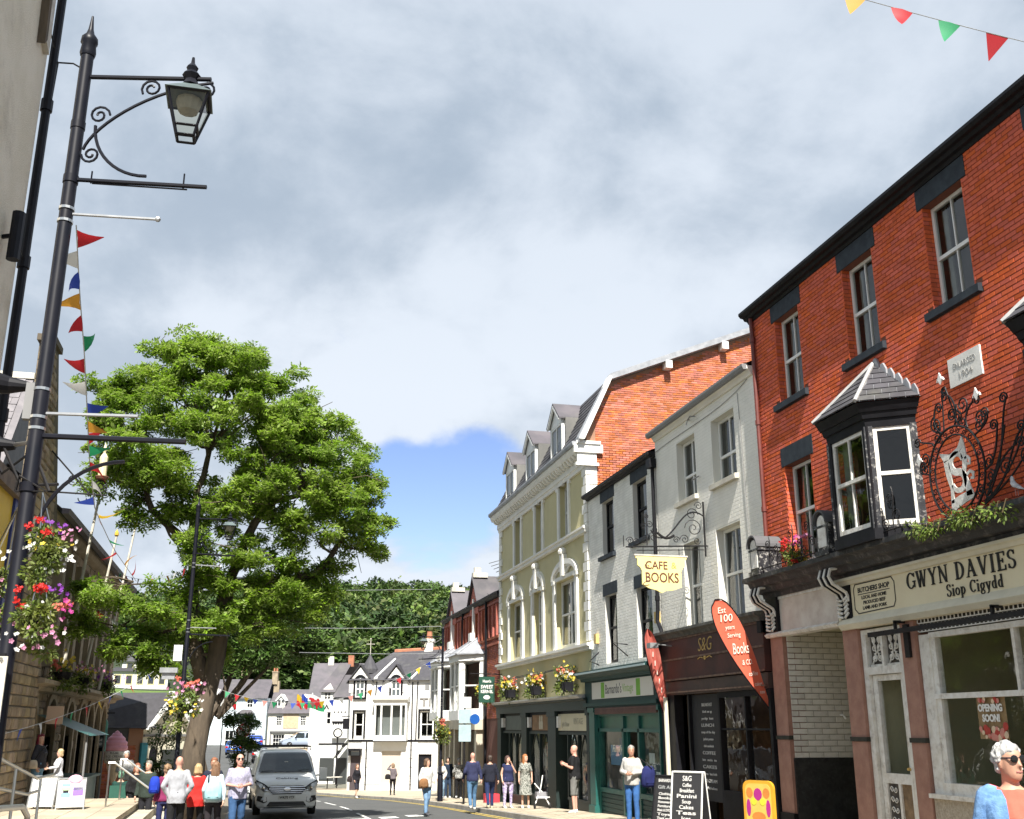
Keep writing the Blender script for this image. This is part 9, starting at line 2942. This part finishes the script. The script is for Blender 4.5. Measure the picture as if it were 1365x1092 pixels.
person('person in navy blouse and purple patterned leggings with a hand to the face',8.4,35.6,gz(35.6),170,1.62,'f','navy_blouse',(.03,.035,.09),'leggings',(.5,.45,.58),hairc=(.10,.05,.04),hair='bob',sleeve='none',legs='leggings',arms='face',bulk=1.3,voxel=.018,headturn=30,bot_mat=fabric('patterned_legging',(.62,.58,.68),(.16,.10,.30),22))
person('person with long ginger hair in a grey patterned dress by the shop window',8.95,35.4,gz(35.4),190,1.66,'f','patterned_dress',(.3,.3,.3),'dress_skirt',(.3,.3,.3),hairc=(.42,.16,.05),hair='long',legs='dress',sleeve='short',arms='hang',voxel=.018,headturn=50,top_mat=fabric('patterned_dress',(.42,.42,.38),(.05,.06,.05),24),bot_mat=fabric('patterned_dress',(.42,.42,.38),(.05,.06,.05),24))
person('bald person in black shirt and grey shorts holding up a phone',9.2,30.6,gz(30.6),300,1.84,'m','black_shirt',(.018,.018,.02),'shorts',(.20,.20,.19),hair='bald',skin=2,sleeve='short',legs='shorts',arms='phone',bulk=1.2,voxel=.016,shoes=(.7,.7,.7))
person('grey haired person in pale jumper and blue jeans outside the green shop',8.72,24.4,gz(24.4),215,1.70,'m','pale_jumper',(.48,.47,.44),'jeans',(.05,.14,.36),hairc=(.36,.34,.31),skin=1,arms='front',voxel=.015,headturn=20,bulk=1.08)
bag('shoulder_bag','navy shoulder bag with pale straps carried outside the green shop','bag',(9.05,24.2,gz(24.4)+1.02),(.36,.22,.46),(.02,.025,.10),[(8.85,24.3,gz(24.4)+1.45),(9.1,24.1,gz(24.4)+1.2)])
nw =person('person with white hair, sunglasses, denim jacket and coral top at the bottom right corner',4.55,5.9,0.0,196,1.60,'f','coral_top',(.72,.13,.09),'trousers',(.10,.12,.2),hairc=(.56,.55,.53),hair='curly',skin=1,glasses=True,sleeve='none',arms='hang',voxel=.0085,bulk=1.12,headturn=20)
M_DENIM =mat('blue_denim',(.10,.21,.42),.9,col2=(.16,.30,.52),scale=14,bump=.6,bscale=24)
mb =MB()
kk =1.60/1.75
for s in (-1,1):
 n =8
 secs =[]
 for z,w_,d_ in ((.86,.20,.15),(1.0,.19,.15),(1.18,.185,.155),(1.32,.188,.15),(1.40,.175,.12),(1.455,.11,.085)):
  arcp =[]
  for i in range(n +1):
   a =rad(-62 if z <1.42 else -45)+(rad(90)-rad(-62 if z <1.42 else -45))*i /n
   arcp.append(Vector((s *math.cos(a)*(w_+.035)*kk,math.sin(a)*(d_+.035)*kk,z *kk)))
  secs.append(arcp)
 for a,b in zip(secs,secs[1:]):
  for i in range(n):mb.add([a[i],a[i +1],b[i +1],b[i]],[(0,1,2,3)])
 cap(mb,(s *.15*kk,0,1.415*kk),(s *.235*kk,.03*kk,1.14*kk),.082*kk,.068*kk,14)
 cap(mb,(s *.235*kk,.03*kk,1.14*kk),(s *.235*kk,-.04*kk,.93*kk),.066*kk,.055*kk,14)
crm =mb.mesh('denim_jacket',M_WHITE)
bm =bmesh.new(); bm.from_mesh(crm)
bmesh.ops.remove_doubles(bm,verts=bm.verts,dist=.001)
bmesh.ops.subdivide_edges(bm,edges=bm.edges,cuts=3,use_grid_fill=True)
bmesh.ops.recalc_face_normals(bm,faces=bm.faces)
bm.to_mesh(crm); bm.free()
crease(crm,.014,10,.6)
put_mesh('denim_jacket',crm,M_DENIM,nw)
mb =MB()
mb.tube([(.09,-.15,1.36),(.05,-.155,1.2),(.055,-.16,.95)],.02,6)
mb.build('camera_strap',M_BLACK,nw,local=True)
for s in (-1,1):MB().ball((s *.076*kk,-.01,1.585*kk),.011,8,5).build('earring',M_WHITE,nw,local=True)
## BOARDS AND STREET THINGS
def a_board(label,x,y,zg,w_,h,ang,board,frame_m,lines,ink,top=None,name='notice_board'):
 t =thing(name,label,'a-board',(x,y,zg),rad(ang))
 for s in (-1,1):
  MB().add([(-w_/2,s *.22,.06),(w_/2,s *.22,.06),(w_/2,s *.04,h),(-w_/2,s *.04,h),(-w_/2,s *.19,.06),(w_/2,s *.19,.06),(w_/2,s *.01,h),(-w_/2,s *.01,h)],[(0,1,2,3),(7,6,5,4),(0,1,5,4),(1,2,6,5),(2,3,7,6),(3,0,4,7)]).build('board',board,t,local=True)
  mb =MB()
  for a in (-1,1):mb.tube([(a *w_/2,s *.235,0),(a *w_/2,s *.04,h +.03)],.018,5)
  mb.tube([(-w_/2,s *.045,h +.02),(w_/2,s *.045,h +.02)],.018,5)
  mb.build('frame',frame_m,t,local=True)
 sl =math.atan2(.18,h -.06)
 D =Vector((0,-math.cos(sl),math.sin(sl)))
 for (txt,zf,sz,wd,mt) in lines:
  z =.06+(h -.06)*zf
  y_=-.22+.18*zf -.006
  U =Vector((1,0,0)); Z =D.cross(U)
  if txt is None:
   me =MB().box(-wd /2+sz[0],wd /2+sz[0],-sz[1]/2,sz[1]/2,-.001,.002).mesh('print',mt)
  else:me =text_mesh('lettering',txt,sz,mt,width=wd,ext=.001,bold=.002)
  o =bpy.data.objects.new('lettering' if txt else 'print',me); COL.objects.link(o); o.parent =t
  o.matrix_local =Matrix.Translation((0,y_,z)) @ Matrix((U,Z,D)).transposed().to_4x4()
 if top:MB().lathe([(.15,0),(.15,.03),(.1,.05)],(0,0,0),16,sx=1,sy=.7).xf(Matrix.Translation((.06,-.03,h +.0)) @ Matrix.Rotation(PI /2,4,'X')).build('rounded_top',top,t,local=True)
 return t
M_PR ={k:flat('print_'+k,c) for k,c in (('cyan',(.20,.45,.68)),('violet',(.22,.12,.5)),('green',(.4,.55,.3)),('grey',(.35,.36,.36)),('pink',(.75,.4,.55)))}
a_board('plain white notice board with faint grey lettering behind the steel handrail',-4.45,27.4,PZ,.56,.68,-8,M_WHITE,M_GALV,[('MENU',.72,.09,.2,M_PR['grey']),('hot food',.42,.08,.3,M_PR['grey']),('open daily',.2,.06,.25,M_PR['grey'])],None)
a_board('white notice board with pink rounded top and blue and violet pictures',-3.83,27.1,PZ,.58,.64,8,M_WHITE,M_GALV,[(None,.80,(-.12,.06),.18,M_PR['cyan']),(None,.74,(.14,.16),.2,M_PR['grey']),(None,.56,(.14,.18),.22,M_PR['violet']),(None,.44,(-.12,.09),.2,M_PR['cyan']),(None,.56,(-.12,.06),.12,M_BLACK),(None,.66,(-.12,.06),.2,M_PR['green'])],None,flat('pink_top',(.72,.42,.55)))
a_board('black menu board with white printed lines at the green shop door',8.95,22.75,gz(22.8),.62,1.02,-62,M_CHALK,M_BLACK,[("BARNARDO'S",.92,.09,.42,M_CHK),('Gift Aid',.78,.10,.42,M_PR['grey'])]+[(s,.64-i *.085,.075,.36,M_CHK) for i,s in enumerate(('Clothing','Books','Homeware','Furniture','Music & DVD','Toys','Thank you'))],None,name='menu_board')
a_board('black chalkboard on a white timber frame at the cafe door',8.75,21.1,gz(21),.68,1.1,-50,M_CHALK,M_WHITE,[('S&G',.9,.14,.2,M_CHK)]+[(s,.78-i *.1,.10,.2+.12*(i % 3),M_CHK) for i,s in enumerate(('Coffee','Breakfast','Panini','Soup','Cakes','Teas','Ices'))],None,name='menu_board')
t =thing('pavement_sign','orange framed pavement sign with magenta and yellow leaf shapes by the passage','sign',(8.55,17.55,gz(17.6)),rad(-62))
fq =lambda u,d,z:(u,-d,z)
rr_=lambda w_,z0,z1,r,n=5:[(w_/2-r +r *math.cos(rad(a)),z1-r +r *math.sin(rad(a))) for a in np.linspace(0,90,n)]+[(-w_/2+r +r *math.cos(rad(a)),z1-r +r *math.sin(rad(a))) for a in np.linspace(90,180,n)]+[(-w_/2,z0),(w_/2,z0)]
M_OR =flat('orange_frame',(.72,.36,.03),.4)
MB().fprism(fq,rr_(.62,.08,1.02,.12),-.03,.03).build('frame',M_OR,t,local=True)
pn =MB().fprism(fq,rr_(.52,.14,.97,.1),.03,.036).build('panel',flat('warm_yellow_panel',(.74,.50,.10),.5),t,local=True)
mb =MB()
for x,z,a,b,m_ in ((-.17,.82,.07,.085,0),(.17,.82,.07,.085,0),(0,.80,.085,.10,1),(-.09,.68,.06,.06,2),(.09,.68,.06,.06,2),(-.2,.58,.045,.14,1),(.2,.58,.045,.14,1),(0,.44,.14,.08,0),(-.1,.32,.1,.05,2),(.1,.32,.1,.05,2),(0,.24,.16,.04,1)):
 e_=.037+.001*(m_+1)
 mb.fprism(fq,[(x +a *math.cos(rad(q)),z +b *math.sin(rad(q))) for q in range(0,360,30)],.036,e_,m_)
mb.build('leaf_shapes',[flat('print_orange',(.62,.22,.04)),flat('print_magenta',(.42,.02,.22)),flat('print_lime',(.62,.62,.04))],pn,local=True)
for a in (-.25,.25):MB().tube([(a,.0,0),(a,.0,.12)],.025,6).build('foot',M_BLACK,t,local=True)
t =thing('ice_cream_sign','large pink whipped ice cream cone sign on the brick shop wall','sign',(-5.15,47,.5))
mb =MB()
for i,(z,r) in enumerate(((.86,.46),(1.02,.43),(1.16,.34),(1.27,.22))):
 mb.lathe([(r *.7,-.16),(r,-.06),(r,.06),(r *.7,.16)],(-5.15,47,z),16,sy=.5)
mb.lathe([(.16,0),(.08,.14),(.0,.2)],(-5.15,47,1.34),12,sy=.5)
mb.build('swirl',flat('ice_cream_pink',(.72,.35,.45),.5),t,smooth='all')
MB().lathe([(.36,.26),(.42,.42),(.42,.68),(.34,.78)],(-5.15,47,0),16,sy=.5).build('cup',flat('cone_white',(.70,.70,.66),.6),t)
MB().lathe([(.04,-.55),(.26,.05),(.30,.28)],(-5.15,47,0),12,sy=.5).build('cone',flat('cone_cream',(.62,.52,.38)),t)
ICB =((-5.15,46.77,0),(1,0,0),(0,-1,0))
for s_,z in (('REAL',.66),('ICE CREAM',.53),('SOLD HERE',.40)):words(t,s_,.12,M_INK,0,.005,z,ICB,width=.6 if s_ !='REAL' else .35)
t =thing('teal_sign','teal arched hanging sign with dark lettering left of the ice cream cone','sign',(-5.75,46,1.2))
ft_=lambda u,d,z:(-5.75+u,46-d,z)
MB().fprism(ft_,[(-.33,.75),(.33,.75),(.33,1.75)]+[(.33*math.cos(rad(a)),1.75+.33*math.sin(rad(a))) for a in range(15,180,15)]+[(-.33,1.75)],0,.05).build('panel',flat('teal_panel',(.16,.47,.42),.5),t)
MB().fbox(ft_,-.24,.24,.05,.06,.9,1.28).build('dark_inset',flat('dark_teal',(.05,.07,.08)),t)
TB_=((-5.75,46,0),(1,0,0),(0,-1,0))
words(t,'gelato',.17,M_INK,0,.052,1.62,TB_,width=.42)
words(t,'FUDGE',.12,M_WHITE,0,.062,1.17,TB_,width=.36)
words(t,'COFFEE',.12,M_WHITE,0,.062,1.02,TB_,width=.36)
MB().tube([(-6.3,46,2.2),(-5.2,46,2.2)],.025,5).build('arm',M_IRON,t)
t =thing('pushchair','white framed folded pushchair beside the grey patterned dress','pushchair',(9.3,34.6,gz(34.6)))
z_=gz(34.6)
mb =MB().tube([(9.0,34.4,z_+.1),(9.25,34.6,z_+.6),(9.35,34.7,z_+1.0)],.018,5).tube([(9.5,34.4,z_+.1),(9.3,34.6,z_+.5),(9.1,34.8,z_+.75)],.018,5).tube([(9.05,34.4,z_+.35),(9.5,34.4,z_+.35)],.016,5)
mb.build('frame',M_WHITE,t)
for x in (9.0,9.5):MB().lathe([(.09,-.02),(.1,0),(.09,.02)],(0,0,0),12).xf(Matrix.Translation((x,34.4,z_+.1)) @ Matrix.Rotation(PI /2,4,'Y')).build('wheel',M_TYRE,t)
MB().box(9.1,9.45,34.5,34.75,z_+.3,z_+.5).build('seat',fabric('pushchair_grey',(.3,.3,.32)),t)
t =thing('crate','small red crate on the pavement by the olive house corner','crate',(9.2,41.8,gz(41.8)))
z_=gz(41.8)
MB().box(8.95,9.5,41.6,42.0,z_,z_+.06).box(8.95,8.99,41.6,42.0,z_+.06,z_+.32).box(9.46,9.5,41.6,42.0,z_+.06,z_+.32).box(8.99,9.46,41.6,41.64,z_+.06,z_+.32).box(8.99,9.46,41.96,42.0,z_+.06,z_+.32).build('sides',flat('crate_red',(.6,.04,.06)),t)
t =thing('street_clock','small black street clock on a post before the gabled white house','clock',(6.6,84,gz(84)))
MB().tube([(6.6,84,gz(84)),(6.6,84,1.0)],.06,6).build('post',M_IRON,t)
MB().lathe([(.32,-.1),(.36,0),(.32,.1)],(0,0,0),16).xf(Matrix.Translation((6.6,84,1.2)) @ Matrix.Rotation(PI /2,4,'X')).build('case',M_IRON,t)
MB().lathe([(.26,0),(.26,.02)],(0,0,0),16).xf(Matrix.Translation((6.6,83.9,1.2)) @ Matrix.Rotation(PI /2,4,'X')).build('dial',M_WHITE,t)
for i,(x,y,z,cols,lb) in enumerate(((-1.7,75,3.5,('red','white','green'),'cluster of small country flags on a pole left of the pale blue house'),(4.35,80,3.6,('yellow','red','blue'),'red dragon like flag with yellow and blue flags on a pole before the stone cottage'))):
 t =thing('flag_cluster',lb,'flags',(x,y,gz(y)),0)
 MB().tube([(x,y,gz(y)),(x,y,z +.4)],.04,6).build('pole',M_WHITE if i else M_IRON,t)
 for j,c in enumerate(cols):
  big =c =='red' and i
  w_,hh =(1.25,.95) if big else (.42,.8)
  x0=x +((-.8,-.2,.4)[j] if not i else (-1.1,-.35,-.75)[j])
  n =8
  def fp(q,r):return (x0+w_*q,y -.02*j +.10*math.sin(q *9+j),z +.3-hh *r -.25*q +.05*math.sin(q *6))
  for r0,r1,cc in (((0,.5,'white'),(.5,1,'green')) if big else ((0,.55,c),(.55,1,'white' if j % 2 else 'red'))):
   vs =[fp(q /n,r) for r in (r0,r1) for q in range(n +1)]
   MB().add(vs,[(q,q +1,n +2+q,n +1+q) for q in range(n)]).build('flag',PM[cc],t,smooth='all')
  if big:
   mb =MB()
   for cx,cz,a,b in ((.5,.5,.2,.2),(.3,.4,.12,.16),(.72,.42,.16,.1),(.62,.3,.1,.18),(.3,.7,.06,.2),(.55,.75,.06,.2),(.78,.65,.1,.08),(.18,.3,.1,.07)):
    m_=[fp(min(1,max(0,cx +a *math.cos(2*PI *q /10))),min(1,max(0,cz +b *math.sin(2*PI *q /10)))) for q in range(10)]
    mb.add([(p[0],p[1]-.05,p[2]) for p in m_]+[(p[0],p[1]-.04,p[2]) for p in m_],[tuple(range(10)),tuple(range(19,9,-1))])
   mb.build('red_emblem',PM['red'],t)
for i,(x,y) in enumerate(((5.6,78.5),(6.3,79.2))):
 t =thing('cafe_table','small outdoor cafe table before the gabled white house, %s' % ('nearer one' if i ==0 else 'further one'),'table',(x,y,gz(y)))
 MB().lathe([(.4,0),(.4,.04)],(x,y,gz(y)+.72),12).build('table_top',M_SILL,t)
 MB().tube([(x,y,gz(y)),(x,y,gz(y)+.72)],.04,6).build('leg',M_IRON,t)
mb =MB()
